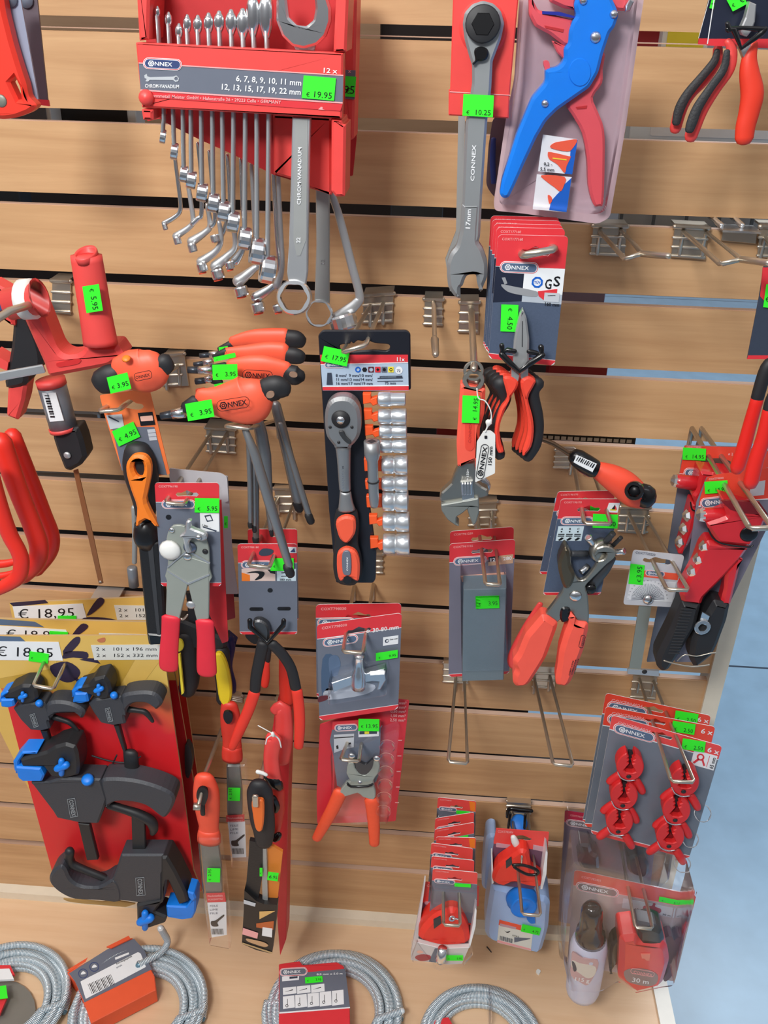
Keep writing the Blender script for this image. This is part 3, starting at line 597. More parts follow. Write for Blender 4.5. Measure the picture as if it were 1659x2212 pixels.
# ================================================================== blue wire stripper blister packs
def stripper(front):
    d = .17 if front else .12
    f = F(d)
    if not front:
        t = thing('wire_stripper_pack', 'second wire stripper pack, its dark edge showing behind the blue and red one', 'pack', (1100, 300, d)); b = B()
        b.plate(f, rounded(pp('c4 545,850 1500,200 1400,1500 560,1420 497,1330 515,1050'), 12), 0, .002, mat('dusky_card', (104, 84, 96), .4)); b.done('backing_card', t)
        b = B(); b.sweep('1066,300,5 1064,345,6 1066,395,5', d+.004, mat('navy_handle', (44, 60, 130), .4)); b.done('handle', t); return
    t = thing('wire_stripper_pack', 'blue and red wire stripper in a clear blister, showing 0,2 - 5,5 mm pictures', 'pack', (1200, 250, d))
    b = B(); b.plate(f, rounded(pp('c4 740,-80 1640,-80 1590,250 1500,900 1385,1560 1300,1605 760,1530 560,1510 552,1450 640,850 700,560'), 10), -.022, .001, mat('tinted_card', (214, 184, 184), .25, var=.35, scale=16))
    r = rounded(pp('c4 905,965 1155,1000 1115,1250 870,1228'), 1)
    b.plate(f, pp('c4 905,965 1155,1000 1115,1250 870,1228'), -.008, .001, WHT); b.plate(f, pp('c4 862,1250 1112,1270 1075,1522 832,1500'), -.008, .001, WHT)
    b.plate(f, pp('c4 1148,1002 1155,1000 1115,1250 1062,1245 1072,1190 1100,1120 1105,1055 1130,1035'), -.0075, .0005, BLUP)
    b.plate(f, sm2(pp('c4 985,1025 1060,1010 1150,1000 1120,1060 1080,1085 960,1060')), -.0072, .0005, ORG); b.plate(f, sm2(pp('c4 940,1100 960,1090 1090,1120 1105,1125 1075,1190 1060,1240 1010,1180 950,1140')), -.0072, .0005, ORG)
    b.plate(f, pp('c4 975,1130 1075,1142 1074,1150 974,1138'), -.0068, .0005, YEL)
    b.plate(f, pp('c4 1110,1275 1075,1520 950,1505 965,1440 1010,1390 1050,1350 1062,1320'), -.0075, .0005, BLUP); b.plate(f, sm2(pp('c4 895,1256 1060,1268 1055,1330 1030,1372 985,1340 930,1300')), -.0072, .0005, ORG); b.plate(f, sm2(pp('c4 940,1400 965,1410 970,1440 950,1460')), -.007, .0005, ORG)
    b.text(f, '0,2 -', 900+910/3.318, 1185/3.318, 10, BLKP, 4, -.0065); b.text(f, '5,5 mm', 900+884/3.318, 1222/3.318, 10, BLKP, 4, -.0065)
    b.done('backing_card', t)
    PR = mat('coral_plastic', (226, 84, 92), .4)
    b = B(); b.plate(f, sm2(pp('c4 1040,310 1330,350 1335,500 1330,600 1265,700 1300,800 1345,930 1350,1150 1340,1450 1310,1480 1270,1470 1235,1340 1225,1150 1190,960 1120,830 1075,740 1100,500'), 3), -.004, .012, PR, bev=.002)
    b.plate(f, pp('c4 1140,768 1222,756 1218,778 1150,782'), -.0035, .001, DRED); b.done('rear_handle', t)
    b = B(); b.plate(f, rounded(pp('c4 805,-60 870,70 1000,110 1120,145 1130,330 1060,330 960,250 850,190 808,110'), 5), -.002, .012, PR, bev=.002)
    b.plate(f, rounded(pp('c4 940,-60 1150,-60 1140,75 1060,60 960,15'), 4), -.002, .012, PR, bev=.002)
    b.plate(f, rounded(pp('c4 1330,-60 1520,-60 1515,30 1490,80 1430,75'), 4), -.002, .012, PR, bev=.002)
    b.plate(f, pp('c4 915,182 1055,210 1050,232 925,202'), -.0015, .001, DRED)
    b.plate(f, rounded(pp('c4 970,290 1065,330 1062,430 1010,380'), 4), -.004, .01, PR, bev=.001); b.plate(f, sm2(pp('c4 915,440 945,438 955,480 930,510 912,470')), -.004, .008, PR)
    b.done('jaws', t)
    b = B(); b.plate(f, pp('c4 900,80 1025,85 1140,118 1140,132 1010,110 900,100'), -.001, .006, mat('deep_blue_insert', (24, 40, 150), .4)); b.done('cutting_insert', t)
    b = B(); b.plate(f, rounded(pp('c4 1128,40 1160,-60 1380,-60 1435,60 1450,110 1420,200 1390,230 1340,380 1305,520 1240,630 1110,720 1010,790 930,870 860,990 780,1160 700,1340 660,1420 620,1425 595,1395 610,1300 720,960 830,700 925,590 925,505 960,492 1020,480 1060,430 1058,345 1090,310 1095,220 1120,150 1150,110'), 8, 3), .004, .013, BLU, bev=.0025)
    b.plate(f, circ(900+1170/3.318, 518/3.318, 24.5, 24, 31), .0048, .003, BLU, bev=.0006)
    b.done('front_handle', t)
    for x, y in ((1195, 5), (1412, 102), (1282, 268), (920, 742)):
        b = B(); b.dome(f.pt(900+x/3.318, y/3.318, .004), (0, -1, 0), .0042 if x == 1282 else .003, .002, CHR, 12); b.done('rivet', t)
    b = B(); b.plate(f, pp('c4 1500,40 1530,-10 1560,10 1530,80 1495,85'), .002, .006, CHR, bev=.001); b.done('stop_screw', t)
    b = B(); b.plate(f, rounded(pp('c4 770,-80 1600,-80 1560,250 1470,900 1360,1520 1280,1545 780,1480 600,1470 590,1420 680,850 730,560'), 12), .006, .016, CLR, bev=.004); b.plate(f, rounded(pp('c4 740,-80 1640,-80 1590,250 1500,900 1385,1560 1300,1605 760,1530 560,1510 552,1450 640,850 700,560'), 10), -.0105, .0008, CLR, bev=.0003); b.done('blister', t)
stripper(True); stripper(False)

# ================================================================== upper right pliers
def corner_pliers(front):
    d = .16 if front else .135
    t = thing('pliers_pack', 'front black and red handled pliers on a dark card, upper right corner' if front else 'black and red pliers just behind the front pair in the upper right corner', 'pliers', (1600, 60, d))
    f = F(d); o = 0 if front else 1
    b = B()
    if front: P = pp('c5 945,-60 1400,-60 1400,335 882,305 875,300')
    else: P = pp('c5 900,-60 1400,-60 1400,300 818,300 815,285')
    b.plate(f, P, -.012, .0008, mat('night_photo_print', (34, 40, 58), .35, var=.3, scale=30))
    b.plate(f, pp('c5 880,265 1400,265 1400,335 876,310') if front else pp('c5 820,262 1000,262 1000,312 814,302'), -.0116, .0006, REDP)
    b.plate(f, pp('c5 930,-60 936,-60 882,300 876,300') if front else pp('c5 905,-60 908,-60 820,262 817,262'), -.0114, .0004, WHT)
    b.done('backing_card', t)
    if front:
        b = B(); b.sweep('c5 1020,285,24 1045,350,34 1020,470,42 930,600,42 840,740,45 790,860,44 765,935,40', d, ORG if 0 else RED, .8, 4)
        b.sweep('c5 1195,300,28 1165,400,48 1165,500,62 1185,640,72 1165,760,66 1140,860,62 1130,945,58', d, mat('orange_red_grip', (235, 62, 40), .45), .7, 4); b.done('handle', t)
        b = B(); b.sweep('c5 1012,350,20 990,470,26 900,600,27 815,730,32 775,830,34 755,890,28', d+.009, mat('ribbed_black_grip', (48, 48, 50), .6, bump=.8, scale=500), .6, 4); b.done('grip_inlay', t)
        b = B(); b.plate(f, pp('c5 1170,10 1215,30 1205,150 1180,215 1150,250 1120,240 1105,200 1140,120'), .002, .008, SAT, bev=.001); b.plate(f, pp('c5 1065,300 1100,320 1130,400 1175,310 1170,290 1120,330'), .002, .008, SAT); b.done('jaws', t)
        b = B(); b.sweep('c5 1015,160,14 1030,205,20 1060,200,20 1110,330,14 1250,225,20 1275,195,16', d+.010, BLK2, .8, 1); b.sweep('c5 1015,200,16 1120,190,12 1270,200,16', d+.010, BLK2, .8, 1); b.done('tie_clip', t)
        price(t, f, 1250+1080/3.16, 10/3.16, 36, 30, '€', -28, h=-.008, tsize=.4)
    else:
        b = B(); b.sweep('c5 950,330,30 940,420,34 860,540,36 760,640,38 700,740,40 660,880,36', d, RED, .8, 4); b.done('handle', t)
        b = B(); b.sweep('c5 945,345,18 925,420,26 845,520,27 745,640,30 690,740,32 665,840,26', d+.008, mat('ribbed_black_grip', (48, 48, 50), .6), .6, 4); b.done('grip_inlay', t)
        price(t, f, 1250+925/3.16, 8/3.16, 12, 34, '€', 15, h=-.01, tsize=.2)
corner_pliers(True); corner_pliers(False)

# ================================================================== upper left: packed saw blades and red saw frame
def blade_pack(i, P, lab, d, yl):
    t = thing('saw_blade_pack', lab, 'saw blade', (P[0][0], P[0][1], d)); f = F(d); b = B()
    m = mat('blue_grey_sleeve', (150, 158, 180), .5) if i else mat('mauve_grey_sleeve', (92, 80, 88), .45)
    b.plate(f, P[:4], 0, .002, m); b.plate(f, P[4:8], .0004, .0024, REDP); b.plate(f, yl, .0006, .001, YEL); b.done('sleeve', t)
    b = B(); c = f.pt(sum(p[0] for p in yl)/len(yl), sum(p[1] for p in yl)/len(yl)-2, .0012); b.lathe(c, (0, -1, 0), [(0, .006), (.001, .006)], GRYP, 12); b.done('hole_print', t)
blade_pack(1, pp('c1 10,-60 122,-60 245,635 180,640 180,636 245,636 248,680 190,672'), 'blue grey saw blade sleeve with yellow end in the top left corner', .155, pp('c1 22,-20 100,-20 100,15 28,18'))
blade_pack(0, pp('c1 120,-60 232,-60 305,640 245,635 245,636 308,640 315,680 252,672'), 'darker mauve saw blade sleeve beside the blue grey one, top left', .12, pp('c1 128,-20 195,-20 202,28 140,35'))
t = thing('folding_saw', 'red plastic saw frame with a round steel bolt at the top left picture edge', 'saw', (10, 200, .17)); b = B(); f = F(.17)
b.plate(f, rounded(pp('c1 -80,-60 5,-60 30,90 75,270 120,420 160,540 175,620 235,680 190,720 100,755 20,765 -90,755'), 8), 0, .012, mat('saw_red', (232, 58, 42), .4), bev=.003, holes=[pp('c1 58,530 88,490 120,560 132,640 110,640')]); b.done('frame', t)
b = B(); b.dome(f.pt(2, 218, 0), (0, -1, 0), .005, .0012, mat('dull_bolt', (130, 130, 120), .5, .4), 18); b.done('bolt', t)
# ================================================================== carded tools: shared card maker
def card(root, q, red=.2, foot=.03, lg=(.36, .29, .6), code='COXT177160', hole=(.5, .13, .3), main=None, redm=None, rc=.05, th=.0008, extra=None, name='backing_card', lang=0):
    b = B(); a = q.a; R = redm or REDP; mn = main or GRYP
    hx, hy, hw = hole; hh = hw*.16
    hol = [(hx-hw/2, hy), (hx-hw*.42, hy-hh*.6), (hx-hw*.25, hy-hh*.5), (hx, hy-hh*1.3), (hx+hw*.25, hy-hh*.5), (hx+hw*.42, hy-hh*.6), (hx+hw/2, hy), (hx+hw*.42, hy+hh*.6), (hx+hw*.2, hy+hh*.5), (hx-hw*.2, hy+hh*.5), (hx-hw*.42, hy+hh*.6)]
    top = rounded([(0, 0), (1, 0), (1, red*1.0), (0, red*1.0)], 0.0)
    b.plate(q, [p for p in rrect(0, 0, 1, a, rc, 4)], 0, th, WHT, holes=[hol])
    t = [(0, red), (0, rc)]+[(rc-rc*cos(radians(90*k/4)), rc-rc*sin(radians(90*k/4))) for k in range(5)]+[(1-rc+rc*sin(radians(90*k/4)), rc-rc*cos(radians(90*k/4))) for k in range(5)]+[(1, red)]
    t = [(0, red)]+t[2:]
    b.ink(q, t, R, .0003, [hol]); fy = a-foot
    b.ink(q, [(0, red+.012), (1, red+.012), (1, fy-.012), (0, fy-.012)], mn, .0003)
    b.ink(q, [(0, fy), (1, fy), (1, a-rc), (1-rc, a), (rc, a), (0, a-rc)], R, .0003)
    if lg: logo(b, q, lg[0]+.02, lg[1], lg[2]*1.12, lang, .0006)
    if code: b.text(q, code, .06, .075, .05, PNK, 0, .0006, width=.3)
    if extra: extra(b, q)
    return b.done(name, root)

# ================================================================== red hacksaws hanging at the left
SR = mat('hacksaw_red_enamel', (230, 76, 72), .45)
t = thing('hacksaw', 'red hacksaw frame with upright tubular handle and 5.95 sticker', 'saw', (160, 700, .17)); f = F(.17)
b = B(); b.plate(f, rounded(pp('c6 95,520 150,570 370,1060 400,1150 430,1170 930,1075 1060,990 990,890 720,900 700,945 640,980 560,985 510,960 470,910 330,560 310,530 260,560'), 6, 3), .0, .026, SR, bev=.004); b.done('frame', t)
b = B(); b.sweep('c6 735,125,128 780,400,130 820,650,132 860,880,140', .172, SR, .75, 4, cap='flat'); b.done('grip', t)
b = B(); c = F(.172).pt(735/3.95, 520+118/3.95); b.lathe(c, (-.1, -.25, 1), [(-.004, .0128), (.001, .0130), (.0025, .0122), (.001, .0102), (-.003, .0098)], SR, 24, True, (1, .75)); b.done('grip_rim', t)
b = B(); b.plate(f, sm2(pp('c6 480,1050 500,1040 640,1012 690,1018 680,1040 650,1055 520,1078 485,1070')), .0008, .001, mat('pressed_red', (206, 44, 44), .5)); b.done('pressed_badge', t)
b = B(); b.lathe(f.pt(20, 657, .016), (1, -.05, .25), [(0, .014), (.03, .014), (.03, .017)], SR, 20); b.lathe(f.pt(50, 647, .014), (1, -.1, .12), [(0, .0175), (.010, .0175), (.012, .014), (.016, .008)], WHP, 22); b.done('tension_knob', t)
b = B(); b.sweep('c6 -40,1165,34 150,1130,34 370,1090,34', .165, SAT, .35, 2, sq=True); b.done('blade_bar', t)
price(t, f, 200, 645, 36, 58, '5.95', -9, 81, h=.0175, tsize=.4, ty=.1)
hook('75,641 75,641', '95,640,.09 60,660,.205 20,672,.215 -30,705,.24', .235, 'nickel hook carrying the red hacksaws at the left edge', '112,610 152,612 152,680 112,676', single=True, r=.003)
t = thing('hacksaw', 'black gripped hacksaw hanging just behind the red one with the 5.95 sticker', 'saw', (60, 800, .12)); f = F(.125)
b = B(); b.plate(f, sm2(pp('c6 120,640 220,660 330,880 350,1080 240,1150 210,1240 40,1260 60,1080 90,900'), 3), 0, .024, BLK, bev=.004); b.done('grip', t)
b = B(); b.plate(f, rounded(pp('c6 70,1150 235,1160 205,1360 150,1540 50,1500 60,1300'), 5), -.004, .02, SR, bev=.003)
b.done('frame', t); b = B(); b.plate(f, rounded(pp('c6 -80,350 100,450 120,740 -80,620'), 5), .006, .02, SR, bev=.003); b.done('upper_arm', t)
b = B(); b.plate(f, pp('c6 -60,960 70,1040 60,1110 -60,1060'), 0, .02, SR); b.done('lower_arm', t)
b = B(); b.plate(f, pp('c6 -60,560 120,490 110,560 -60,620'), .012, .006, mat('navy_print', (60, 74, 120), .35)); b.done('logo_strip', t)
BR = mat('bow_saw_red', (228, 48, 34), .4)
for i, (s_, d, lb) in enumerate((('d2 -120,60,90 -10,400,76 90,680,72 180,850,70 205,970,70 155,1110,68 -80,1235,56', .21, 'front red tubular bow saw frame curving at the left edge'), ('d2 10,-200,96 170,250,88 310,600,84 372,800,84 345,950,80 220,1090,66', .17, 'second red bow saw frame, behind the front one at the left'), ('d2 120,-260,76 270,100,70 420,480,66 503,700,62 478,860,62 350,1030,56', .135, 'rearmost red bow saw frame beside the brown blade'))):
    b = B(); b.sweep(s_, d, BR, .9, 6); b.done('bow_saw', None, lb, 'saw', 'bow saws at the left edge')
b = B(); b.sweep('d2 -60,970,40 60,960,36 150,940,30', .195, BR, .9, 3); b.sweep('d2 -60,1090,34 60,1070,30 150,1040,24', .195, BR, .9, 3); b.done('bow_saw', None, 'pair of red cross tubes joining the front bow saw frame', 'saw', 'bow saws at the left edge')
# barcode handle with black socket and brown blade
t = thing('keyhole_saw', 'grey barcode handled saw with black socket and long brown blade', 'saw', (130, 900, .10)); f = F(.11)
b = B(); b.sweep('c6 430,1190,113 545,1600,108', .11, mat('satin_grey_tube', (128, 134, 142), .35, .3), .95, 1, 20, cap='flat'); b.done('handle', t)
b = B(); b.sweep('c6 428,1180,116 445,1235,115', .11, SR, .97, 1, 20, cap='flat'); b.done('end_band', t); b = B(); b.sweep('c6 536,1585,112 546,1615,110', .11, SR, .97, 1, 20, cap='flat'); b.done('end_band', t)
b = B(); b.plate(f, pp('c6 358,1300 475,1300 545,1535 425,1545'), .0135, .001, WHT)
for k in range(9): y = 1320+k*22; b.plate(f, [(q[0], q[1]) for q in pp('c6 %d,%d %d,%d %d,%d %d,%d' % (380+k*6, y, 418+k*6, y, 419+k*6, y+(6+k*5 % 11), 381+k*6, y+(6+k*5 % 11)))], .0139, .0005, BLKP)
b.done('barcode_label', t)
b = B(); b.plate(f, rounded(pp('c6 450,1615 660,1600 700,1700 735,1850 690,1920 590,1975 545,1960 480,1800 445,1690'), 4), .008, .022, BLK, bev=.004); b.done('socket', t)
b = B(); b.dome(f.pt(575/3.95, 520+1830/3.95, .009), (0, -1, 0), .004, .002, SAT); b.done('screw', t)
b = B(); b.plate(F(.10), pp('d2 700,75 742,60 890,700 985,1150 945,1160 840,700'), 0, .0016, mat('brown_lacquered_blade', (150, 98, 62), .4, .2)); b.dome(F(.10).pt(958/4.425, 1000+1138/4.425, .0005), (0, -1, 0), .002, .001, NIK); b.done('blade', t)

# ================================================================== T-handle hex keys
TORG = mat('t_handle_orange', (242, 96, 66), .45)
def tkey(body, tip1, tip2, band, cap, d, lab, shaft, st, eye=None, logo_at=None, group=None, capflat=.62, rod=None):
    t = thing('t_handle_hex_key', lab, 'hex key', (pp(body)[0][0], pp(body)[0][1], d), group); f = F(d)
    b = B(); b.sweep(' '.join(w_ if n_ == 0 else ','.join([w_.split(',')[0], w_.split(',')[1], str(float(w_.split(',')[2])*1.13)]) for n_, w_ in enumerate(body.split())), d, TORG, .5, 5, 16)
    if logo_at:
        x, y, w_, an = logo_at; b.ink(f, rot(rrect(x-w_/2, y-w_*.17, x+w_/2, y+w_*.17, w_*.16), x, y, an), BLKP, .0175, [rot(rrect(x-w_/2+.9, y-w_*.17+.9, x+w_/2-.9, y+w_*.17-.9, w_*.15), x, y, an)])
        hx = x-w_*.3; k = lambda pl: rot(pl, x, y, an); b.ink(f, k(circ(hx, y, w_*.12, 6)), BLKP, .0175, [k(circ(hx, y, w_*.08, 10))]); b.ink(f, k(circ(hx, y, w_*.055, 10)), BLKP, .0175, [k(circ(hx, y, w_*.03, 8))])
        p = rot([(hx+w_*.13, y+w_*.08)], x, y, an)[0]; b.text(f, 'NNEX', p[0], p[1], w_*.22, BLKP, an, .0176, width=w_*.58)
    b.done('handle', t)
    if tip2: b = B(); b.sweep(tip2, d, BLK, .6, 2, 12); b.done('nose', t)
    if tip1:
        s1, s2 = tip1.split('|'); b = B(); b.sweep(s1, d, CHR, .95, 1, 8, cap='flat'); b.done('hex_shank', t)
        b = B(); b.sweep(s2, d, mat('gunmetal', (70, 76, 84), .35, .6), .95, 1, 6, cap='flat'); b.done('ball_tip', t)
    if cap:
        b = B(); b.sweep(cap, d, BLK, capflat, 4, 14); b.done('end_cap', t)
    if eye:
        b = B(); x, y, w_, h_, an = eye; b.plate(f, rot(sm2(circ(x, y, w_*.7, 10, h_*.7)), x, y, an), .0165, .002, mat('dim_eyelet', (150, 120, 100), .5)); b.done('eyelet', t)
    if shaft:
        b = B(); b.sweep(shaft[0], d, mat('matt_nickel_rod', (150, 152, 154), .4, .7), 1, 1, 6); b.done('shaft', t)
        b = B(); b.sweep(shaft[1], d, BLK, 1, 1, 8); b.done('tip_cap', t)
    if st: price(t, f, *st[:4], st[4], st[5], h=st[6] if len(st) > 6 else .0165, tsize=.34, ty=.28)
    return t
tkey('c7 690,225,38 850,195,58 1000,195,72 1140,195,72', 'c7 505,325,26 590,322,28|c7 425,337,20 500,330,22', 'c7 585,285,20 690,245,36', None, 'c7 1150,198,74 1220,205,72 1262,222,56', .10, 'rearmost orange T-handle hex key, topmost of the fan', None, (320+620/3.813, 680+280/3.813, 20, 9, '', -8, .014), group=None)
tkey('c7 640,315,38 820,320,62 1000,310,74 1125,315,72', 'c7 455,395,24 530,385,28|c7 375,408,16 450,400,20', 'c7 540,345,18 650,305,36', None, 'c7 1140,330,62 1210,340,66 1260,350,54', .128, 'orange T-handle hex key second from the top of the fan', None, (320+630/3.813, 680+350/3.813, 48, 10, '', -12, .014))
tkey('c7 670,420,45 800,430,78 950,430,84 1150,455,58', 'c7 415,458,32 530,455,36|c7 328,455,28 415,455,30', 'c7 530,450,40 640,440,50', None, 'c7 1145,470,66 1210,500,80 1260,505,52', .155, 'orange T-handle hex key with 3.95 sticker, middle of the fan', None, (320+633/3.813, 680+472/3.813, 54, 33, '3.95', -2), (320+1195/3.813, 680+495/3.813, 13, 8, 12), (320+900/3.813, 680+500/3.813, 66, 3))
tkey('c7 410,640,30 470,632,30', 'c7 470,535,28 525,525,30|c7 390,550,26 470,540,26', 'c7 525,545,22 600,560,28', None, None, .14, 'short tipped T-handle hex key peeping out above the lowest front one', None, (320+590/3.813, 680+575/3.813, 24, 5, '', -10, .008))
tkey('c7 420,665,52 560,705,106 700,715,150 830,700,175 930,640,120', 'c7 200,820,40 300,805,44|c7 105,835,28 205,818,34', 'c7 310,770,50 400,720,62', None, 'c7 970,625,95 1060,600,100 1130,610,72', .185, 'large front orange T-handle hex key marked CONNEX with 3.95 sticker', ('c7 800,950,28 880,1150,40 1000,1550,42 1160,2060,32', 'c7 1148,2080,38 1170,2130,38'), (320+425/3.813, 680+787/3.813, 58, 38, '3.95', -10), (320+1005/3.813, 680+660/3.813, 13, 10, -15), (320+700/3.813, 680+735/3.813, 72, -9))
for sh, tp, d, lb in (('c7 1050,740,40 1150,1150,44 1230,1530,42', 'c7 1225,1550,36 1245,1600,34', .12, 'grey hex rod hanging right of the front T-handle, shorter one'), ('c7 1090,900,24 1200,1250,26 1320,1640,26', 'c7 1320,1650,32 1340,1700,32', .13, 'grey hex rod hanging right, the one reaching lowest of the rightmost pair'), ('c7 905,880,44 960,1150,50 1010,1770,20', 'c7 1012,1770,18 1018,1815,16', .14, 'wide grey hex rod behind the long front rod'), ('c7 820,1000,16 835,1350,18 840,1720,16', 'c7 838,1715,18 840,1745,18', .15, 'thin grey hex rod leftmost under the T-handles'), ('c7 860,1050,16 870,1400,18 875,1740,16', 'c7 872,1740,18 876,1780,18', .145, 'thin grey hex rod second from the left under the T-handles'), ('c7 895,1100,20 890,1500,24 888,1830,26', 'c7 886,1840,28 886,1865,26', .135, 'grey hex rod third from the left under the T-handles')):
    t = thing('hex_rod', lb, 'hex key', (pp(sh)[0][0], pp(sh)[0][1], d)); b = B(); b.sweep(sh, d, mat('matt_nickel_rod', (150, 152, 154), .4, .7), .8, 2, 6); b.done('shaft', t); b = B(); b.sweep(tp, d, BLK, .9, 1, 8); b.done('tip_cap', t)
hook('453,945 489,938', '480,925 540,922', .01, 'nickel hook bracket below the T-handles holding the carded pliers', '445,930 507,934 507,984 447,980') if 0 else None
t = tkey('c6 1000,1080,84 1100,1095,140 1230,1110,160 1340,1075,130', None, None, None, 'c6 1380,1045,96 1430,1085,74', .19, 'single orange T-handle with black ends left of the fan, above the orange card', None, (0+1015/3.95, 520+1215/3.95, 46, 36, '3.95', -14, .018))
b = B(); b.sweep('c6 875,1210,104 950,1160,104 1000,1130,84', .19, BLK, .7, 3, 18); b.done('nose', t)
b = B(); ff = F(.19); b.ink(ff, rot(rrect(290, 803, 328, 821, 6), 309, 812, -12), BLKP, .021, [rot(rrect(291, 804, 327, 820, 5), 309, 812, -12)]); b.text(ff, 'ONNEX', 293, 819, 9, BLKP, -12, .021, width=32); b.dome(ff.pt(273, 775, .012), (0, -.6, 1), .004, .002, ORG2); b.done('brand_mark', t)
# ================================================================== hooks of the middle left
hook('357,800 385,790', '213,889 258,885', .178, 'nickel hook passing through the orange file card', '358,770 398,768 408,834 350,836')
hook('453,940 490,937', '357,1085 398,1090', .19, 'nickel hook below the T-handles carrying the 5.95 pliers card', '445,927 507,931 507,982 447,978')
hook('600,1075 635,1085', '536,1222 582,1226', .18, 'nickel hook carrying the 180 mm nipper card', '592,1058 640,1058 650,1110 600,1108')
hook('560,906 600,906', '487,921 541,925', .19, 'front bar of the hook carrying the T-handle fan', None)

# ================================================================== file handle on an orange card
t = thing('file_pack', 'orange and black handled file in a black sleeve on an orange and grey card', 'file', (290, 900, .165)); f = F(.165)
b = B(); OC = mat('orange_card', (246, 124, 66), .45)
b.plate(f, rounded(pp('c6 850,1320 1230,1265 1280,1290 1450,1990 1330,2010 1040,1960 890,1480'), 3), -.006, .0009, OC, holes=[sm2(pp('c6 1010,1420 1070,1370 1110,1355 1160,1385 1210,1395 1225,1420 1180,1445 1080,1430'))])
b.ink(f, pp('c6 955,1590 1315,1590 1425,2000 1040,1960'), GRYP, -.0055)
b.ink(f, pp('c6 905,1490 1040,1480 1060,1590 940,1610'), mat('pale_photo_print', (200, 204, 208), .4), -.0052); b.ink(f, pp('c6 925,1495 1015,1540 1010,1548 925,1508'), DGRP, -.0045)
b.ink(f, pp('c6 1175,1470 1300,1460 1325,1570 1200,1580'), BLKP, -.0052); b.ink(f, rounded(pp('c6 1195,1500 1300,1492 1308,1535 1203,1542'), 1.5), mat('salmon_print', (245, 190, 170), .4), -.0048)
for k in range(3): b.ink(f, pp('c6 %d,%d %d,%d %d,%d %d,%d' % (1255+k*7, 1612+k*33, 1322+k*6, 1607+k*33, 1330+k*6, 1635+k*33, 1262+k*7, 1640+k*33)), mat('pale_grey_print', (196, 200, 206), .4), -.0052)
b.done('backing_card', t)
price(t, f, 1075/3.95, 520+1650/3.95, 51, 36, '4.95', -25, h=-.0035, tsize=.36)
b = B(); b.sweep('d3 300,470,84 310,540,104 325,640,106 340,740,90 348,830,72 350,900,62', .165, BLK, .7, 5, 18)
b.sweep('d3 350,960,66 352,1040,76', .165, BLK, .9, 2, 18, cap='flat'); b.done('handle', t)
b = B(); b.plate(f, sm2(pp('d3 300,505 350,520 380,570 380,650 362,740 355,830 430,985 350,935 285,985 290,860 250,740 222,640 220,570 250,520'), 3), .0185, .008, ORG2, bev=.003, holes=[sm2(pp('d3 298,535 330,560 338,610 318,655 285,640 265,590 275,550'), 2)]); b.done('grip_inlay', t)
b = B(); b.sweep('d3 352,985,72 356,1040,78 362,1066,76', .166, mat('black_gloss_collar', (24, 24, 26), .3), .9, 3, 18); b.ring(f.pt(200+355/3.072, 820+1055/3.072), (0, .1, 1), 0.0098, .0090, .002, BLK2); b.done('collar', t)
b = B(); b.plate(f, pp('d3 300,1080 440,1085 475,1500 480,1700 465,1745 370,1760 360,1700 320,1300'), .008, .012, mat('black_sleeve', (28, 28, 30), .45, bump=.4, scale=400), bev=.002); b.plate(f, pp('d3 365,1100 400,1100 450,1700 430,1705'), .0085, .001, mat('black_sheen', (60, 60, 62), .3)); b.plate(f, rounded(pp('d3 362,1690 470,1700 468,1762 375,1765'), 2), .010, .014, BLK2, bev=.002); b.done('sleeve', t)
t = thing('socket_spanner', 'slim grey rod with a round steel socket behind the black file sleeve', 'spanner', (290, 1200, .13))
b = B(); b.sweep('d3 275,850,18 280,1000,16 278,1210,16', .125, SAT2, 1, 2); b.done('rod', t); b = B(); c = F(.125).pt(200+275/3.072, 820+1370/3.072); b.lathe(c, (0, .05, 1), [(0, .0056), (.0225, .0056), (.024, .0048), (.0245, .0025)], mat('grey_socket', (140, 144, 150), .4, .5), 18); b.done('socket', t)

# ================================================================== pearl card and the 5.95 pliers
b = B(); f = F(.13); b.plate(f, rounded(pp('c7 170,1265 600,1305 650,1335 662,1540 620,1545 600,1420 540,1390 180,1380'), 5), 0, .001, mat('pearl_card', (196, 196, 202), .3)); b.plate(F(.126), rounded(pp('c7 180,1262 655,1330 690,1900 740,2300 500,2300 300,1400'), 2), 0, .001, mat('pearl_card', (196, 196, 202), .3))
b.done('pearl_card', None, 'pearly grey blank card standing up behind the 5.95 pliers card', 'card')
for i, (P, d, lb) in enumerate((('490,1085 508,1335 490,1340 475,1300 470,1085', .12, 'dark red card edge rearmost behind the 5.95 pliers'), ('478,1080 493,1385 480,1390 440,1300 450,1085', .15, 'red card edge second behind the 5.95 pliers'))):
    t = thing('pliers_card', lb, 'card', (480, 1200, d)); b = B(); b.plate(F(d), rounded(pp(P), 2), 0, .0012, REDP if i else mat('deep_red_print', (160, 20, 28), .45)); b.done('backing_card', t)
    price(t, F(d), 486-i*3+5, 1110+i*18, 8, 26, '', 0, h=.001)
t = thing('eyelet_pliers_pack', 'grey punch pliers with red handles on a red topped card, 5.95 sticker', 'pliers', (405, 1150, .18)); d = .178
q = Q(d, (334, 1043), (473, 1043), (478, 1266), (348, 1266))
def ex(b, q):
    b.ink(q, [(.69, .52), (.99, .53), (.99, .86), (.69, .85)], WHT, .0006); b.ink(q, [(.76, .57), (.86, .55), (.9, .66), (.8, .68)], DGRP, .0009, [[(.78, .59), (.85, .57), (.88, .65), (.81, .66)]]); b.ink(q, [(.73, .76), (.95, .84), (.94, .86), (.73, .78)], DGRP, .0009); b.ink(q, circ(.19, .6, .045, 12), BLKP, .0006)
    b.text(q, '1 000 · ·', .71, .745, .045, BLKP, 20, .0009)
card(t, q, .33, .06, (.34, .37, .48), 'COXT796190', (.5, .2, .36), extra=ex)
f = F(d+.008)
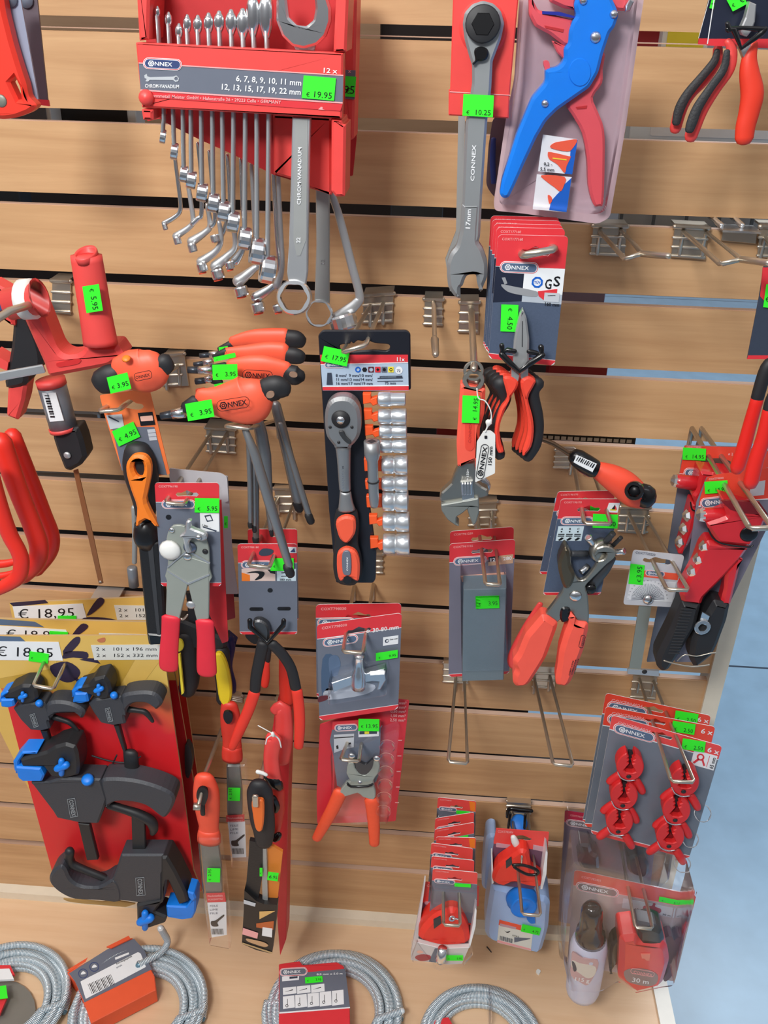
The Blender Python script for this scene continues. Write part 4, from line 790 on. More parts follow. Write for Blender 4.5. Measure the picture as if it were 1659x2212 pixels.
b = B(); LS = mat('greenish_tin', (158, 164, 156), .5, .25)
b.plate(f, sm2(pp('c7 180,1760 230,1735 300,1745 330,1800 400,1780 470,1810 480,1870 500,1930 505,2100 500,2212 160,2212 160,2080 165,1950 150,1850'), 2), 0, .003, LS, bev=.0006)
b.plate(f, rounded(pp('d3 495,1240 620,1170 775,1220 770,1590 690,1600 632,1360 575,1590 485,1560'), 2), .0005, .003, LS, bev=.0008); b.done('body', t)
for P in ('d3 495,1242 628,1130 780,1215 778,1226 628,1142 497,1252', 'd3 495,1265 632,1350 775,1290 776,1300 634,1362 497,1275'):
    b = B(); b.plate(f, pp(P), .0015, .001, SAT); b.done('fold_line', t)
b = B(); b.plate(f, sm2(pp('c7 255,1830 300,1790 310,1710 350,1705 350,1760 460,1805 480,1850 440,1870 360,1850 330,1900 350,1960 310,1960 285,1850')), .010, .006, SAT, bev=.0015); b.dome(f.pt(320+415/3.813, 680+1835/3.813, .011), (0, -1, 0), .003, .002, CHR); b.done('upper_jaw', t)
for x, y, r, m, nm in ((182, 1937, .0115, WHP, 'white_button'), (345, 1915, .007, mat('blue_steel', (120, 130, 150), .3, .8), 'punch_pin'), (322, 1992, .0045, CHR, 'rivet'), (195, 1775, .003, CHR, 'rivet'), (470, 1950, .003, BLK, 'rivet')):
    b = B(); b.dome(f.pt(320+x/3.813, 680+y/3.813, .0005), (0, -1, 0), r, r*.5, m); b.done(nm, t)
HR = mat('handle_cherry_red', (226, 44, 62), .5)
for P in ('d3 520,1580,58 515,1690,56 507,1800,58 505,1890,60 505,1920,54', 'd3 745,1605,58 752,1720,56 755,1830,60 758,1930,62 760,1955,54'):
    b = B(); b.sweep(P, d+.008, HR, .35, 4, 14); b.done('handle', t)
b = B(); b.dome(f.pt(200+652/3.072, 820+1495/3.072, .0), (0, -1, 0), .005, .002, SAT); b.sweep('d3 580,1500,8 560,1570,8 600,1590,8 630,1560,6', d+.004, NIK, 1, 3, 8); b.done('spring', t)
price(t, F(d), 447, 1092, 53, 31, '5.95', 1, h=.002, tsize=.36, ty=.35)
# tools hanging behind it
t = thing('snips', 'black snips with yellow grips hanging behind the red handled punch pliers', 'snips', (420, 1440, .12)); b = B(); b.plate(F(.125), sm2(pp('d3 560,1600 690,1640 800,1690 880,1740 860,1800 700,1790 590,1800 550,1700')), 0, .02, BLK, bev=.003); b.plate(F(.12), pp('d3 620,1420 760,1400 820,1590 790,1610 640,1610'), 0, .006, BLK); b.done('body', t)
b = B(); b.sweep('d3 620,1700,60 630,1800,66 640,1900,68 640,2000,62 625,2070,50', .12, BLK, .7, 4, 14); b.done('handle', t); b = B(); b.sweep('d3 850,1800,56 860,1920,54 875,2030,52 870,2130,46', .12, BLK, .7, 4, 14); b.done('handle', t)
b = B(); b.plate(F(.136), sm2(pp('d3 565,1735 590,1740 602,1775 590,1800 565,1805')), .0, .004, YEL, bev=.001); b.plate(F(.136), pp('d3 565,1830 580,1825 605,2080 590,2092'), 0, .004, YEL); b.done('grip_inlay', t)
b = B(); b.plate(F(.133), sm2(pp('d3 805,1845 850,1825 890,1900 918,2040 915,2130 880,2170 840,2130 820,2000'), 3), .0, .006, mat('lemon_grip', (240, 208, 34), .5), bev=.002); b.done('grip_inlay', t)
t = thing('snips', 'navy handled snips barely visible behind the yellow gripped ones', 'snips', (500, 1420, .08)); b = B(); b.sweep('d3 900,1720,40 915,1780,30 900,1900,26 925,2010,26 930,2070,20', .085, mat('navy_handle2', (30, 34, 96), .4), .7, 4); b.plate(F(.085), rounded(pp('d3 890,1690 955,1745 935,1790 870,1780'), 3), 0, .01, mat('navy_handle2', (30, 34, 96), .4)); b.done('handle', t)

# ================================================================== 180 mm nipper cards
def nipper(front):
    d = .151 if front else .11
    t = thing('nipper_pliers_pack', 'black and red handled nippers on a 180 mm grey card' if front else 'second nipper pliers on a red card directly behind the 180 mm card', 'pliers', (580, 1280, d)); f = F(d+.01)
    if front:
        q = Q(d, (513, 1175), (642, 1175), (642, 1370), (518, 1370))
        def ex(b, q):
            b.ink(q, [(.06, .48), (.63, .48), (.63, .72), (.06, .72)], mat('skin_print', (226, 200, 190), .4), .0006); b.ink(q, [(.06, .55), (.2, .6), (.2, .72), (.06, .72)], ORG2, .0008); b.ink(q, sm2([(.14, .56), (.3, .52), (.45, .55), (.4, .66), (.28, .7), (.36, .6), (.3, .555)]), BLKP, .0009); b.ink(q, [(.5, .49), (.63, .49), (.63, .58), (.55, .56)], BLKP, .0008)
            b.ink(q, [(.66, .48), (.98, .48), (.98, .72), (.66, .72)], mat('ice_print', (206, 224, 232), .4), .0006); b.text(q, '180 mm', .7, .71, .06, BLKP, 0, .0009); b.ink(q, [(.73, .55), (.9, .53), (.9, .54), (.74, .565)], BLKP, .0009); b.ink(q, [(.73, .62), (.92, .61), (.92, .618), (.73, .63)], BLKP, .0009)
            b.ink(q, circ(.54, .91, .045, 14), BLKP, .0006); b.ink(q, rrect(.18, 1.26, .42, 1.33, .034), BLKP, .0006); b.ink(q, rrect(.66, 1.25, .89, 1.32, .034), BLKP, .0006); b.ink(q, [(.8, .05), (.99, .06), (.99, .17), (.83, .17)], WHT, .0006); b.ink(q, [(.88, .15), (.95, .07), (.97, .15)], mat('navy_print', (60, 74, 120), .35), .0009); b.ink(q, sm2([(.36, .16), (.44, .08), (.6, .11), (.56, .2), (.4, .22)]), DGRP, .0009)
        card(t, q, .36, .05, (.3, .4, .48), 'COXT780180', (.5, .05, .02), extra=ex)
        b = B(); b.sweep('d4 360,1110,50 330,1250,48 300,1400,46 290,1520,44', d+.012, BLK, .6, 4, 14); b.done('handle_upper', t)
        b = B(); b.sweep('d4 440,1110,48 530,1200,48 610,1330,46 650,1500,46', d+.012, BLK, .6, 4, 14); b.done('handle_upper', t)
        b = B(); b.sweep('d4 285,1540,48 230,1700,46 150,1880,44 85,2030,32', d+.012, mat('dipped_red', (236, 58, 42), .5), .6, 4, 14); b.done('handle', t)
        b = B(); b.sweep('d4 660,1520,46 680,1680,46 685,1850,44 675,2020,38', d+.012, mat('dipped_red', (236, 58, 42), .5), .6, 4, 14); b.done('handle', t)
        b = B(); b.plate(f, sm2(pp('d4 270,920 330,905 390,940 415,1000 410,1080 400,1130 310,1130 320,1040 280,980')), .002, .008, mat('dark_steel', (96, 96, 98), .4, .8), bev=.002); b.done('jaws', t)
        b = B(); b.sweep('d4 245,900,22 245,960,22 400,1100,18 540,945,22 545,900,20', d+.014, BLK2, .8, 1, 8); b.done('tie_clip', t)
        price(t, F(d), 480+530/4.095, 1120+408/4.095, 50, 27, '€', 0, h=.002, tsize=.3)
    else:
        q = Q(d, (535, 1143), (642, 1143), (645, 1340), (540, 1340)); card(t, q, .5, .05, None, '', (.6, .15, .3))
        b = B(); b.sweep('d4 390,1260,26 385,1400,34 375,1480,30', d, mat('dipped_red', (236, 58, 42), .5), .6, 3); b.done('handle', t); b = B(); b.sweep('d4 530,1240,26 555,1450,50 570,1620,56', d, mat('dipped_red', (236, 58, 42), .5), .6, 3); b.done('handle', t)
        b = B(); b.sweep('d4 410,1140,28 400,1260,24', d, BLK, .7, 1); b.plate(F(d), sm2(pp('d4 210,1020 290,1010 320,1090 280,1110 215,1060')), 0, .01, BLK); b.done('jaws', t)
nipper(True); nipper(False)
# ================================================================== ratchet and socket set on a black card
d = .185; t = thing('socket_set', 'ratchet with nine sockets on a black 11x card, 17.95 sticker', 'socket set', (790, 950, d)); f = F(d)
b = B(); BC = mat('black_moulded_card', (30, 32, 40), .3)
b.plate(f, rounded(pp('c8 97,160 130,122 780,122 808,150 812,580 440,600 500,1500 545,1840 540,2040 520,2070 235,2068 180,1500 125,600'), 4, 3), -.004, .003, BC, bev=.0008, holes=[sm2(pp('c8 265,235 340,225 350,208 370,222 400,200 440,205 470,195 520,215 560,222 640,230 648,260 620,280 520,275 300,285'))])
b.done('backing_card', t)
b = B(); P = lambda s_: pp('c8 '+s_); h = -.003
b.ink(f, P('112,308 790,308 795,586 132,584'), mat('pale_blue_print', (176, 194, 214), .4), h); b.ink(f, P('112,308 790,308 790,365 116,382'), REDP, h+.0002); b.ink(f, P('116,382 790,365 790,371 116,388'), WHT, h+.0004); b.ink(f, P('131,555 795,548 795,582 132,582'), REDP, h+.0002); b.ink(f, P('131,550 795,543 795,549 131,556'), WHT, h+.0004)
b.text(f, '11x', 660+697/3.569, 680+358/3.569, 12, WHT, 0, h+.0008, width=68/3.569)
for i, (cx, m) in enumerate(((404, BLUP), (455, DGRP), (505, mat('maroon_print', (96, 36, 44), .4)), (557, REDP), (607, DGRP), (658, YEL))):
    X, Y = 660+cx/3.569, 680+423/3.569
    if i in (2,): b.ink(f, rrect(X-6, Y-6, X+6, Y+6, 1), m, h+.0006, [circ(X, Y, 4.4, 12)])
    elif i == 1: b.ink(f, circ(X, Y, 5.5, 6), BLKP, h+.0006)
    elif i in (3, 4, 5): b.ink(f, rrect(X-6, Y-6, X+6, Y+6, 1), m if i != 4 else GRYP, h+.0006); b.ink(f, circ(X, Y, 3.5, 4 if i == 3 else 8), BLKP, h+.0010, [circ(X, Y, 2.4, 8)] if i == 5 else [])
    else: b.ink(f, circ(X, Y, 6.2, 16), m, h+.0006, [circ(X, Y, 3.8, 6)])
b.ink(f, circ(660+720/3.569, 680+428/3.569, 8, 18), WHT, h+.0006); b.text(f, '72', 660+703/3.569, 680+441/3.569, 8, GRYP, 0, h+.001)
for i, st in enumerate(('8 mm/  9 mm/10 mm/', '11 mm/13 mm/14 mm/', '16 mm/17 mm/19 mm')): b.text(f, st, 660+232/3.569, 680+(478+i*31)/3.569, 8.6, DGRP, 0, h+.0006, width=285/3.569)
b.text(f, '75 mm', 660+610/3.569, 680+537/3.569, 8.5, DGRP, 0, h+.0006, width=86/3.569)
b.ink(f, P('555,488 750,484 750,490 555,494'), DGRP, h+.0006); b.ink(f, P('572,474 745,470 745,484 572,486'), DGRP, h+.0006, [P('576,477 700,474 700,482 576,483')]); b.ink(f, P('552,512 750,508 750,513 552,516'), DGRP, h+.0006); b.ink(f, P('168,448 200,448 204,480 210,540 162,540 166,480'), DGRP, h+.0006)
logo(b, f, 660+222/3.569, 680+388/3.569, 44, 0, h+.0006); b.done('label', t)
price(t, f, 660+230/3.569, 680+320/3.569, 57, 33, '17.95', 12, h=.001, tsize=.36)
OC2 = mat('orange_clip', (246, 92, 40), .45)
b = B(); G = mat('ratchet_satin', (160, 162, 164), .4, .7)
b.plate(f, sm2(pp('c8 145,800 160,710 210,655 280,640 350,655 405,715 424,800 420,920 385,985 350,1020 340,1040 235,1040 215,1015 165,950 150,880'), 3), .014, .014, G, bev=.003)
b.sweep('c8 290,1020,56 295,1100,50 300,1250,44 305,1345,42', d+.006, G, .8, 3, 16); b.sweep('c8 308,1360,40 312,1440,50 318,1500,62', d+.006, G, .8, 3, 16, cap='flat')
b.text(f, 'VANADIUM', 660+300/3.569, 680+1345/3.569, 6.5, CHR, -92, .0195, width=180/3.569)
b.done('ratchet', t)
b = B(); b.sweep('c8 318,1505,76 318,1600,90 316,1750,84 322,1850,100 326,1960,104 320,2040,86', d+.004, BLK, .5, 4, 18); b.done('handle', t)
b = B(); b.plate(f, sm2(pp('c8 235,1600 300,1560 370,1575 385,1630 375,1700 320,1765 270,1740 245,1680'), 3), .018, .006, ORG, bev=.002); b.done('upper_grip_inlay', t)
b = B(); b.plate(f, sm2(pp('c8 240,1900 250,1840 310,1805 380,1830 412,1900 415,2000 400,2060 330,2030 270,2060 245,2000'), 3), .018, .006, ORG, bev=.002); b.plate(f, sm2(pp('c8 282,1850 315,1822 348,1850 350,1990 318,2012 286,1985'), 3), .0195, .003, GRYP, bev=.0006); b.text(f, 'CONNEX', 660+328/3.569, 680+1975/3.569, 5, WHT, -90, .0198, width=30); b.ink(f, circ(660+322/3.569, 680+2045/3.569, 9, 16), BLKP, .0185); b.done('lower_grip_inlay', t)
b = B(); c = f.pt(660+272/3.569, 680+805/3.569, .014); b.lathe(c, (0, -1, 0), [(0, .0085), (.0015, .008)], BLK, 24); b.lathe(c, (0, -1, 0), [(0.001, .0038), (.003, .0036)], CHR, 16)
for x, y in ((190, 865), (358, 865), (256, 982)): b.lathe(f.pt(660+x/3.569, 680+y/3.569, .0138), (0, -1, 0), [(0, .0015), (.0008, .0014)], BLK, 10)
b.plate(f, sm2(pp('c8 255,905 290,900 310,940 350,980 345,1000 310,985 275,945')), .0165, .003, mat('dark_lever', (50, 52, 54), .4), bev=.0006)
b.done('ratchet_drive', t)
b = B(); b.ring(f.pt(660+308/3.569, 680+1352/3.569, .006), (0, 0, 1), .0050, .004, .001, BLK, 14); b.done('tie_band', t)
# orange rail with clips, then sockets
for i, (y0, y1) in enumerate(((612, 705), (735, 830), (862, 950), (1110, 1210), (1280, 1350), (1400, 1490), (1550, 1635), (1725, 1820))):
    b = B(); dx = i*8; x0 = 440+dx*1.0
    if i in (3, 4, 5): b.plate(f, rounded(pp('c8 %d,%d %d,%d %d,%d %d,%d' % (448+(i-3)*9, y0, 586, y0, 590, y1, 455+(i-3)*9, y1)), 2), .003, .006, OC2, bev=.001)
    else: b.plate(f, pp('c8 %d,%d %d,%d %d,%d %d,%d %d,%d %d,%d %d,%d %d,%d %d,%d' % (x0, y0, x0+62, y0, x0+64, y0+38, x0+88, y0+30, x0+112, y0+25, x0+115, y1-12, x0+78, y1, x0+60, y1-22, x0+4, y1-14)), .003, .006, OC2, bev=.001)
    b.done('socket_clip', t)
SOC = [(598, 702, 560, 772, 22, .8), (728, 838, 562, 778, 24, .95), (846, 948, 570, 780, 24, .9), (960, 1060, 575, 782, 24, .95), (1090, 1220, 590, 788, 27, 1), (1245, 1355, 590, 788, 27, 1), (1360, 1505, 595, 790, 28, 1), (1525, 1660, 598, 800, 28, 1), (1690, 1838, 600, 802, 30, 1)]
for i, (y0, y1, x0, x1, st, e_) in enumerate(SOC):
    b = B(); X = lambda x: 660+x/3.569
    y = 680+(y0+y1)/2/3.569; a = f.pt(X(x0), y, .004); c = f.pt(X(x1), y, .004); L = (c-a).length; R = (y1-y0)/3.569/2*scale_at(a)*1.2
    m_ = mat('socket_chrome', (222, 226, 230), .28, .75)
    b.lathe(a, (c-a), [(0, R*.82), (.001, R*.9), (L*.44, R*.94), (L*.45, R*.84), (L*.5, R*.84), (L*.53, R*e_), (L*.97, R*e_), (L, R*e_*.93), (L, R*.6), (L*.8, R*.55)], m_, 26)
    b.done('socket', t)
b = B(); m_ = mat('socket_chrome', (222, 226, 230), .28, .75)
a = f.pt(660+510/3.569, 680+975/3.569, .018); c = f.pt(660+530/3.569, 680+1480/3.569, .018); ax = (c-a); L = ax.length; k = scale_at(a)/3.569
b.lathe(a, ax, [(0, 42*k), (0, 62*k), (L*.2, 62*k), (L*.3, 42*k), (L*.6, 42*k), (L*.85, 40*k), (L*.97, 34*k), (L, 28*k)], G, 22); b.ring(a+ax*.6, ax, 48*k, 40*k, .0015, BLK, 16); b.lathe(a-ax.normalized()*.0003, ax, [(0, 36*k), (.0005, 36*k)], DGR, 4, False); b.done('extension_bar', t)
hook('800,660 828,655', '740,762 790,745', .205, 'hook carrying the black socket set card', '786,642 850,638 848,697 782,700')
hook('765,1265 806,1262', '741,1408 784,1410', .205, 'hook carrying the 30-80 mm blister card', '812,1200 826,1200 826,1240 812,1240')
hook('778,1535 792,1530', '736,1640 775,1645', .20, 'hook carrying the orange handled crimping pliers card', None)

# ================================================================== 30-80 mm blister and the crimping pliers below
for i in (1, 0):
    d = .157 if i == 0 else .125; t = thing('deburring_pack', 'chrome cross shaped fitting tool in a blister card marked 30-80 mm' if i == 0 else 'second copy of the 30-80 mm card, its red top showing above', 'pack', (775, 1430, d))
    q = Q(d, (684, 1349), (868, 1324), (860, 1532), (690, 1557)) if i == 0 else Q(d, (682, 1306), (867, 1303), (862, 1500), (684, 1508))
    def ex(b, q):
        if i: return
        b.text(q, '⌀ 30-80 mm', .58, .215, .085, WHT, 0, .0006, width=.36) if 0 else (b.ink(q, circ(.61, .19, .02, 12), WHT, .0006, [circ(.61, .19, .011, 8)]), b.text(q, '30-80 mm', .66, .215, .08, WHT, 0, .0006, width=.31))
        b.ink(q, [(.79, .31), (.97, .31), (.97, .43), (.79, .43)], WHT, .0006); b.ink(q, circ(.835, .365, .025, 12), DGRP, .0009, [circ(.84, .365, .016, 10)]); b.text(q, 'Dosen- sockel', .87, .36, .03, BLKP, 0, .0009, width=.09)
        b.ink(q, sm2([(.06, .5), (.2, .48), (.25, .8), (.2, .95), (.05, 1.1)]), mat('dusk_blue_print', (70, 92, 120), .4), .0005); b.ink(q, sm2([(.14, .5), (.24, .48), (.28, .62), (.22, .8), (.15, .75)]), LBL, .0007)
        b.ink(q, sm2([(.1, .95), (.4, .9), (.7, 1.0), (.6, 1.12), (.1, 1.12)]), mat('pale_pipe_print', (190, 196, 206), .4), .0005); b.ink(q, sm2([(.0, 1.06), (.1, 1.05), (.14, 1.1), (.0, 1.14)]), mat('maroon_print', (96, 36, 44), .4), .0007)
    card(t, q, .2 if i == 0 else .18, .07, (.26, .27, .38) if i == 0 else (.22, .25, .4), 'COXT798030', (.5, .17, .3), extra=ex, main=GRYP, lang=0)
    if i == 0:
        MC = mat('zinc_plated', (206, 212, 218), .28, .9)
        b = B(); b.plate(q, [(.18, .78), (.46, .72), (.46, .84), (.2, .92)], .012, .012, MC, bev=.001); b.plate(q, [(.56, .72), (.82, .68), (.84, .86), (.78, .98), (.74, .98), (.76, .86), (.68, .84), (.56, .84)], .012, .010, MC, bev=.001); b.done('cutter_arms', t)
        b = B(); c = q.pt(.51, .90, .012); e_ = q.pt(.52, .42, .012); ax = e_-c; b.lathe(c, ax, [(0, .008), (.006, .0085), (.02, .0075), (.03, .0045), (ax.length*.9, .0042), (ax.length, .006)], CHR, 18); b.done('spindle', t)
        b = B(); b.plate(q, rounded([(.16, .66), (.4, .62), (.45, .42), (.58, .42), (.62, .62), (.86, .64), (.86, 1.02), (.14, 1.04)], .04), .022, .021, CLR2, bev=.003); b.done('blister', t)
        price(t, q, .84, .56, .26, .115, '9.95', -1, tsize=.36, h=.003)
d = .145; t = thing('crimping_pliers_pack', 'grey crimping pliers with orange handles on a red card, 13.95 sticker', 'pliers', (790, 1680, d)); f = F(d)
b = B(); b.plate(F(.13), rounded(pp('d5 720,965 800,975 735,1550 695,1905 640,1910 90,1925 85,1700 110,1160 600,1000'), 3), 0, .001, mat('crimson_card', (214, 44, 58), .4), bev=.0003)
g = F(.1315)
for i, s_ in enumerate(('mm²', 'mm²', '0,50 mm²', '1,50 mm²', '2,50 mm²')): b.text(g, s_, 660+(778-i*2)/3.569, 1240+(1005+i*33)/3.569, 8.5, PNK, 1, .0003, anchor='r')
for i in range(5): b.ink(g, pp('d5 %d,%d %d,%d %d,%d %d,%d' % (715-i*6, 1280+i*120, 745-i*6, 1280+i*120, 744-i*6, 1286+i*120, 714-i*6, 1286+i*120)), PNK)
b.done('backing_card', t)
b = B(); g = F(.142); b.plate(g, sm2(pp('d5 205,1200 560,1180 580,1190 570,1400 565,1500 545,1600 420,1680 260,1640 240,1600 215,1400'), 2), 0, .0008, GRYP); b.plate(g, pp('d5 208,1140 580,1120 580,1180 206,1200'), .0003, .0008, REDP); b.plate(g, pp('d5 408,1205 567,1200 565,1250 408,1258'), .0006, .0006, WHT); b.ink(g, pp('d5 415,1215 550,1212 550,1232 415,1236'), DGRP, .001); b.ink(g, pp('d5 455,1215 490,1214 490,1232 455,1234'), YEL, .0013)
b.ink(g, pp('d5 218,1240 375,1232 372,1335 300,1350 220,1380'), mat('pale_grey_print', (196, 200, 206), .4), .0006); b.ink(g, pp('d5 235,1325 250,1320 255,1345 240,1350'), BLKP, .001); b.ink(g, pp('d5 310,1305 350,1300 350,1312 310,1315'), BLKP, .001); b.ink(g, pp('d5 220,1262 370,1252 370,1258 220,1268'), BLKP, .001)
logo(b, g, 660+312/3.569, 1240+1185/3.569, 50, -3, .0008); b.done('insert_card', t)
b = B(); b.plate(f, sm2(pp('d5 330,1465 370,1455 382,1500 420,1545 460,1550 510,1500 525,1440 560,1430 572,1490 560,1540 520,1600 540,1690 525,1740 440,1720 400,1690 300,1720 255,1700 310,1620 345,1600 315,1540'), 2), .008, .006, LS, bev=.001); b.plate(f, sm2(pp('d5 385,1440 430,1460 470,1470 520,1430 515,1490 470,1545 420,1540 390,1500')), .0075, .004, mat('dark_steel', (96, 96, 98), .4, .8)); b.done('jaws', t)
b = B(); b.sweep('d5 325,1615,9 350,1638,9 480,1635,9 515,1620,9', d+.012, BLK2, 1, 2, 8); b.done('spring_band', t)
for x, y in ((548, 1420), (356, 1400), (420, 1600)): b = B(); b.dome(f.pt(660+x/3.569, 1240+y/3.569, .007), (0, -1, 0), .0045 if y < 1500 else .003, .003, CHR); b.done('rivet', t)
OH = mat('dipped_orange', (238, 84, 48), .5, bump=.4, scale=200)
b = B(); b.sweep('d5 270,1680,52 215,1800,48 150,1920,44 85,2040,34', d+.004, OH, .6, 4, 14); b.done('handle', t)
b = B(); b.sweep('d5 510,1740,54 520,1850,46 528,1960,42 530,2080,36', d+.004, OH, .6, 4, 14); b.done('handle', t)
b = B(); b.plate(F(.150), rounded(pp('d5 190,1400 700,1205 720,1240 640,1900 620,1940 190,1945 200,1600'), 6), 0, .016, CLR2, bev=.002); b.done('blister', t)
for i in range(6): y = 1330+i*100; b = B(); c = F(.153).pt(660+(630-i*6)/3.569, 1240+y/3.569); b.ring(c, (0, -1, 0), .0095, .0075, .003, CLR, 16); b.done('blister_dimple', t)
price(t, F(.145), 660+488/3.569, 1240+1165/3.569, 45, 26, '13.95', 1, h=.001, tsize=.38)

# ================================================================== adjustable wrench
def adj(front):
    d = .20 if front else .14; f = F(d)
    t = thing('adjustable_wrench', 'adjustable wrench with orange red sleeve, 14.95 sticker and white 150 mm tag' if front else 'second adjustable wrench, chrome jaw tip showing behind the tagged one', 'wrench', (1015, 1000, d))
    if not front:
        b = B(); b.sweep('d1 430,1830,30 460,1870,30 440,1920,26', d, CHR, .6, 3); b.plate(f, rounded(pp('d1 155,1915 200,1900 260,1880 260,1930 180,1945'), 2), 0, .006, CHR, bev=.001); b.plate(f, pp('d1 340,1920 455,1900 460,1940 350,1960'), 0, .006, CHR); b.done('jaws', t); b = B(); b.sweep('d1 400,1230,20 395,1500,40 400,1750,36 410,1850,30', d-.008, mat('sleeve_orange_red', (246, 96, 76), .5), .5, 3); b.done('sleeve', t); b = B(); b.sweep('d1 410,1840,30 420,1900,30', d, CHR, .6, 1); b.done('neck', t); return
    NK = mat('adj_nickel', (172, 170, 162), .3, .9)
    b = B(); f2 = F(d); b.ring(f2.pt(900+378/3.0725, 440+1170/3.0725, .004), (0, -1, .2), .0095, .0058, .006, NK, 26); b.ring(f2.pt(900+378/3.0725, 440+1110/3.0725, .003), (0, -1, .2), .0088, .0062, .004, NK, 26)
    b.plate(f, rounded(pp('d1 318,1150 440,1150 450,1250 310,1240'), 2), 0, .004, NK)
    b.done('hang_ring', t); b = B()
    b.plate(f, sm2(pp('d1 280,1740 385,1720 395,1850 470,1900 470,1945 410,1960 250,1990 160,1980 165,1920 230,1860'), 2), .004, .010, NK, bev=.0015)
    b.done('head', t); b = B(); b.plate(f, rounded(pp('d1 160,2000 320,1975 412,1955 415,2020 360,2010 300,2060 265,2080 262,2120 285,2142 260,2140 205,2100 165,2040'), 3, 3), .008, .014, mat('jaw_face_grey', (132, 136, 132), .45, .4), bev=.001); b.done('fixed_jaw', t); b = B(); b.plate(f, rounded(pp('d1 330,2020 412,1985 415,2050 395,2120 375,2140 355,2090'), 3), .007, .013, mat('jaw_face_grey', (122, 126, 122), .45, .5), bev=.001)
    b.done('moving_jaw', t)
    b = B()
    for k in range(4): b.plate(f, rounded(pp('d1 %d,1860 %d,1858 %d,1935 %d,1940' % (298+k*18, 311+k*18, 313+k*18, 300+k*18)), 1), .0105, .004, CHR, bev=.0008)
    b.plate(f, pp('d1 292,1850 372,1842 384,1970 305,1980'), .006, .003, CHR); b.done('adjusting_screw', t)
    b = B(); b.text(f, '+150+', 900+345/3.0725, 440+1835/3.0725, 7, WHT, -88, .0045, width=24); b.done('size_mark', t)
    b = B(); b.plate(f, rounded(pp('d1 290,1200 458,1235 450,1400 420,1500 410,1720 400,1705 272,1755 265,1600 275,1450'), 4), .009, .012, mat('sleeve_orange_red', (246, 96, 76), .5), bev=.003); b.plate(f, rounded(pp('d1 320,1440 380,1430 385,1620 355,1645 322,1630'), 6), .0096, .001, mat('sleeve_recess', (234, 74, 56), .5)); b.text(f, 'CONNEX', 900+360/3.0725, 440+1590/3.0725, 8, mat('sleeve_mark', (200, 60, 50), .5), -88, .0100, width=45); b.done('sleeve', t)
    b = B(); b.plate(f, rounded(pp('d1 400,1580 445,1508 490,1505 522,1530 520,1790 388,1850'), 3), .016, .0008, WHP)
    for w_ in (1,):
        x, y, an = 900+437/3.0725, 440+1712/3.0725, -80
        b.ink(f, rot(rrect(x-38, y-9, x+38, y+9, 8.5), x, y, an), BLKP, .0168, [rot(rrect(x-36.8, y-7.8, x+36.8, y+7.8, 7.5), x, y, an)])
        k = lambda pl: rot(pl, x, y, an); b.ink(f, k(circ(x-25, y, 7, 6)), BLKP, .0168, [k(circ(x-25, y, 4.6, 12))]); b.ink(f, k(circ(x-25, y, 3.2, 12)), BLKP, .0168, [k(circ(x-25, y, 1.6, 8))]); p = rot([(x-17, y+4.8)], x, y, an)[0]; b.text(f, 'NNEX', p[0], p[1], 13, BLKP, an, .0168, width=50)
    b.text(f, '150 mm', 900+496/3.0725, 440+1742/3.0725, 11, BLKP, -86, .0168, width=130/3.0725); b.ink(f, rrect(900+450/3.0725, 440+1540/3.0725, 900+468/3.0725, 440+1560/3.0725, 1), BLKP, .0168)
    b.done('paper_tag', t)
    b = B(); b.sweep('d1 400,1225,4 410,1290,4 455,1310,4 490,1370,4 495,1430,5 480,1450,22 470,1480,6 455,1515,5', d+.017, WHP, .5, 4, 8); b.done('tag_string', t)
    price(t, f, 900+360/3.0725, 440+1365/3.0725, 38, 59, '14.95', 2, -84, h=.0115, tsize=.3, ty=.36)
adj(True); adj(False)
hook('1018,672 1018,672', '1018,672,.02 1024,790,.205 1024,796,.21', .21, 'single prong hook carrying the adjustable wrench', '994,657 1034,657 1034,721 990,719', single=True, r=.0028)
hook('1030,1105 1062,1105', '1049,1262 1080,1264', .19, 'hook carrying the grey whetstone packs', '1014,1088 1073,1086 1068,1138 1012,1138')

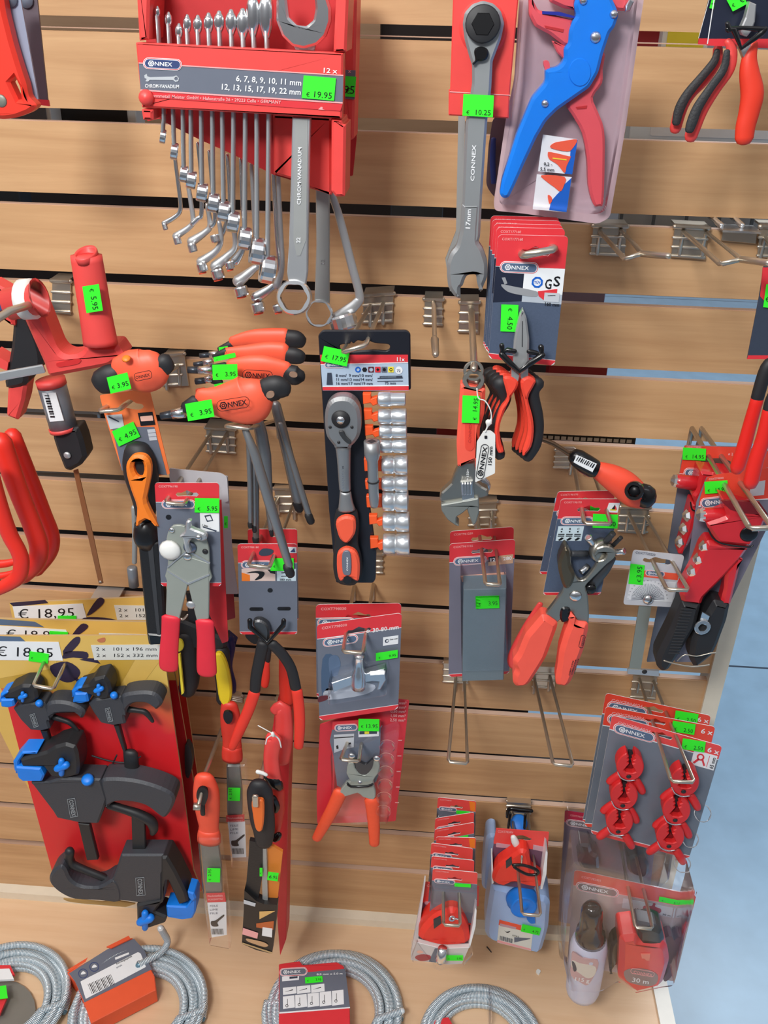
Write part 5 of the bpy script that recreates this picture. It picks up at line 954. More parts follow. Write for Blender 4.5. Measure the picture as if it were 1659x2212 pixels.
# ================================================================== stack of five long nose pliers cards
for i in range(5):
    d = .205-.014*i; dx = -5*i if i < 4 else -17; dy = -[0, 16, 24, 33, 41][i]
    dx = -[0, 3, 9, 13, 16][i]; xr = -[0, 7, 12, 16, 20][i]
    t = thing('long_nose_pliers_pack', ['front long nose pliers card with TÜV GS mark and 4.50 sticker', 'long nose pliers card directly behind the front one of the stack', 'third card from the front in the long nose pliers stack', 'fourth card from the front in the long nose pliers stack', 'rearmost card of the long nose pliers stack, highest red edge'][i], 'pliers', (1140, 700, d), 'carded long nose pliers stack')
    f = F(d); q = Q(d, (1076+dx, 507+dy), (1228+xr, 510+dy), (1198+xr, 790+dy*.5), (1055+dx*.7, 774+dy*.6))
    def ex(b, q):
        if i > 1: return
        b.ink(q, [(0, .46), (.42, .46), (.42, .95), (.0, 1.0)], mat('night_photo_print', (34, 40, 58), .35, var=.3, scale=30), .0005); b.ink(q, [(.42, .46), (1, .46), (1, .82), (.42, .82)], WHT, .0005); b.ink(q, [(.42, .82), (1, .82), (1, .96), (.42, .96)], mat('fade_print', (180, 188, 198), .4), .0005)
        b.ink(q, sm2([(.1, .72), (.28, .74), (.5, .77), (.64, .8), (.62, .87), (.4, .86), (.2, .82)]), mat('steel_photo_print', (150, 152, 156), .4), .0008); b.ink(q, [(.64, .79), (.92, .74), (.92, .9), (.75, .92), (.66, .86)], REDP, .0008); b.ink(q, [(.1, .62), (.15, .61), (.19, .7), (.15, .72)], mat('steel_photo_print', (150, 152, 156), .4), .0008)
        b.ink(q, [(.74, .8), (.96, .8), (.96, .93), (.74, .93)], mat('pale_grey_print', (196, 200, 206), .4), .001); b.ink(q, [(.79, .84), (.9, .83), (.9, .835), (.79, .845)], BLKP, .0013); b.text(q, '160 mm', .75, .99, .07, BLKP, 0, .001, width=.22)
        b.ink(q, circ(.62, .66, .085, 8, a0=.39), BLUP, .0008, [circ(.62, .66, .055, 16)]); b.text(q, 'TÜV', .575, .68, .055, BLUP, 0, .0009, width=.09)
        b.text(q, 'G', .73, .745, .2, BLKP, 0, .0008, width=.1); b.text(q, 'S', .85, .70, .2, BLKP, 0, .0008, width=.1)
    card(t, q, .45, .08, (.32, .46, .5), 'COXT177160', (.55, .24, .45), extra=ex, main=mat('slate_dots_print', (78, 90, 112), .4, var=.15, scale=700), rc=.06)
    ox, oy = dx*.9, dy*.55
    g = 3.0725
    if i == 0:
        price(t, F(d), 900+616/g, 440+760/g, 37, 58, '4.50', 2, 94, h=.002, tsize=.36, ty=.1)
        b = B(); SJ = mat('bright_jaw_steel', (196, 198, 198), .3, .6)
        b.plate(f, rounded(pp('d1 706,700 730,760 748,900 745,1060 720,1100 655,1105 640,1050 645,930 660,840 685,740'), 3, 3), .012, .008, SJ, bev=.0015); b.ink(f, pp('d1 700,780 704,780 703,950 698,950'), BLKP, .0124)
        b.plate(f, pp('d1 630,1100 680,1140 668,1200 628,1170'), .008, .008, SJ); b.plate(f, pp('d1 690,1140 740,1090 740,1170 700,1180'), .008, .008, SJ); b.done('jaws', t)
        b = B(); b.sweep('d1 565,940,16 570,985,18 600,970,16 650,980,16', d+.016, BLK2, .9, 1, 8); b.sweep('d1 745,980,16 790,990,16 830,1000,20 825,950,18', d+.016, BLK2, .9, 1, 8); b.sweep('d1 565,1000,20 620,1060,20 683,1112,16 750,1060,20 835,1005,20', d+.017, BLK2, .9, 1, 8); b.done('tie_clip', t)
    if i > 3: continue
    sh = (-7.5*i, -6*i)
    S_ = lambda st: ' '.join(a if n_ == 0 else ','.join(str(float(v)+((sh[0]*g if j == 0 else sh[1]*g) if j < 2 else 0)) for j, v in enumerate(a.split(','))) for n_, a in enumerate(st.split()))
    b = B(); b.sweep(S_('d1 560,1190,60 590,1300,34 545,1400,26 515,1500,30 530,1600,40 552,1670,34'), d, BLK, .8, 5, 14); b.done('handle', t)
    b = B(); b.sweep(S_('d1 800,1190,46 770,1260,40 800,1400,36 805,1500,36 780,1600,42 735,1680,36'), d, BLK, .8, 5, 14); b.done('handle', t)
    b = B(); OR2 = mat('pliers_orange', (242, 74, 54), .45)
    b.plate(f, sm2(pp(S_('d1 575,1160 620,1150 672,1185 665,1230 620,1300 570,1420 550,1500 560,1600 578,1650 545,1660 525,1600 520,1500 550,1380 600,1300 590,1230')), 3), .0105, .008, OR2, bev=.002); b.done('grip_inlay', t)
    b = B(); b.plate(f, sm2(pp(S_('d1 690,1190 740,1150 790,1180 775,1220 740,1300 770,1420 778,1520 760,1620 710,1680 705,1640 735,1540 738,1440 715,1310')), 3), .0105, .008, OR2, bev=.002); b.done('grip_inlay', t)
hook('1085,500 1105,490', '1130,552 1200,538', .218, 'thick front bar of the hook carrying the long nose pliers stack', None, r=.003)

# ================================================================== whetstone packs
for i in (1, 0):
    d = .109-.034*i; t = thing('whetstone_pack', 'front grey whetstone in a blister card with 3.95 sticker' if i == 0 else 'second whetstone card, its red top edge showing above the front one', 'whetstone', (1040, 1300, d))
    q = Q(d, (971, 1175), (1113, 1165), (1100, 1455), (969, 1462)) if i == 0 else Q(d, (972, 1148), (1110, 1138), (1103, 1440), (974, 1450))
    def ex(b, q): b.ink(q, [(.6, .28), (.98, .26), (.98, .42), (.6, .44)], mat('tan_print', (200, 160, 130), .4), .0005); b.ink(q, [(.6, .28), (.76, .27), (.76, .36), (.6, .37)], BLKP, .0007); b.text(q, '120   280', .62, .36, .085, WHT, -2, .001, width=.34)
    card(t, q, .33, .05, (.3, .32, .46), 'COXT961'+('155' if i == 0 else '220'), (.5, .17, .34), extra=ex, main=mat('mauve_grey_print', (118, 116, 132), .4))
    if i: continue
    f = F(d); b = B(); b.plate(f, pp('d8 225,640 568,632 545,1362 215,1372'), .030, .027, mat('whetstone_grey', (104, 118, 126), .75, bump=.4, scale=500), bev=.001); b.plate(f, pp('d8 203,538 550,510 560,560 215,580'), .003, .002, mat('salmon_stone_edge', (226, 164, 140), .7)); b.done('stone', t)
    b = B(); b.plate(f, pp('d8 200,530 565,505 582,1290 210,1300'), .032, .031, CLR2, bev=.002); b.done('blister', t)
    price(t, F(d+.031), 1053, 1301, 51, 27, '3.95', -2, h=.001, tsize=.36)
# ================================================================== clamp display cards at the lower left
KRY = mat('yellow_wood_photo', (226, 186, 96), .4, var=.18, scale=14); KR2 = mat('deep_yellow_photo', (200, 160, 66), .4, var=.12, scale=20); PRP = mat('violet_black_print', (52, 40, 62), .4); CGL = mat('charcoal_clamp', (58, 60, 66), .5, bump=.35, scale=700); CGD = mat('dark_clamp_nylon', (36, 36, 38), .5); CB = mat('clamp_blue_pad', (20, 124, 226), .42)
CRD = mat('display_red', (222, 36, 42), .4)
def grad_red():
    m = bpy.data.materials.new('printed_red_to_orange'); m.use_nodes = True; n = m.node_tree.nodes; l = m.node_tree.links; p = n['Principled BSDF']
    t = n.new('ShaderNodeTexCoord'); s_ = n.new('ShaderNodeSeparateXYZ'); mr_ = n.new('ShaderNodeMapRange'); no = n.new('ShaderNodeTexNoise'); no.inputs['Scale'].default_value = 9; ad = n.new('ShaderNodeMath'); ad.operation = 'MULTIPLY_ADD'; ad.inputs[1].default_value = .35
    cr = n.new('ShaderNodeValToRGB'); e_ = cr.color_ramp.elements; e_[0].position = 0; e_[0].color = lin((236, 96, 44))+(1,); e_[1].position = 1; e_[1].color = lin((226, 190, 100))+(1,)
    a = e_.new(.3); a.color = lin((220, 40, 44))+(1,); a = e_.new(.84); a.color = lin((220, 34, 42))+(1,); a = e_.new(.93); a.color = lin((226, 110, 60))+(1,)
    mr_.inputs[1].default_value = GZ0; mr_.inputs[2].default_value = GZ1
    l.new(t.outputs['Object'], s_.inputs[0]); l.new(t.outputs['Object'], no.inputs['Vector']); l.new(s_.outputs['Z'], mr_.inputs[0]); l.new(no.outputs['Fac'], ad.inputs[0]); ad.inputs[2].default_value = -.17
    a2 = n.new('ShaderNodeMath'); a2.operation = 'ADD'; l.new(mr_.outputs[0], a2.inputs[0]); l.new(ad.outputs[0], a2.inputs[1]); l.new(a2.outputs[0], cr.inputs[0]); l.new(cr.outputs[0], p.inputs['Base Color']); p.inputs['Roughness'].default_value = .4; return m
for i in (2, 1, 0):
    d = (.148, .115, .05)[i]; f = F(d)
    t = thing('clamp_set_display', ['front display card with four black and blue bar clamps', 'middle yellow display card of the clamp sets, its 18,95 label half hidden', 'rearmost yellow clamp display card, 18,95 label fully readable'][i], 'clamp set', (200, 1600, d), 'clamp set cards')
    b = B()
    if i == 0:
        a_ = pp('-40,1375 352,1375 380,1560 435,1960 118,1960 60,1720 15,1535 -40,1535'); Z0 = f.pt(200, 1960).z; Z1 = f.pt(200, 1470).z
        a_ = pp('-40,1374 100,1374 230,1374 350,1374 362,1470 395,1700 418,1880 436,1925 330,1940 250,1935 130,1915 112,1880 60,1690 18,1530')
        Lz = sum((f.pt(*p_).z for p_ in a_))/len(a_); GZ0 = Z0-t.location.z; GZ1 = Z1-t.location.z; GR = grad_red(); b.plate(f, a_, 0, .003, GR, side=CARD)
        b.ink(f, pp('d2 -60,1655 1560,1650 1560,1850 1290,2212 950,2212 200,2130 -60,2160'), KRY, .0003); b.ink(f, pp('d2 -60,1960 620,1980 800,2060 1000,1850 1290,1880 1100,2212 -60,2150'), KR2, .0005); b.ink(f, pp('d2 -60,1890 540,1890 540,1960 -60,2070'), KRY, .0007)
        b.ink(f, pp('d2 -60,1655 190,1662 250,1715 0,1705 -60,1690'), LBL, .0007)
        b.ink(f, pp('d2 -20,1705 560,1712 602,1890 -60,1885'), WHT, .0009); b.text(f, '€ 18,95', -9, 1000+1845/4.425, 29, BLKP, 1.5, .0011, bold=False, width=545/4.425)
        b.ink(f, pp('d2 868,1742 1560,1735 1560,1880 902,1885'), mat('pale_label', (222, 222, 214), .5), .0009); b.text(f, '2 x   101 x 196 mm', 915/4.425, 1000+1795/4.425, 10.5, BLKP, 0, .0011, bold=False, width=580/4.425); b.text(f, '2 x   152 x 332 mm', 920/4.425, 1000+1855/4.425, 10.5, BLKP, 0, .0011, bold=False, width=585/4.425)
        b.ink(f, sm2(pp('d2 700,1680 760,1665 760,1720 690,1800 640,1850 600,1800')), PRP, .0007); b.ink(f, sm2(pp('d2 620,1810 700,1800 830,1810 830,1870 700,1860 600,1870')), PRP, .0007); b.ink(f, sm2(pp('d2 760,1880 900,1870 960,1920 940,1915 860,1900')), PRP, .0007)
        b.ink(f, sm2(pp('d2 480,1940 640,1900 760,1980 740,2060 640,2100 520,2040')), PRP, .0008); b.ink(f, pp('d2 700,2060 730,2050 900,2200 870,2212'), PRP, .0008); b.ink(f, sm2(pp('d2 930,1690 1000,1670 1000,1710 950,1715')), mat('skin_dark_print', (200, 120, 80), .4), .0007)
    else:
        k = 3.5 if i == 1 else 0
        P_ = '-40,1336 350,1345 378,1460 420,1700 448,1925 150,1900 60,1700 -40,1500' if i == 1 else '20,1303 360,1288 398,1480 430,1700 446,1860 150,1800 60,1500'
        b.plate(f, pp(P_), 0, .003, KRY, side=CARD)
        b.ink(f, pp('150,1470 380,1470 420,1700 447,1922 150,1898 62,1700') if i == 1 else pp('150,1480 398,1482 430,1700 445,1858 150,1798'), mat('display_dark_red', (176, 30, 34), .4), .0009)
        if i == 1:
            b.ink(f, pp('d2 -60,1490 330,1518 420,1570 -60,1545'), LBL, .0005); b.ink(f, pp('d2 -20,1555 630,1595 665,1660 -20,1640'), WHT, .0007); b.text(f, '€ 18,95', 12, 1000+1672/4.425, 25, BLKP, 1.5, .0009, bold=False, width=500/4.425)
            b.ink(f, sm2(pp('d2 770,1545 830,1545 835,1580 740,1650 680,1660')), PRP, .0007); b.ink(f, pp('d2 945,1625 1400,1640 1400,1660 945,1660'), mat('pale_label', (222, 222, 214), .5), .0009)
        else:
            b.ink(f, pp('d2 90,1338 430,1310 460,1340 130,1375'), PRP, .0005); b.ink(f, pp('d2 120,1372 790,1345 830,1490 145,1492'), WHT, .0007); b.text(f, '€ 18,95', 170/4.425, 1000+1490/4.425, 28, BLKP, -2, .0009, bold=False, width=540/4.425)
            b.ink(f, sm2(pp('d2 930,1300 990,1300 985,1350 880,1440 830,1450')), PRP, .0007); b.ink(f, sm2(pp('d2 800,1480 1000,1480 1170,1520 1140,1535 950,1510 800,1530')), PRP, .0007); b.ink(f, pp('d2 1090,1360 1400,1365 1400,1500 1120,1500'), mat('pale_label', (222, 222, 214), .5), .0007)
            b.text(f, '2 x   101 x 196 mm', 1130/4.425, 1000+1420/4.425, 10, BLKP, 0, .0009, bold=False, width=560/4.425); b.text(f, '2 x   152 x 332 mm', 1138/4.425, 1000+1475/4.425, 10, BLKP, 0, .0009, bold=False, width=560/4.425)
    b.done('display_card', t)
    if i == 0: price(t, f, 370/4.425, 1000+1860/4.425, 42, 21, '', 8, h=.002)
    if i == 1: price(t, f, 560/4.425, 1000+1632/4.425, 40, 9, '', 4, h=.002)
    if i == 2: price(t, f, 640/4.425, 1000+1488/4.425, 40, 12, '', 0, h=.002)
    if i: 
        b = B(); b.plate(F(d), sm2(pp('400,1610 412,1620 415,1650 408,1680 400,1670')), .006, .01, BLK); b.done('clamp_pad', t); continue
    CT = t
def clamp(nm, body, arm, trig, jaw, padL, bar, knobs, dot, badge, d, hh=.024, extra=None):
    f = F(d); b = B(); b.plate(f, rounded(pp(body), 3, 3), hh/2, hh, CGL, bev=.0022); m = b.done('clamp', CT, nm); 
    def sub(name, fn):
        b = B(); fn(b); o = b.done(name, CT); 
        if o: o.parent = m
    sub('lever_arm', lambda b: b.plate(f, rounded(sm2(pp(arm), 3), .5, 1), hh*.55, hh*1.05, CGL, bev=.003))
    sub('trigger', lambda b: b.sweep(trig, d, CGD, .9, 4, 12))
    sub('fixed_jaw', lambda b: b.plate(f, rounded(pp(jaw), 3, 3), hh*.62, hh*1.15, CGD, bev=.003))
    sub('jaw_pad', lambda b: b.plate(f, rounded(pp(padL[0]), 2, 3), hh*.60, hh*.9, CB, bev=.002))
    sub('jaw_pad', lambda b: b.plate(f, rounded(pp(padL[1]), 2, 2), hh*.72, hh*.9, CB, bev=.002))
    sub('bar', lambda b: b.plate(f, pp(bar), .003, .006, CGD, bev=.001))
    for k in knobs: sub('release_pin', lambda b: (b.tube([(f.pt(k[0]-k[2]*.55, k[1]+k[2]*.2, hh*.75), k[2]*.55*scale_at(f.pt(k[0], k[1]))), (f.pt(k[0]+k[2]*.6, k[1]-k[2]*.3, hh*.75), k[2]*.6*scale_at(f.pt(k[0], k[1])))], CB, 10, 2), b.tube([(f.pt(k[0], k[1]-k[2]*.9, hh*.75), k[2]*.45*scale_at(f.pt(k[0], k[1]))), (f.pt(k[0], k[1]+k[2]*.95, hh*.75), k[2]*.4*scale_at(f.pt(k[0], k[1])))], CB, 10, 2)))
    if dot: sub('blue_button', lambda b: b.lathe(f.pt(dot[0], dot[1], hh*.5), (0, -.5, 1), [(0, dot[2]*scale_at(f.pt(dot[0], dot[1]))), (.004, dot[2]*.98*scale_at(f.pt(dot[0], dot[1]))), (.006, dot[2]*.6*scale_at(f.pt(dot[0], dot[1])))], CB, 14))
    def bd(b):
        x, y, w_, hh_, an, up = badge; b.ink(f, rot(rrect(x-w_/2, y-hh_/2, x+w_/2, y+hh_/2, .6), x, y, an), mat('pale_badge', (150, 156, 160), .5), hh*.5+.0006, [rot(rrect(x-w_/2+.8, y-hh_/2+.8, x+w_/2-.8, y+hh_/2-.8, .4), x, y, an)])
        p = rot([(x-w_*.44, y+hh_*.28)], x, y, an)[0]; b.text(f, 'CONNEX', p[0], p[1], hh_*.75, mat('pale_badge', (150, 156, 160), .5), an, hh*.5+.0006, width=w_*.88)
    sub('badge', bd)
clamp('small upper left clamp on the card', 'd6 100,340 180,300 240,290 350,290 420,400 380,440 400,500 330,518 240,512 160,430', 'd6 355,335 400,285 520,285 620,320 670,360 665,400 640,420 580,375 480,375 410,400 380,440', 'd6 420,400,24 500,425,20 560,450,20 620,510,14', 'd6 20,250 60,200 170,150 240,150 290,200 300,260 250,300 150,310 110,260 60,270', ('d6 0,220 50,200 70,210 20,250 25,280 -10,290', 'd6 0,265 105,265 115,320 60,335 5,325'), 'd6 320,515 375,515 412,640 370,645', [(pp('d6 180,240')[0][0], pp('d6 180,240')[0][1], 9)], pp('d6 318,298')[0]+(8,), (pp('d6 272,430')[0][0], pp('d6 272,430')[0][1], 29, 11, 72, 0), .165, .02)
clamp('small upper right clamp on the card', 'd6 700,300 760,260 880,250 960,240 1010,330 985,400 1000,460 900,475 800,455 740,370', 'd6 960,270 985,225 1100,205 1210,210 1270,250 1290,300 1250,345 1230,345 1160,300 1060,300 1010,345 985,400', 'd6 1020,340,26 1100,350,20 1160,365,22 1215,435,14', 'd6 600,180 700,150 740,100 830,80 870,130 885,200 870,260 800,275 730,240 640,210', ('d6 565,200 600,170 650,160 660,180 610,205 600,240 572,250', 'd6 590,215 690,215 705,285 640,300 575,290'), 'd6 905,475 945,470 1000,670 1015,900 1000,900 985,700', [(pp('d6 785,185')[0][0], pp('d6 785,185')[0][1], 10)], pp('d6 912,235')[0]+(8,), (pp('d6 868,385')[0][0], pp('d6 868,385')[0][1], 30, 11, 76, 0), .165, .02)
clamp('large middle clamp on the card', 'd6 240,925 380,920 480,890 800,900 850,1060 830,1120 800,1200 780,1255 640,1250 450,1210 420,1160', 'd6 800,920 870,895 1050,905 1230,950 1360,1010 1390,1070 1360,1150 1310,1210 1260,1190 1150,1110 1000,1080 900,1090 840,1130 830,1060', 'd6 870,1100,34 1000,1140,34 1100,1175,40 1200,1230,42 1225,1290,34 1215,1325,22', 'd6 150,740 370,680 430,640 520,615 600,640 620,700 630,800 620,870 500,900 400,880 340,800 170,800', ('d6 100,760 170,680 300,680 290,705 190,705 150,760 150,830 130,860 110,830', 'd6 120,800 320,815 350,870 330,920 180,920 140,890'), 'd6 620,1250 710,1260 780,1540 690,1545', [(pp('d6 490,800')[0][0], pp('d6 490,800')[0][1], 15)], pp('d6 702,905')[0]+(13,), (pp('d6 578,1125')[0][0], pp('d6 578,1125')[0][1], 40, 17, 80, 0), .175, .024)
clamp('large lower clamp on the card, turned upside down', 'd6 930,1600 960,1500 1300,1500 1340,1560 1290,1650 1290,1870 1150,1890 1000,1870 870,1860 820,1790 900,1680', 'd6 420,1630 480,1590 520,1620 560,1700 640,1750 780,1760 900,1700 960,1780 950,1880 800,1870 600,1860 480,1810 400,1740 390,1680', 'd6 555,1470,36 560,1560,34 680,1620,30 780,1660,30 870,1700,28', 'd6 1280,1520 1330,1520 1400,1640 1480,1800 1500,1880 1420,1900 1330,1700 1300,1870 1230,1960 1330,2000 1310,2050 1160,2100 1090,2060 1085,1900 1280,1870', ('d6 1320,1910 1480,1915 1510,1880 1560,1830 1555,1960 1530,2010 1450,2020 1330,2000', 'd6 1490,1795 1545,1810 1560,1850 1540,1880 1500,1850'), 'd6 1045,1200 1150,1240 1160,1540 1055,1540', [(pp('d6 1155,2020')[0][0], pp('d6 1155,2020')[0][1], 17)], None, (pp('d6 1118,1752')[0][0], pp('d6 1118,1752')[0][1], 39, 19, 86, 0), .175, .024)
b = B(); b.sweep('d6 735,710,7 870,750,6 1000,765,6 1070,745,6 1120,715,5', .166, BLK, 1, 3, 8); b.sweep('d6 900,770,6 930,705,6', .166, BLK, 1, 1, 8); b.done('cable_tie', CT)
b = B(); b.sweep('d6 1040,690,56 1050,800,56 1055,900,52', .166, CGD, .6, 2, 12); b.done('bar_guide', CT)
b = B(); b.plate(F(.146), rounded(pp('d6 500,1850 820,1875 900,1860 1080,1890 1000,1915 640,1885 540,1870'), 2), 0, .002, mat('torn_tan_card', (178, 142, 84), .7)); b.done('torn_edge', CT)
hook('140,1330 190,1330', '72,1481 115,1488', .21, 'front loop of the long hook carrying the clamp display cards', None)
b = B(); p1 = F(.01).pt(204, 1280); p2 = F(.01).pt(262, 1283); b.box((p1+p2)/2, (p2-p1), (0, .03, 0), (0, 0, .002), SAT); b.box((p1+p2)/2+V((0, -.014, -.01)), (p2-p1), (0, .002, 0), (0, 0, .02), SAT); b.done('hook_bracket', None, 'flat steel hook bracket just above the rearmost clamp card', 'bracket')

# ================================================================== files with orange handles in clear sleeves
def filep(front):
    k = 3.687; d = .185 if front else .13; f = F(d)
    t = thing('file_pack', 'flat file with orange red handle in a clear sleeve, nearest the clamp card' if front else 'flat file in a clear sleeve hanging behind, under the yellow gripped snips', 'file', (455, 1800, d))
    if front:
        H = 'd7 225,735,72 240,830,96 245,930,98 255,1040,86 262,1120,74 262,1150,76'; N = 'd7 262,1145,74 264,1190,86 264,1240,88'; hole = 'd7 205,815 245,830 255,870 248,915 225,960 200,945 165,900 170,840'; bl = 'd7 170,1225 345,1225 395,1600 430,2050 430,2110 265,2080 205,1600'; fl = 'd7 195,1240 330,1240 360,1450 365,1660 240,1670 215,1450'
        lab = ('d7 240,1660 388,1655 400,1725 250,1730', 'd7 250,1735 400,1730 405,1990 285,2010'); pr = (300, 1515, 28, 30)
    else:
        H = 'd7 425,155,60 432,230,74 440,330,78 445,430,70 448,480,72'; N = 'd7 447,480,70 448,540,78 448,590,76'; hole = 'd7 380,220 420,210 450,240 445,290 410,310 380,270'; bl = 'd7 400,640 550,640 575,1030 575,1465 440,1465 405,1000'; fl = 'd7 405,650 505,645 525,850 525,1035 415,1040'
        lab = ('d7 400,1040 545,1032 545,1085 402,1090', 'd7 412,1095 550,1088 560,1370 450,1375'); pr = (463, 870, 26, 28)
    FO = mat('file_orange', (238, 84, 58), .45) if front else mat('file_red', (222, 58, 44), .45)
    b = B(); b.sweep(H, d, FO, .55, 5, 18); b.sweep(N, d, FO, .6, 2, 18, cap='flat'); b.done('handle', t)
    b = B(); b.plate(f, sm2(pp(hole)), .0165 if front else .013, .003, BLKP); b.done('hang_hole', t)
    if front: b = B(); b.sweep('d7 210,950,20 215,1030,18', d+.014, BLK, .6, 1, 8); b.done('thumb_slot', t)
    b = B(); b.plate(f, pp(fl), .003, .005, mat('file_steel', (136, 140, 136), .5, .6, bump=.5, scale=1500)); b.done('file_blade', t)
    b = B(); g = F(d+.0045); b.plate(g, pp(lab[0]), 0, .0006, REDP); b.plate(g, pp(lab[1]), 0, .0006, WHT)
    x0, y0 = pp(lab[1])[0]; x0 += 4
    for r_ in range(3): b.text(g, ('FEILE', 'LIME', 'FILE')[r_], x0+1, y0+9+r_*8, 6, GRYP, -3, .0005, False, width=18)
    b.ink(g, sm2([(x0+4, y0+40), (x0+14, y0+38), (x0+30, y0+26), (x0+32, y0+29), (x0+18, y0+42), (x0+20, y0+50), (x0+6, y0+50)]), BLKP, .0005)
    for r_ in range(10): b.ink(g, [(x0+5+r_*2.6, y0+56), (x0+6.2+r_*2.6, y0+56), (x0+7.2+r_*2.6, y0+68), (x0+6+r_*2.6, y0+68)], BLKP, .0005)
    tl = pp(lab[0])[0]; b.text(g, 'Werkstattfeile', tl[0]+3, tl[1]+8, 6.5, PNK, -3, .0005, width=33); b.text(g, 'WORKSHOP FILE', tl[0]+4, tl[1]+15, 5.5, PNK, -3, .0005, width=32); b.done('insert_label', t)
    b = B(); b.plate(f, rounded(pp(bl), 3), .010, .012, CLR2, bev=.002); b.done('clear_sleeve', t)
    price(t, F(d+.0105), 380+pr[0]/k, 1480+pr[1]/k, pr[2], pr[3], '2.95', 2, -88, h=.001, tsize=.26, ty=-.2)
filep(True); filep(False)
hook('490,1537 490,1537', '490,1545,.02 440,1680,.185', .19, 'straight prong behind the front file handle', '494,1500 522,1505 520,1514 494,1512', single=True, r=.0022, extra=lambda b: (b.tube([(F(.20).pt(436, 1712), .0022), (F(.215).pt(428, 1742), .0024)], NIK, 8, 1), b.lathe(F(.215).pt(418, 1742), (1, .1, -.1), [(0, .0045), (.008, .0045)], NIK, 6)))
# orange/black file set in a black card sleeve + neighbours
t = thing('chisel_pack', 'black handled file with orange oval inlay in a black card sleeve', 'file', (560, 1800, .19)); d = .195; f = F(d)
b = B(); b.sweep('d7 660,790,70 668,850,96 675,950,98 690,1080,92 700,1160,80 700,1260,62', d, BLK, .6, 5, 18); b.done('handle', t)
b = B(); b.plate(f, sm2(pp('d7 602,940 640,918 690,925 700,980 698,1080 685,1160 655,1172 630,1140 612,1040'), 3), .0195, .005, mat('inlay_orange', (236, 112, 40), .45), bev=.0015); b.done('grip_inlay', t)
b = B(); b.plate(f, pp('d7 680,1280 720,1290 732,1740 690,1730'), .002, .004, SAT2); b.plate(f, pp('d7 585,1240 690,1260 690,1500 650,1740 555,1640 580,1350'), .003, .006, mat('black_sleeve', (28, 28, 30), .45)); b.plate(f, pp('d7 730,1260 850,1330 805,1750 735,1740'), -.002, .004, mat('ochre_card', (222, 130, 50), .5)); b.done('tool_blades', t)
b = B(); b.plate(f, pp('d7 545,1635 640,1720 700,1745 805,1750 800,1850 765,2140 640,2110 525,2060 540,1800'), .008, .012, mat('black_box_card', (30, 28, 28), .45)); b.ink(f, pp('d7 665,1805 790,1800 665,1865'), mat('ochre_pale', (224, 180, 110), .5), .0086); b.ink(f, pp('d7 640,1900 780,1880 775,1950 640,1930'), mat('rust_print', (190, 96, 44), .4), .0084); b.ink(f, pp('d7 690,1930 768,1940 765,2010 685,1995'), WHT, .009); b.ink(f, pp('d7 535,1935 655,1975 648,2020 528,1985'), PNK, .009); b.ink(f, sm2(pp('d7 560,2020 620,2030 700,2050 735,2075 700,2085 620,2060 570,2040')), mat('wood_glimpse', (200, 160, 120), .6), .009); b.ink(f, pp('d7 540,1710 635,1740 630,1765 540,1740'), mat('pale_grey_print', (196, 200, 206), .4), .009)
b.ink(f, pp('d7 525,2060 530,2052 770,2130 765,2140'), CARD, .009); b.done('card_sleeve', t)
price(t, f, 380+772/3.687, 1480+1525/3.687, 23, 18, '6.95', 8, h=.006, tsize=.5); price(t, f, 380+678/3.687, 1480+1490/3.687, 6, 18, '', 0, h=.006)
b = B(); b.sweep('d7 632,885,22 635,960,20', d+.022, NIK, .6, 1, 6, sq=True); b.done('prong_clip', t)
t = thing('chisel_pack', 'orange file with black ends pressed behind the oval inlay one', 'file', (600, 1750, .15)); b = B(); b.sweep('d7 800,830,60 800,980,62 785,1120,50 770,1200,40', .16, mat('file_red', (222, 58, 44), .45), .6, 4); b.done('handle', t); b = B(); b.sweep('d7 730,730,30 780,760,60 820,810,38', .165, BLK2, .8, 3); b.done('black_fitting', t); b = B(); b.sweep('d7 770,900,30 800,960,28 790,1000,24', .175, BLK2, .8, 3); b.done('black_fitting', t); b = B(); b.sweep('d7 740,1190,30 790,1220,34 820,1190,24', .17, BLK2, .8, 3); b.done('black_fitting', t)
t = thing('saw_card', 'tall red card seen nearly edge-on under the nipper handles', 'card', (600, 1800, .12)); b = B(); S1 = F(.13, yaw=55, at=(610, 1700)); b.plate(F(.12), pp('595,1530 628,1545 622,1750 618,2030 605,2065 592,1900 578,1700 585,1600'), 0, .03, mat('tall_red_card', (212, 44, 52), .4), bev=.001); b.done('backing_card', t)
b = B(); b.sweep('d7 790,210,46 850,180,60 860,400,70 830,600,70', .14, RED, .5, 4); b.sweep('d7 740,430,34 780,420,60 760,560,58 770,700,60 800,780,50', .165, RED, .5, 4); b.done('red_handle', t)
b = B()
b.sweep('d7 655,322,4 770,385,4', .20, WHP, 1, 1, 6); b.sweep('d7 770,385,14 775,400,14', .20, WHP, 1, 1, 8); b.sweep('d7 775,395,5 730,420,5 715,470,5', .195, WHP, 1, 3, 6); b.sweep('d7 778,395,6 820,430,6 838,495,5', .195, WHP, 1, 3, 6); b.done('white_cable_tie', t); b = B(); b.sweep('d7 830,180,5 870,200,5 895,260,5', .13, WHP, 1, 3, 6); b.done('white_cable_tie', t); b = B(); b.sweep('d7 650,690,18 690,700,16 720,715,14', .195, WHP, .8, 2, 8)
b.done('white_cable_tie', t)
hook('608,1515 608,1515', '608,1520,.02 575,1640,.14 560,1700,.18', .18, 'straight prong with white cable tie, right of the files', '596,1512 612,1512 612,1540 597,1540', single=True, r=.0028)

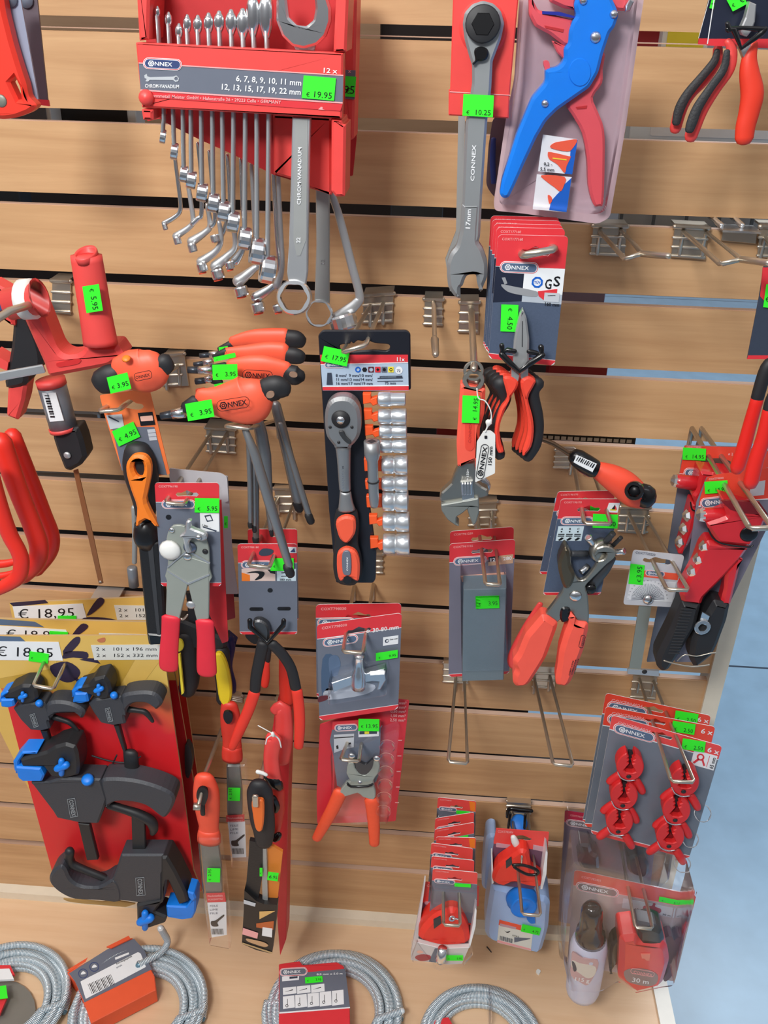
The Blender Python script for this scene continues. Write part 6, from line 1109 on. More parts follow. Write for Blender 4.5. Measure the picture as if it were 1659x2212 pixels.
# ================================================================== revolving punch pliers
for i in (1, 0):
    d = .156-.024*i; t = thing('punch_pliers_pack', 'front revolving punch pliers with orange handles and 9.50 sticker' if i == 0 else 'second punch pliers card directly behind the front revolving punch', 'pliers', (1250, 1250, d)); f = F(d); kk = 2.865
    q = Q(d, (1212, 1078), (1340, 1078), (1297, 1285), (1173, 1285)) if i == 0 else Q(d, (1205, 1062), (1330, 1060), (1290, 1240), (1165, 1240))
    def ex(b, q):
        b.ink(q, [(.04, .53), (.48, .53), (.48, .82), (.04, .82)] if i == 0 else [(.04, .9), (.05, .9), (.05, .91)], mat('ice_print', (206, 224, 232), .4), .0005)
        if i: return
        for c_, ch in enumerate('ABC'):
            b.text(q, ch, .09+c_*.14, .6, .06, BLKP, 0, .0008); b.ink(q, circ(.11+c_*.14, .635, .015, 8), BLKP, .0008)
            for r_ in range(2): b.ink(q, [(.06+c_*.14, .68+r_*.035), (.17+c_*.14, .68+r_*.035), (.17+c_*.14, .695+r_*.035), (.06+c_*.14, .695+r_*.035)], BLKP, .0008)
            b.ink(q, [(.08+c_*.14, .8), (.13+c_*.14, .75), (.17+c_*.14, .76), (.14+c_*.14, .8), (.1+c_*.14, .815)], BLKP, .0008)
        b.ink(q, [(.82, .07), (1, .07), (1, .26), (.8, .25)], WHT, .0005); b.ink(q, [(.88, .2), (.93, .1), (.94, .2)], BLKP, .0008); b.ink(q, [(.93, .2), (.94, .12), (.98, .2)], REDP, .0008); b.ink(q, [(.86, .19), (.97, .2), (.97, .22), (.86, .21)], YEL, .0009)
    card(t, q, .38, .05, (.32, .42, .5), 'COXT190170', (.5, .2, .4), extra=ex, main=mat('slate_dots_print', (78, 90, 112), .4, var=.15, scale=700))
    if i: b = B(); b.sweep('e1 250,1100,16 180,1250,40 100,1420,46 95,1480,40', d, RED, .6, 3); b.done('handle', t); price(t, F(d), 1080+600/kk, 920+520/kk, 30, 14, '', 8, h=.002); continue
    PN = mat('punch_nickel', (164, 160, 150), .33, .85)
    b = B(); b.plate(f, sm2(pp('e1 395,765 420,755 440,790 442,870 470,930 500,960 545,930 600,850 580,800 600,760 660,745 710,770 715,810 660,860 600,920 560,960 530,1000 545,1060 548,1225 490,1225 440,1150 400,1180 340,1225 262,1228 275,1180 350,1080 395,1000 370,920 362,860 375,800'), 3), .014, .006, PN, bev=.0012, holes=[sm2(pp('e1 600,800 640,785 662,800 640,830 600,835'))]); b.done('frame', t)
    b = B(); b.plate(f, sm2(pp('e1 395,770 415,760 432,800 440,870 465,930 440,1000 400,1010 370,930 362,850')), .019, .016, mat('dark_punch_arm', (110, 100, 84), .35, .8), bev=.003); b.done('upper_arm', t)
    b = B(); c = f.pt(1080+615/kk, 920+760/kk, .002); 
    ax = V((.35, -.75, .1)).normalized(); b.lathe(c, ax, [(0, .0125), (.006, .0125), (.008, .011)], PN, 24); b.done('punch_wheel', t)
    for a0, a1, r_, m in (((545, 690), (585, 740), 24, CHR), ((700, 665), (650, 720), 20, DGR), ((770, 775), (705, 785), 22, CHR), ((440, 790), (540, 790), 20, DGR), ((500, 905), (545, 865), 19, CHR), ((750, 690), (700, 740), 14, BLK)):
        b = B(); A_, B_ = f.pt(1080+a0[0]/kk, 920+a0[1]/kk, .012), f.pt(1080+a1[0]/kk, 920+a1[1]/kk, .006); ra = r_/kk*scale_at(A_); L = (B_-A_).length; b.lathe(A_, B_-A_, [(0, ra*.55), (0, ra), (L*.15, ra*.9), (L*.2, ra), (L*.4, ra*.9), (L*.5, ra), (L, ra)], m, 16); b.done('punch_tube', t)
    b = B(); b.sweep('e1 700,820,18 650,880,34 600,940,36 560,1010,26', d+.004, mat('dark_steel', (96, 96, 98), .4, .8), .8, 3); b.done('lower_arm', t)
    b = B(); b.dome(f.pt(1080+467/kk, 920+1053/kk, .014), (0, -1, 0), .0065, .003, CHR, 16); b.done('pivot_bolt', t); b = B(); b.dome(f.pt(1080+560/kk, 920+1010/kk, .010), (0, -1, 0), .006, .003, BLK2, 14); b.done('pivot_knob', t)
    b = B(); b.plate(f, sm2(pp('e1 385,1130 430,1130 440,1180 420,1215 385,1220 370,1180')), .016, .008, BLK2, bev=.002); b.done('lock_catch', t)
    OP = mat('dipped_coral', (246, 92, 74), .5); b = B(); b.plate(f, rounded(pp('e1 262,1180 300,1190 360,1232 355,1262 290,1440 260,1490 190,1600 160,1625 100,1628 80,1600 82,1550 100,1520 82,1490 80,1460 110,1420 160,1300'), 6, 4), .020, .018, OP, bev=.005); b.done('handle', t)
    b = B(); b.plate(f, rounded(pp('e1 440,1160 480,1225 548,1232 550,1270 520,1400 440,1600 410,1628 350,1618 345,1580 360,1490 370,1400 400,1300 425,1240'), 6, 4), .020, .018, OP, bev=.005)
    b.ink(f, rot(rrect(1248, 1380, 1282, 1394, 5), 1265, 1387, 106), BLKP, .0205, [rot(rrect(1249, 1381, 1281, 1393, 5), 1265, 1387, 106)]) if 0 else None
    x, y = 1080+508/kk, 920+1335/kk; b.ink(f, rot(rrect(x-14, y-5, x+14, y+5, 4), x, y, 104), BLKP, .0206, [rot(rrect(x-13.2, y-4.2, x+13.2, y+4.2, 3.5), x, y, 104)]); b.text(f, 'CONNEX', 1080+518/kk, 920+1305/kk, 6, BLKP, 104, .0206, width=20)
    for r_ in range(3): b.text(f, 'MADE IN GERMANY', 1080+(482-r_*16)/kk, 920+(1440+r_*6)/kk, 4.5, BLKP, 106, .0206, width=34)
    b.done('handle', t)
    price(t, F(d), 1080+652/kk, 920+590/kk, 54, 30, '9.50', 2, h=.002, tsize=.42, ty=.36)
hook('1236,985 1268,985', '1262,1130 1320,1132', .19, 'hook carrying the revolving punch pliers, half hidden by the orange ended handle', '1200,975 1240,975 1236,1015 1196,1012')
hook('1358,1110 1395,1115', '1441,1274 1488,1275', .18, 'hook carrying the grey blade gauge card', '1340,1098 1403,1100 1395,1155 1335,1150')
hook('1381,1466 1412,1472', '1450,1688 1500,1690', .195, 'hook carrying the spring clamp cards', '1368,1456 1420,1460 1416,1512 1362,1508')
# orange ended handle with barcode
t = thing('scraper_handle', 'orange red handle with black ends and a barcode, right of the long nose pliers', 'hand tool', (1310, 1030, .18)); d = .185; f = F(d); kk = 2.865
b = B(); b.sweep('e1 250,80,14 330,110,14 430,175,14', d-.03, mat('dark_bronze_wire', (120, 96, 76), .35, .8), 1, 2); b.done('shaft', t)
b = B(); b.sweep('e1 475,195,52 530,235,58 580,265,56', d, BLK2, .9, 2, 18); b.done('collar', t)
b = B(); b.sweep('e1 600,270,50 680,310,72 760,360,84 830,420,82 880,450,66', d, mat('handle_orange', (240, 80, 54), .45), .85, 5, 20); b.done('handle', t)
b = B(); b.sweep('e1 868,395,42 905,420,56 900,455,58', d+.004, BLK2, .9, 3, 18); c = f.pt(1080+832/kk, 920+400/kk, .022); b.ring(c, (-.3, -1, .3), .0085, .0055, .008, BLK2, 20); b.lathe(c, (-.3, -1, .3), [(-.003, .0055), (.0, .0052)], BLKP, 14); b.done('end_cap', t)
b = B(); b.plate(f, pp('e1 475,180 600,235 570,290 455,225'), .0215, .0004, WHT)
for k in range(9): x = 486+k*12; y = 190+k*5.5; b.ink(f, pp('e1 %f,%f %f,%f %f,%f %f,%f' % (x, y, x+3+k % 3*2, y+1.5, x-12+k % 3*2, y+26, x-16, y+24)), BLKP, .0219)
b.ink(f, pp('e1 455,228 570,286 566,300 450,242'), BLKP, .0219); b.done('barcode_label', t)

# ================================================================== gauge card
t = thing('sliding_bevel', 'steel strip gauge on a silver card with half-round angle scale, 3.95 sticker', 'gauge', (1420, 1250, .12)); d = .12; f = F(d); kk = 2.865
b = B(); SVC = mat('silver_card', (198, 200, 206), .32)
b.plate(f, rounded(pp('e1 825,768 1142,802 1065,1122 762,1105'), 7, 5), 0, .0012, SVC, holes=[sm2(pp('e1 885,835 895,818 925,825 960,812 1000,822 1050,830 1060,850 1040,862 980,850 920,850'))])
b.text(f, 'COXTT20220', 1080+838/kk, 920+790/kk, 7, GRYP, 7, .0006, width=124/kk)
b.ink(f, pp('e1 890,895 1108,915 1100,955 885,935'), ORG, .0004); logo(b, f, 1080+960/kk, 920+914/kk, 42, 5, .0006)
b.ink(f, pp('e1 812,955 1090,968 1065,1090 785,1075'), mat('scale_white', (226, 228, 232), .4), .0004)
cx, cy = 1080+915/kk, 920+1075/kk
for k in range(17):
    a_ = radians(182+k*11); r1, r2 = 10, 36; n_ = (cos(a_), sin(a_)*.95); pn = (-n_[1]*.55, n_[0]*.55)
    for sg in (-1.6, 1.6): b.ink(f, [(cx+n_[0]*r1+pn[0]*sg*.2-pn[0]*.4, cy+n_[1]*r1+pn[1]*sg*.2-pn[1]*.4), (cx+n_[0]*r2+pn[0]*sg*2-pn[0]*.4, cy+n_[1]*r2+pn[1]*sg*2-pn[1]*.4), (cx+n_[0]*r2+pn[0]*sg*2+pn[0]*.5, cy+n_[1]*r2+pn[1]*sg*2+pn[1]*.5), (cx+n_[0]*r1+pn[0]*sg*.2+pn[0]*.5, cy+n_[1]*r1+pn[1]*sg*.2+pn[1]*.5)], DGRP, .0007)
    b.text(f, str((k*10) % 90), cx+n_[0]*42-1.5, cy+n_[1]*42, 3.2, DGRP, 0, .0007, False)
b.done('backing_card', t)
b = B(); b.dome(F(d).pt(1080+915/kk, 920+1072/kk, .001), (0, -1, 0), .0062, .004, CHR, 8); b.done('wing_nut', t)
b = B(); b.plate(F(d-.004), pp('e1 860,1115 938,1115 868,1525 795,1528'), 0, .0016, mat('brushed_gauge_steel', (176, 172, 156), .34, .75)); b.plate(F(d-.003), rounded(pp('e1 790,1505 985,1518 982,1550 790,1535'), 1), 0, .003, SAT); b.dome(F(d-.003).pt(1080+895/kk, 920+1522/kk, 0), (0, -1, 0), .003, .001, BLK); b.done('steel_rule', t)
price(t, F(d), 1080+846/kk, 920+920/kk, 31, 43, '3.95', 6, -84, h=.001, tsize=.4, ty=.34)

# ================================================================== blind rivet pliers
RV = mat('rivet_red_enamel', (208, 36, 44), .32, coat=.4)
def rivet(i):
    d = .135-.055*i; kk = 3.158; t = thing('rivet_pliers_pack', ['front red blind rivet pliers with black grips, 14.95 sticker', 'second rivet pliers behind the front one, its card carrying the upper 14.95 sticker'][i], 'pliers', (1550, 1200, d)); f = F(d)
    b = B()
    if i == 0:
        b.plate(f, rounded(pp('e7 400,730 700,700 900,640 900,900 600,1500 350,1990 180,1990 330,900'), 3), -.012, .001, mat('rivet_card_grey', (124, 120, 136), .35)); g = F(d-.0115)
        b.ink(g, pp('e7 402,732 460,712 900,655 900,870 640,885 345,925 355,870'), mat('card_vermilion', (232, 72, 52), .4), .0002); b.ink(g, pp('e7 345,925 640,885 900,870 900,876 640,892 344,932'), WHT, .0004)
        logo(b, g, 1400+478/kk, 800+898/kk, 78, -6, .0004); b.text(g, 'COXT798040', 1400+415/kk, 800+750/kk, 6, PNK, -6, .0004, width=32); b.ink(g, pp('e7 700,770 800,750 790,850 690,860'), mat('pale_grey_print', (196, 200, 206), .4), .0004)
    else:
        b.plate(f, rounded(pp('e7 250,512 620,520 900,560 900,700 430,1500 300,1700 80,1985 -10,1990 60,1640 130,1250 230,600'), 3), -.012, .001, GRYP); g = F(d-.0115)
        b.ink(g, pp('e7 250,514 620,524 900,565 900,730 214,706 235,600'), mat('card_vermilion', (232, 72, 52), .4), .0002); b.ink(g, pp('e7 214,704 900,740 900,748 213,712'), WHT, .0004); logo(b, g, 1400+365/kk, 800+706/kk, 78, 3, .0004)
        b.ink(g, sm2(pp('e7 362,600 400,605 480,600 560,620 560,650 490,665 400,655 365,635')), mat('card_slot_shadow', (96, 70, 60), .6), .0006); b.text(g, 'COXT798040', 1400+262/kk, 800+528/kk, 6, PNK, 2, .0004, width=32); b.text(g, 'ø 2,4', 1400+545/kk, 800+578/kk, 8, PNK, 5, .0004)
    b.done('backing_card', t)
    if i == 0:
        head = 'e7 510,895 820,990 770,1100 700,1205 480,1180 410,1080 400,1050 540,1000'; nose = ((340, 985), (560, 985)); arm = 'e7 410,1170 700,1205 640,1290 500,1440 380,1560 365,1610 235,1595 220,1530 330,1330 370,1220'
        arm2 = 'e7 530,1380 640,1270 620,1380 590,1500 565,1605 495,1600 520,1500'; 
    else:
        head = 'e7 360,695 620,720 560,900 420,960 330,930 300,860 330,830'; nose = ((165, 750), (360, 775)); arm = 'e7 300,900 420,960 330,1080 280,1200 230,1270 205,1260 250,1100'; arm2 = None
    b = B(); b.plate(f, rounded(pp(head), 4), .020, .026, RV, bev=.003)
    if i == 0: b.plate(f, pp('e7 500,895 530,890 760,900 820,985 640,975 560,950'), .0205, .003, mat('rivet_dark_red', (120, 18, 26), .4))
    b.done('head', t)
    b = B(); b.plate(f, rounded(pp(arm), 6), .016, .020, RV, bev=.004); b.done('lever', t)
    if arm2: b = B(); b.plate(f, rounded(pp(arm2), 4), .012, .014, RV, bev=.003); b.done('lever', t)
    b = B(); A_ = f.pt(1400+nose[0][0]/kk, 800+nose[0][1]/kk, .01); Z_ = f.pt(1400+nose[1][0]/kk, 800+nose[1][1]/kk, .01); L = (Z_-A_).length; r_ = 50/kk*scale_at(A_)
    b.lathe(A_+(Z_-A_)*.06, Z_-A_, [(0, r_*.6), (.002, r_*.9), (.006, r_), (L, r_)], RV, 22); b.done('nose', t)
    b = B(); b.lathe(A_-(Z_-A_)*.07, Z_-A_, [(0, .002), (.003, .0065), (.008, .0072), (.010, .005)], CHR, 8, False); b.done('nosepiece', t)
    for x, y in (((387, 1200), (347, 1285), (305, 1368)) if i == 0 else ((272, 988), (248, 1078), (220, 1165))):
        b = B(); b.lathe(f.pt(1400+(x+25)/kk, 800+y/kk, .008), V((-1, -.35, .05)), [(0, .0068), (.006, .0068), (.009, .004), (.010, .001)], CHR, 6, False); b.done('spare_nosepiece', t)
    if i == 0:
        b = B(); b.dome(f.pt(1400+688/kk, 800+1117/kk, .020), (0, -1, 0), .0088, .0015, BLK2, 20); b.done('pivot_plug', t)
        b = B(); b.sweep('e7 410,1080,5 440,1140,6 500,1180,6 600,1198,7 690,1205,6 715,1195,5', d+.022, BLK2, 1, 3, 8); b.done('retaining_cord', t)
        BG = mat('ribbed_black_grip', (48, 48, 50), .6)
        b = B(); b.plate(f, rounded(pp('e7 235,1585 365,1610 330,1760 200,1975 140,2060 100,2070 60,2030 62,1960 100,1880 160,1760'), 6, 4), .018, .024, BLK, bev=.005)
        for k in range(16): y = 1625+k*20; x0 = 228-k*6; b.plate(f, pp('e7 %d,%d %d,%d %d,%d %d,%d' % (x0, y, x0+78, y+4, x0+76, y+10, x0-2, y+7)), .0186, .001, BG)
        b.done('grip', t)
        b = B(); b.plate(f, rounded(pp('e7 455,1580 565,1605 540,1720 480,1880 440,1960 350,2030 320,2040 282,1975 300,1850 380,1700'), 6, 4), .016, .022, BLK, bev=.005); b.done('grip', t)
        b = B(); b.ring(f.pt(1400+370/kk, 800+1752/kk, .02), (.1, -1, .1), .0085, .0045, .002, CHR, 16); b.plate(f, pp('e7 370,1650 420,1680 395,1740 350,1720'), .018, .002, CHR); b.sweep('e7 110,1980,5 180,2000,5 300,2020,6 415,2008,5', d+.022, NIK, 1, 3, 8); b.sweep('e7 200,1980,4 250,1940,4 330,1950,4 420,1930,4 460,1925,5', d+.020, NIK, 1, 3, 8); b.done('locking_wire', t)
        price(t, F(d-.011), 1400+465/kk, 800+797/kk, 50, 26, '14.95', -4, h=.002, tsize=.36, ty=.36)
    else:
        b = B(); b.sweep('e7 290,900,4 300,950,5 340,960,5', d+.022, BLK2, 1, 3, 8); b.done('retaining_cord', t)
        price(t, F(d-.011), 1400+315/kk, 800+572/kk, 50, 26, '14.95', 3, h=.002, tsize=.38, ty=.36)
rivet(1); rivet(0)
hook('1495,925 1515,925', '1620,1142 1668,1140', .205, 'long bent hook carrying the rivet pliers', None, extra=None, r=.0026)

# ================================================================== long red handled tool at the right edge
t = thing('bolt_cutter', 'long red and black handles reaching in from the right edge above the rivet pliers', 'cutter', (1640, 800, .20)); d = .205; kk = 3.158
HRD = mat('long_handle_red', (226, 40, 32), .35)
b = B(); b.sweep('e7 745,195,40 700,350,42 660,500,44 615,640,46 605,670,42', d, HRD, .9, 3, 16); b.done('handle', t)
b = B(); b.sweep('e7 830,270,44 790,450,46 740,600,46 705,740,48 700,770,44', d+.03, HRD, .9, 3, 16); b.done('handle', t)
b = B(); b.sweep('e7 900,-60,40 830,-40,44 785,50,42 745,190,40', d, BLK, .9, 3, 16); b.done('handle_root', t)
b = B(); b.sweep('e7 900,100,40 850,200,44 828,275,42', d+.03, BLK, .9, 3, 16); b.done('handle_root', t)
hook('1676,590 1700,590', '1668,618 1694,618', .175, 'hook at the right edge carrying the dark card above the long red handles', None)
t = thing('pliers_card', 'dark card with green sticker cut by the right edge above the long red handles', 'card', (1655, 700, .17)); b = B(); b.plate(F(.17), pp('1650,575 1720,575 1720,775 1614,775 1640,640'), 0, .0012, DGRP); b.plate(F(.17), pp('1616,768 1720,768 1720,776 1614,776'), .0004, .001, REDP); b.plate(F(.17), pp('1648,578 1662,578 1660,660 1642,640'), .0004, .001, REDP); b.done('backing_card', t); price(t, F(.17), 1662, 640, 20, 50, '', 8, h=.002)

# ================================================================== spring clamp cards 6x
for i in (2, 1, 0):
    d = on((1381, 1466), (1450, 1688), .195, (1586, 1560, 1535)[i]); kk = 4.608
    q = [Q(d, (1322, 1545), (1560, 1612), (1488, 1855), (1276, 1800)), Q(d, (1309, 1526), (1545, 1570), (1490, 1800), (1262, 1785)), Q(d, (1309, 1497), (1535, 1546), (1500, 1760), (1258, 1778))][i]
    t = thing('spring_clamp_card', ['front card of six small red spring clamps, 6x 65 mm, 2.50 sticker', 'middle 6x spring clamp card, second from the front', 'rearmost 6x spring clamp card, orange red top edge highest'][i], 'clamp card', (1420, 1650, d), 'spring clamp cards')
    def ex(b, q):
        if i == 0:
            b.ink(q, [(.77, .12), (.985, .12), (.985, .29), (.77, .29)], WHT, .0006); b.ink(q, circ(.84, .18, .035, 12, .04), REDP, .0009, [circ(.84, .18, .02, 10, .025)]); b.ink(q, [(.82, .2), (.84, .21), (.80, .27), (.785, .26)], REDP, .0009); b.ink(q, [(.85, .2), (.87, .2), (.9, .26), (.885, .27)], REDP, .0009); b.ink(q, [(.913, .14), (.917, .14), (.917, .27), (.913, .27)], REDP, .0009); b.text(q, '65 mm', .975, .275, .05, BLKP, -90, .0009, width=.13)
        b.text(q, '6 x', .88, .10, .08, WHT, 0, .0008, width=.11)
    card(t, q, .15 if i == 0 else .2, .035, (.2, .12, .34), 'COXT804026', (.46, .07, .2), extra=ex, main=mat('steel_grey_print', (112, 120, 132), .4), redm=RED if i == 0 else mat('card_vermilion', (232, 72, 52), .4), rc=.03)
    fx = [(1240+1190/kk, 1440+785/kk), (1240+1090/kk, 1440+610/kk), (1240+1118/kk, 1440+508/kk)][i]
    price(t, F(d), fx[0], fx[1], 50, 23, '2.50', 9, h=.003, tsize=.42, ty=.36)
    if i: continue
    SRC = mat('spring_clamp_red', (214, 40, 42), .42); f = F(d)
    for n_, (cx, cy, s_) in enumerate(((560, 1000, 1.0), (500, 1290, 1), (455, 1550, .98), (1105, 1150, 1.05), (1022, 1435, 1.02), (960, 1695, 1.02))):
        b = B(); k_ = lambda pl: [(1240+(cx+x*s_)/kk, 1440+(cy+y*s_)/kk) for x, y in rot(pl, 0, 0, 8)]
        C_ = [(137*sin(radians(a_)), -137*cos(radians(a_))) for a_ in range(14, 347, 9)]
        out = C_+[(-26, -95), (-44, -80), (-18, -62), (-38, -44), (-14, -28), (-24, -10), (-62, 44), (-30, 62), (32, 62), (62, 44), (24, -10), (14, -28), (38, -44), (18, -62), (44, -80), (26, -95)]
        b.plate(f, k_(out), .022, .014, SRC, bev=.0012)
        m = b.done('spring_clamp', t)
        def sub(name, fn):
            b = B(); fn(b); o = b.done(name, t); o.parent = m
        sub('inner_spring', lambda b: b.plate(f, k_([(-66, 48), (0, -40), (66, 48), (30, 70), (-30, 70)]), .014, .006, mat('clamp_inner_plastic', (130, 16, 22), .5)))
        sub('jaw_gap', lambda b: b.plate(f, k_([(-30, -140), (30, -140), (42, -80), (36, -30), (-36, -30), (-42, -80)]), .012, .006, BLK))
        sub('left_lever', lambda b: b.sweep('e2 %f,%f,40 %f,%f,42 %f,%f,38' % (cx-100*s_, cy+70*s_, cx-165*s_, cy+115*s_, cx-205*s_, cy+145*s_), d+.012, SRC, .8, 2, 10))
        sub('right_lever', lambda b: b.sweep('e2 %f,%f,38 %f,%f,40 %f,%f,34' % (cx+55*s_, cy+130*s_, cx+95*s_, cy+195*s_, cx+120*s_, cy+245*s_), d+.012, SRC, .8, 2, 10))
        sub('steel_ring', lambda b: b.sweep('e2 %f,%f,5 %f,%f,6 %f,%f,6 %f,%f,5' % (cx-125*s_, cy+50*s_, cx-95*s_, cy+105*s_, cx-30*s_, cy+135*s_, cx+40*s_, cy+130*s_), d+.024, CHR, 1, 4, 8))
        sub('hinge_pin', lambda b: b.dome(f.pt(1240+(cx-15)/kk, 1440+(cy+95)/kk, .0225), (0, -1, 0), .003, .001, BLK))
        if n_ > 2: sub('loose_ring', lambda b: b.ring(f.pt(1240+(cx+125+(n_ == 3)*50 - (n_ == 5)*5 + (n_ == 4)*10)/kk, 1440+(cy+[0, 0, 0, 310, 280, 270][n_])/kk, .004), (.1, -1, .9), .0108, .0098, .0012, CHR, 24))
    b = B(); b.plate(f, pp('e2 350,640 200,1580 180,1640 330,1680 1150,1900 1400,1000 760,840'), .0265, .0008, clear('ultra_clear_film', (250, 250, 252), .0, .25)) if 0 else None

# ================================================================== chalk line blister packs
for i in (1, 0):
    d = .125-.093*i; kk = 4.425; f = F(d)
    t = thing('chalk_line_pack', 'front blister with red chalk line reel marked 30 m and white powder bottle 115 g' if i == 0 else 'second chalk line blister behind, left and above the front one', 'pack', (1380, 1980, d))
    b = B()
    if i == 0: q = Q(d, (1241, 1879), (1504, 1934), (1458, 2120), (1225, 2085))
    else: q = Q(d, (1220, 1750), (1420, 1780), (1392, 2030), (1205, 1990))
    a_ = q.a
    MG = mat('mauve_film_card', (186, 170, 170), .35) if i == 0 else mat('mauve_dark_card', (132, 116, 130), .35)
    b.plate(q, rrect(0, 0, 1, a_, .03), 0, .001, MG)
    RC = mat('coral_print', (226, 92, 80), .4) if i == 0 else mat('magenta_red_print', (204, 30, 70), .4)
    b.ink(q, [(0, .02), (.02, 0), (.98, 0), (1, .02), (1, .17), (0, .17)], RC, .0004); b.ink(q, [(0, .17), (1, .17), (1, .176), (0, .176)], PNK, .0005)
    logo(b, q, .2, .17, .36, 0, .0006, body=mat('badge_taupe', (140, 126, 128), .35)); b.text(q, 'COXT782403', .06, .07, .035, PNK, 0, .0006, width=.16)
    if i == 0:
        b.ink(q, [(.42, .21), (.84, .21), (.84, .33), (.42, .33)], mat('pale_grey_print', (196, 200, 206), .4), .0005); b.ink(q, [(.85, .21), (.97, .21), (.97, .33), (.85, .33)], mat('pale_grey_print', (196, 200, 206), .4), .0005)
        b.ink(q, sm2([(.6, .25), (.66, .235), (.67, .2), (.69, .2), (.69, .235), (.74, .25), (.74, .3), (.67, .325), (.6, .3)]), mat('maroon_pic', (170, 60, 70), .4), .0007); b.text(q, '115 g', .5, .32, .03, BLKP, 0, .0007, width=.09); b.text(q, '30 m', .76, .32, .03, BLKP, 0, .0007, width=.07)
    b.done('backing_card', t)
    # bottle
    b = B(); k = scale_at(f.pt(1270, 2050))
    X = lambda x: 1180+x/kk
    Y = lambda y: 1700+y/kk
    if i == 0:
        a1 = f.pt(X(340), Y(1970), .022); a2 = f.pt(X(420), Y(1440), .022)
        WB = mat('frosted_bottle', (206, 208, 226), .35, sub=.2)
        ax = a2-a1; L = ax.length; r_ = 160/kk*k; b.lathe(a1, ax, [(0, r_*.72), (L*.03, r_*.92), (L*.1, r_), (L*.85, r_*1.08), (L*.97, r_*.95), (L, r_*.8)], WB, 28); b.done('powder_bottle', t)
        g = F(d+.022+r_)
        b = B(); b.plate(g, sm2(pp('e4 255,1580 350,1640 490,1660 480,1760 400,1890 330,1870 235,1800 240,1680')), .0015, .002, mat('label_blush', (206, 170, 170), .4)); b.plate(g, sm2(pp('e4 250,1660 330,1690 470,1720 460,1800 400,1830 330,1790 245,1720')), .002, .001, mat('label_cream', (226, 220, 206), .4)); b.ink(g, sm2(pp('e4 245,1670 275,1690 290,1750 262,1760')), DGRP, .0025); b.text(g, '115 g', X(262), Y(1850), 11, WHT, 8, .0026, width=150/kk); b.done('bottle_label', t)
        b = B(); CP = mat('black_nozzle', (30, 30, 32), .15, coat=.6); c1_ = a2; ax2 = f.pt(X(440), Y(1130), .03)-a2; L2 = ax2.length; b.lathe(c1_, ax2, [(-.004, r_*.9), (L2*.1, r_*.86), (L2*.22, r_*.8), (L2*.28, r_*.66), (L2*.6, r_*.64), (L2*.85, r_*.6), (L2*.97, r_*.42), (L2, r_*.2)], CP, 24); b.done('nozzle_cap', t)
        # reel
        b = B(); RR = mat('reel_red', (226, 44, 46), .28, coat=.5); b.plate(f, rounded(pp('e4 705,1460 870,1440 900,1500 1030,1510 1110,1500 1165,1550 1185,1680 1165,1760 1115,1920 850,1985 690,1860 700,1660'), 8, 4), .048, .040, RR, bev=.007); b.done('reel_case', t)
        b = B(); b.plate(f, sm2(pp('e4 750,1760 840,1735 980,1750 1065,1800 1050,1880 960,1905 800,1870 750,1820')), .0485, .001, mat('reel_label_grey', (150, 130, 128), .4)); b.text(f, '30 m', X(815), Y(1860), 13, WHT, 9, .049, width=165/kk)
        x, y = X(920), Y(1775); kq = lambda pl: rot(pl, x, y, 10); b.ink(f, kq(rrect(x-26, y-6, x+26, y+6, 5.5)), PNK, .049, [kq(rrect(x-25, y-5, x+25, y+5, 4.8))]); b.text(f, 'CONNEX', x-20, y+1, 8, PNK, 10, .049, width=42); b.done('reel_label', t)
        b = B(); b.plate(f, rounded(pp('e4 880,1380 1010,1350 1115,1390 1135,1480 1100,1540 1010,1560 920,1540 880,1480'), 5), .044, .03, BLK2, bev=.005); b.plate(f, rounded(pp('e4 860,1290 1050,1330 1090,1400 1040,1420 870,1400'), 4), .040, .02, mat('slate_reel_top', (70, 72, 82), .3), bev=.003); b.done('reel_neck', t)
        b = B(); b.plate(f, pp('e4 905,1600 995,1600 985,1660 960,1660 935,1640 915,1640'), .0495, .003, mat('translucent_salmon', (240, 140, 120), .4)); b.done('cord_hook', t)
        b = B(); b.plate(f, sm2(pp('e4 620,1530 700,1450 720,1470 700,1560 690,1680 640,1760 620,1800 605,1740')), .03, .02, BLK2, bev=.003); b.done('crank', t)
        b = B(); b.plate(f, sm2(pp('e4 1120,1480 1200,1430 1240,1560 1230,1750 1160,1850 1120,1840 1170,1720')), .02, .016, mat('dark_reel_side', (88, 60, 70), .35)); b.done('reel_side', t)
        b = B(); b.plate(f, rounded(pp('e4 270,730 700,830 1430,1010 1410,1180 1330,1440 1225,1920 1110,1935 850,1990 690,1880 560,1960 480,1985 230,1970 170,1700 200,1300'), 5), .054, .052, CLR2, bev=.004); b.plate(f, pp('e4 215,800 270,730 1440,1010 1430,1040 270,790'), .010, .002, CLR); b.done('blister', t)
        price(t, q, .80, .115, .19, .06, '5.95', 0, h=.003, tsize=.42, ty=.3)
    else:
        b.plate(f, rounded(pp('e4 315,560 420,560 440,640 500,670 510,800 340,790 300,720 340,650'), 4), .03, .026, mat('smoky_plastic', (70, 66, 76), .15, coat=.6), bev=.004); b.done('nozzle_cap', t)
        b = B(); b.plate(f, rounded(pp('e4 770,690 850,660 960,700 990,760 980,850 930,880 820,850 780,800'), 6), .03, .026, BLK2, bev=.004); b.done('reel_neck', t)
        b = B(); b.plate(f, rounded(pp('e4 185,205 370,215 1250,420 1180,900 1160,930 180,1700 125,1640 130,1100 170,500'), 6), .034, .032, CLR2, bev=.004); b.done('blister', t)
hook('1335,1795 1362,1800', '1372,2003 1410,2007', .2, 'hook carrying the chalk line packs', None)

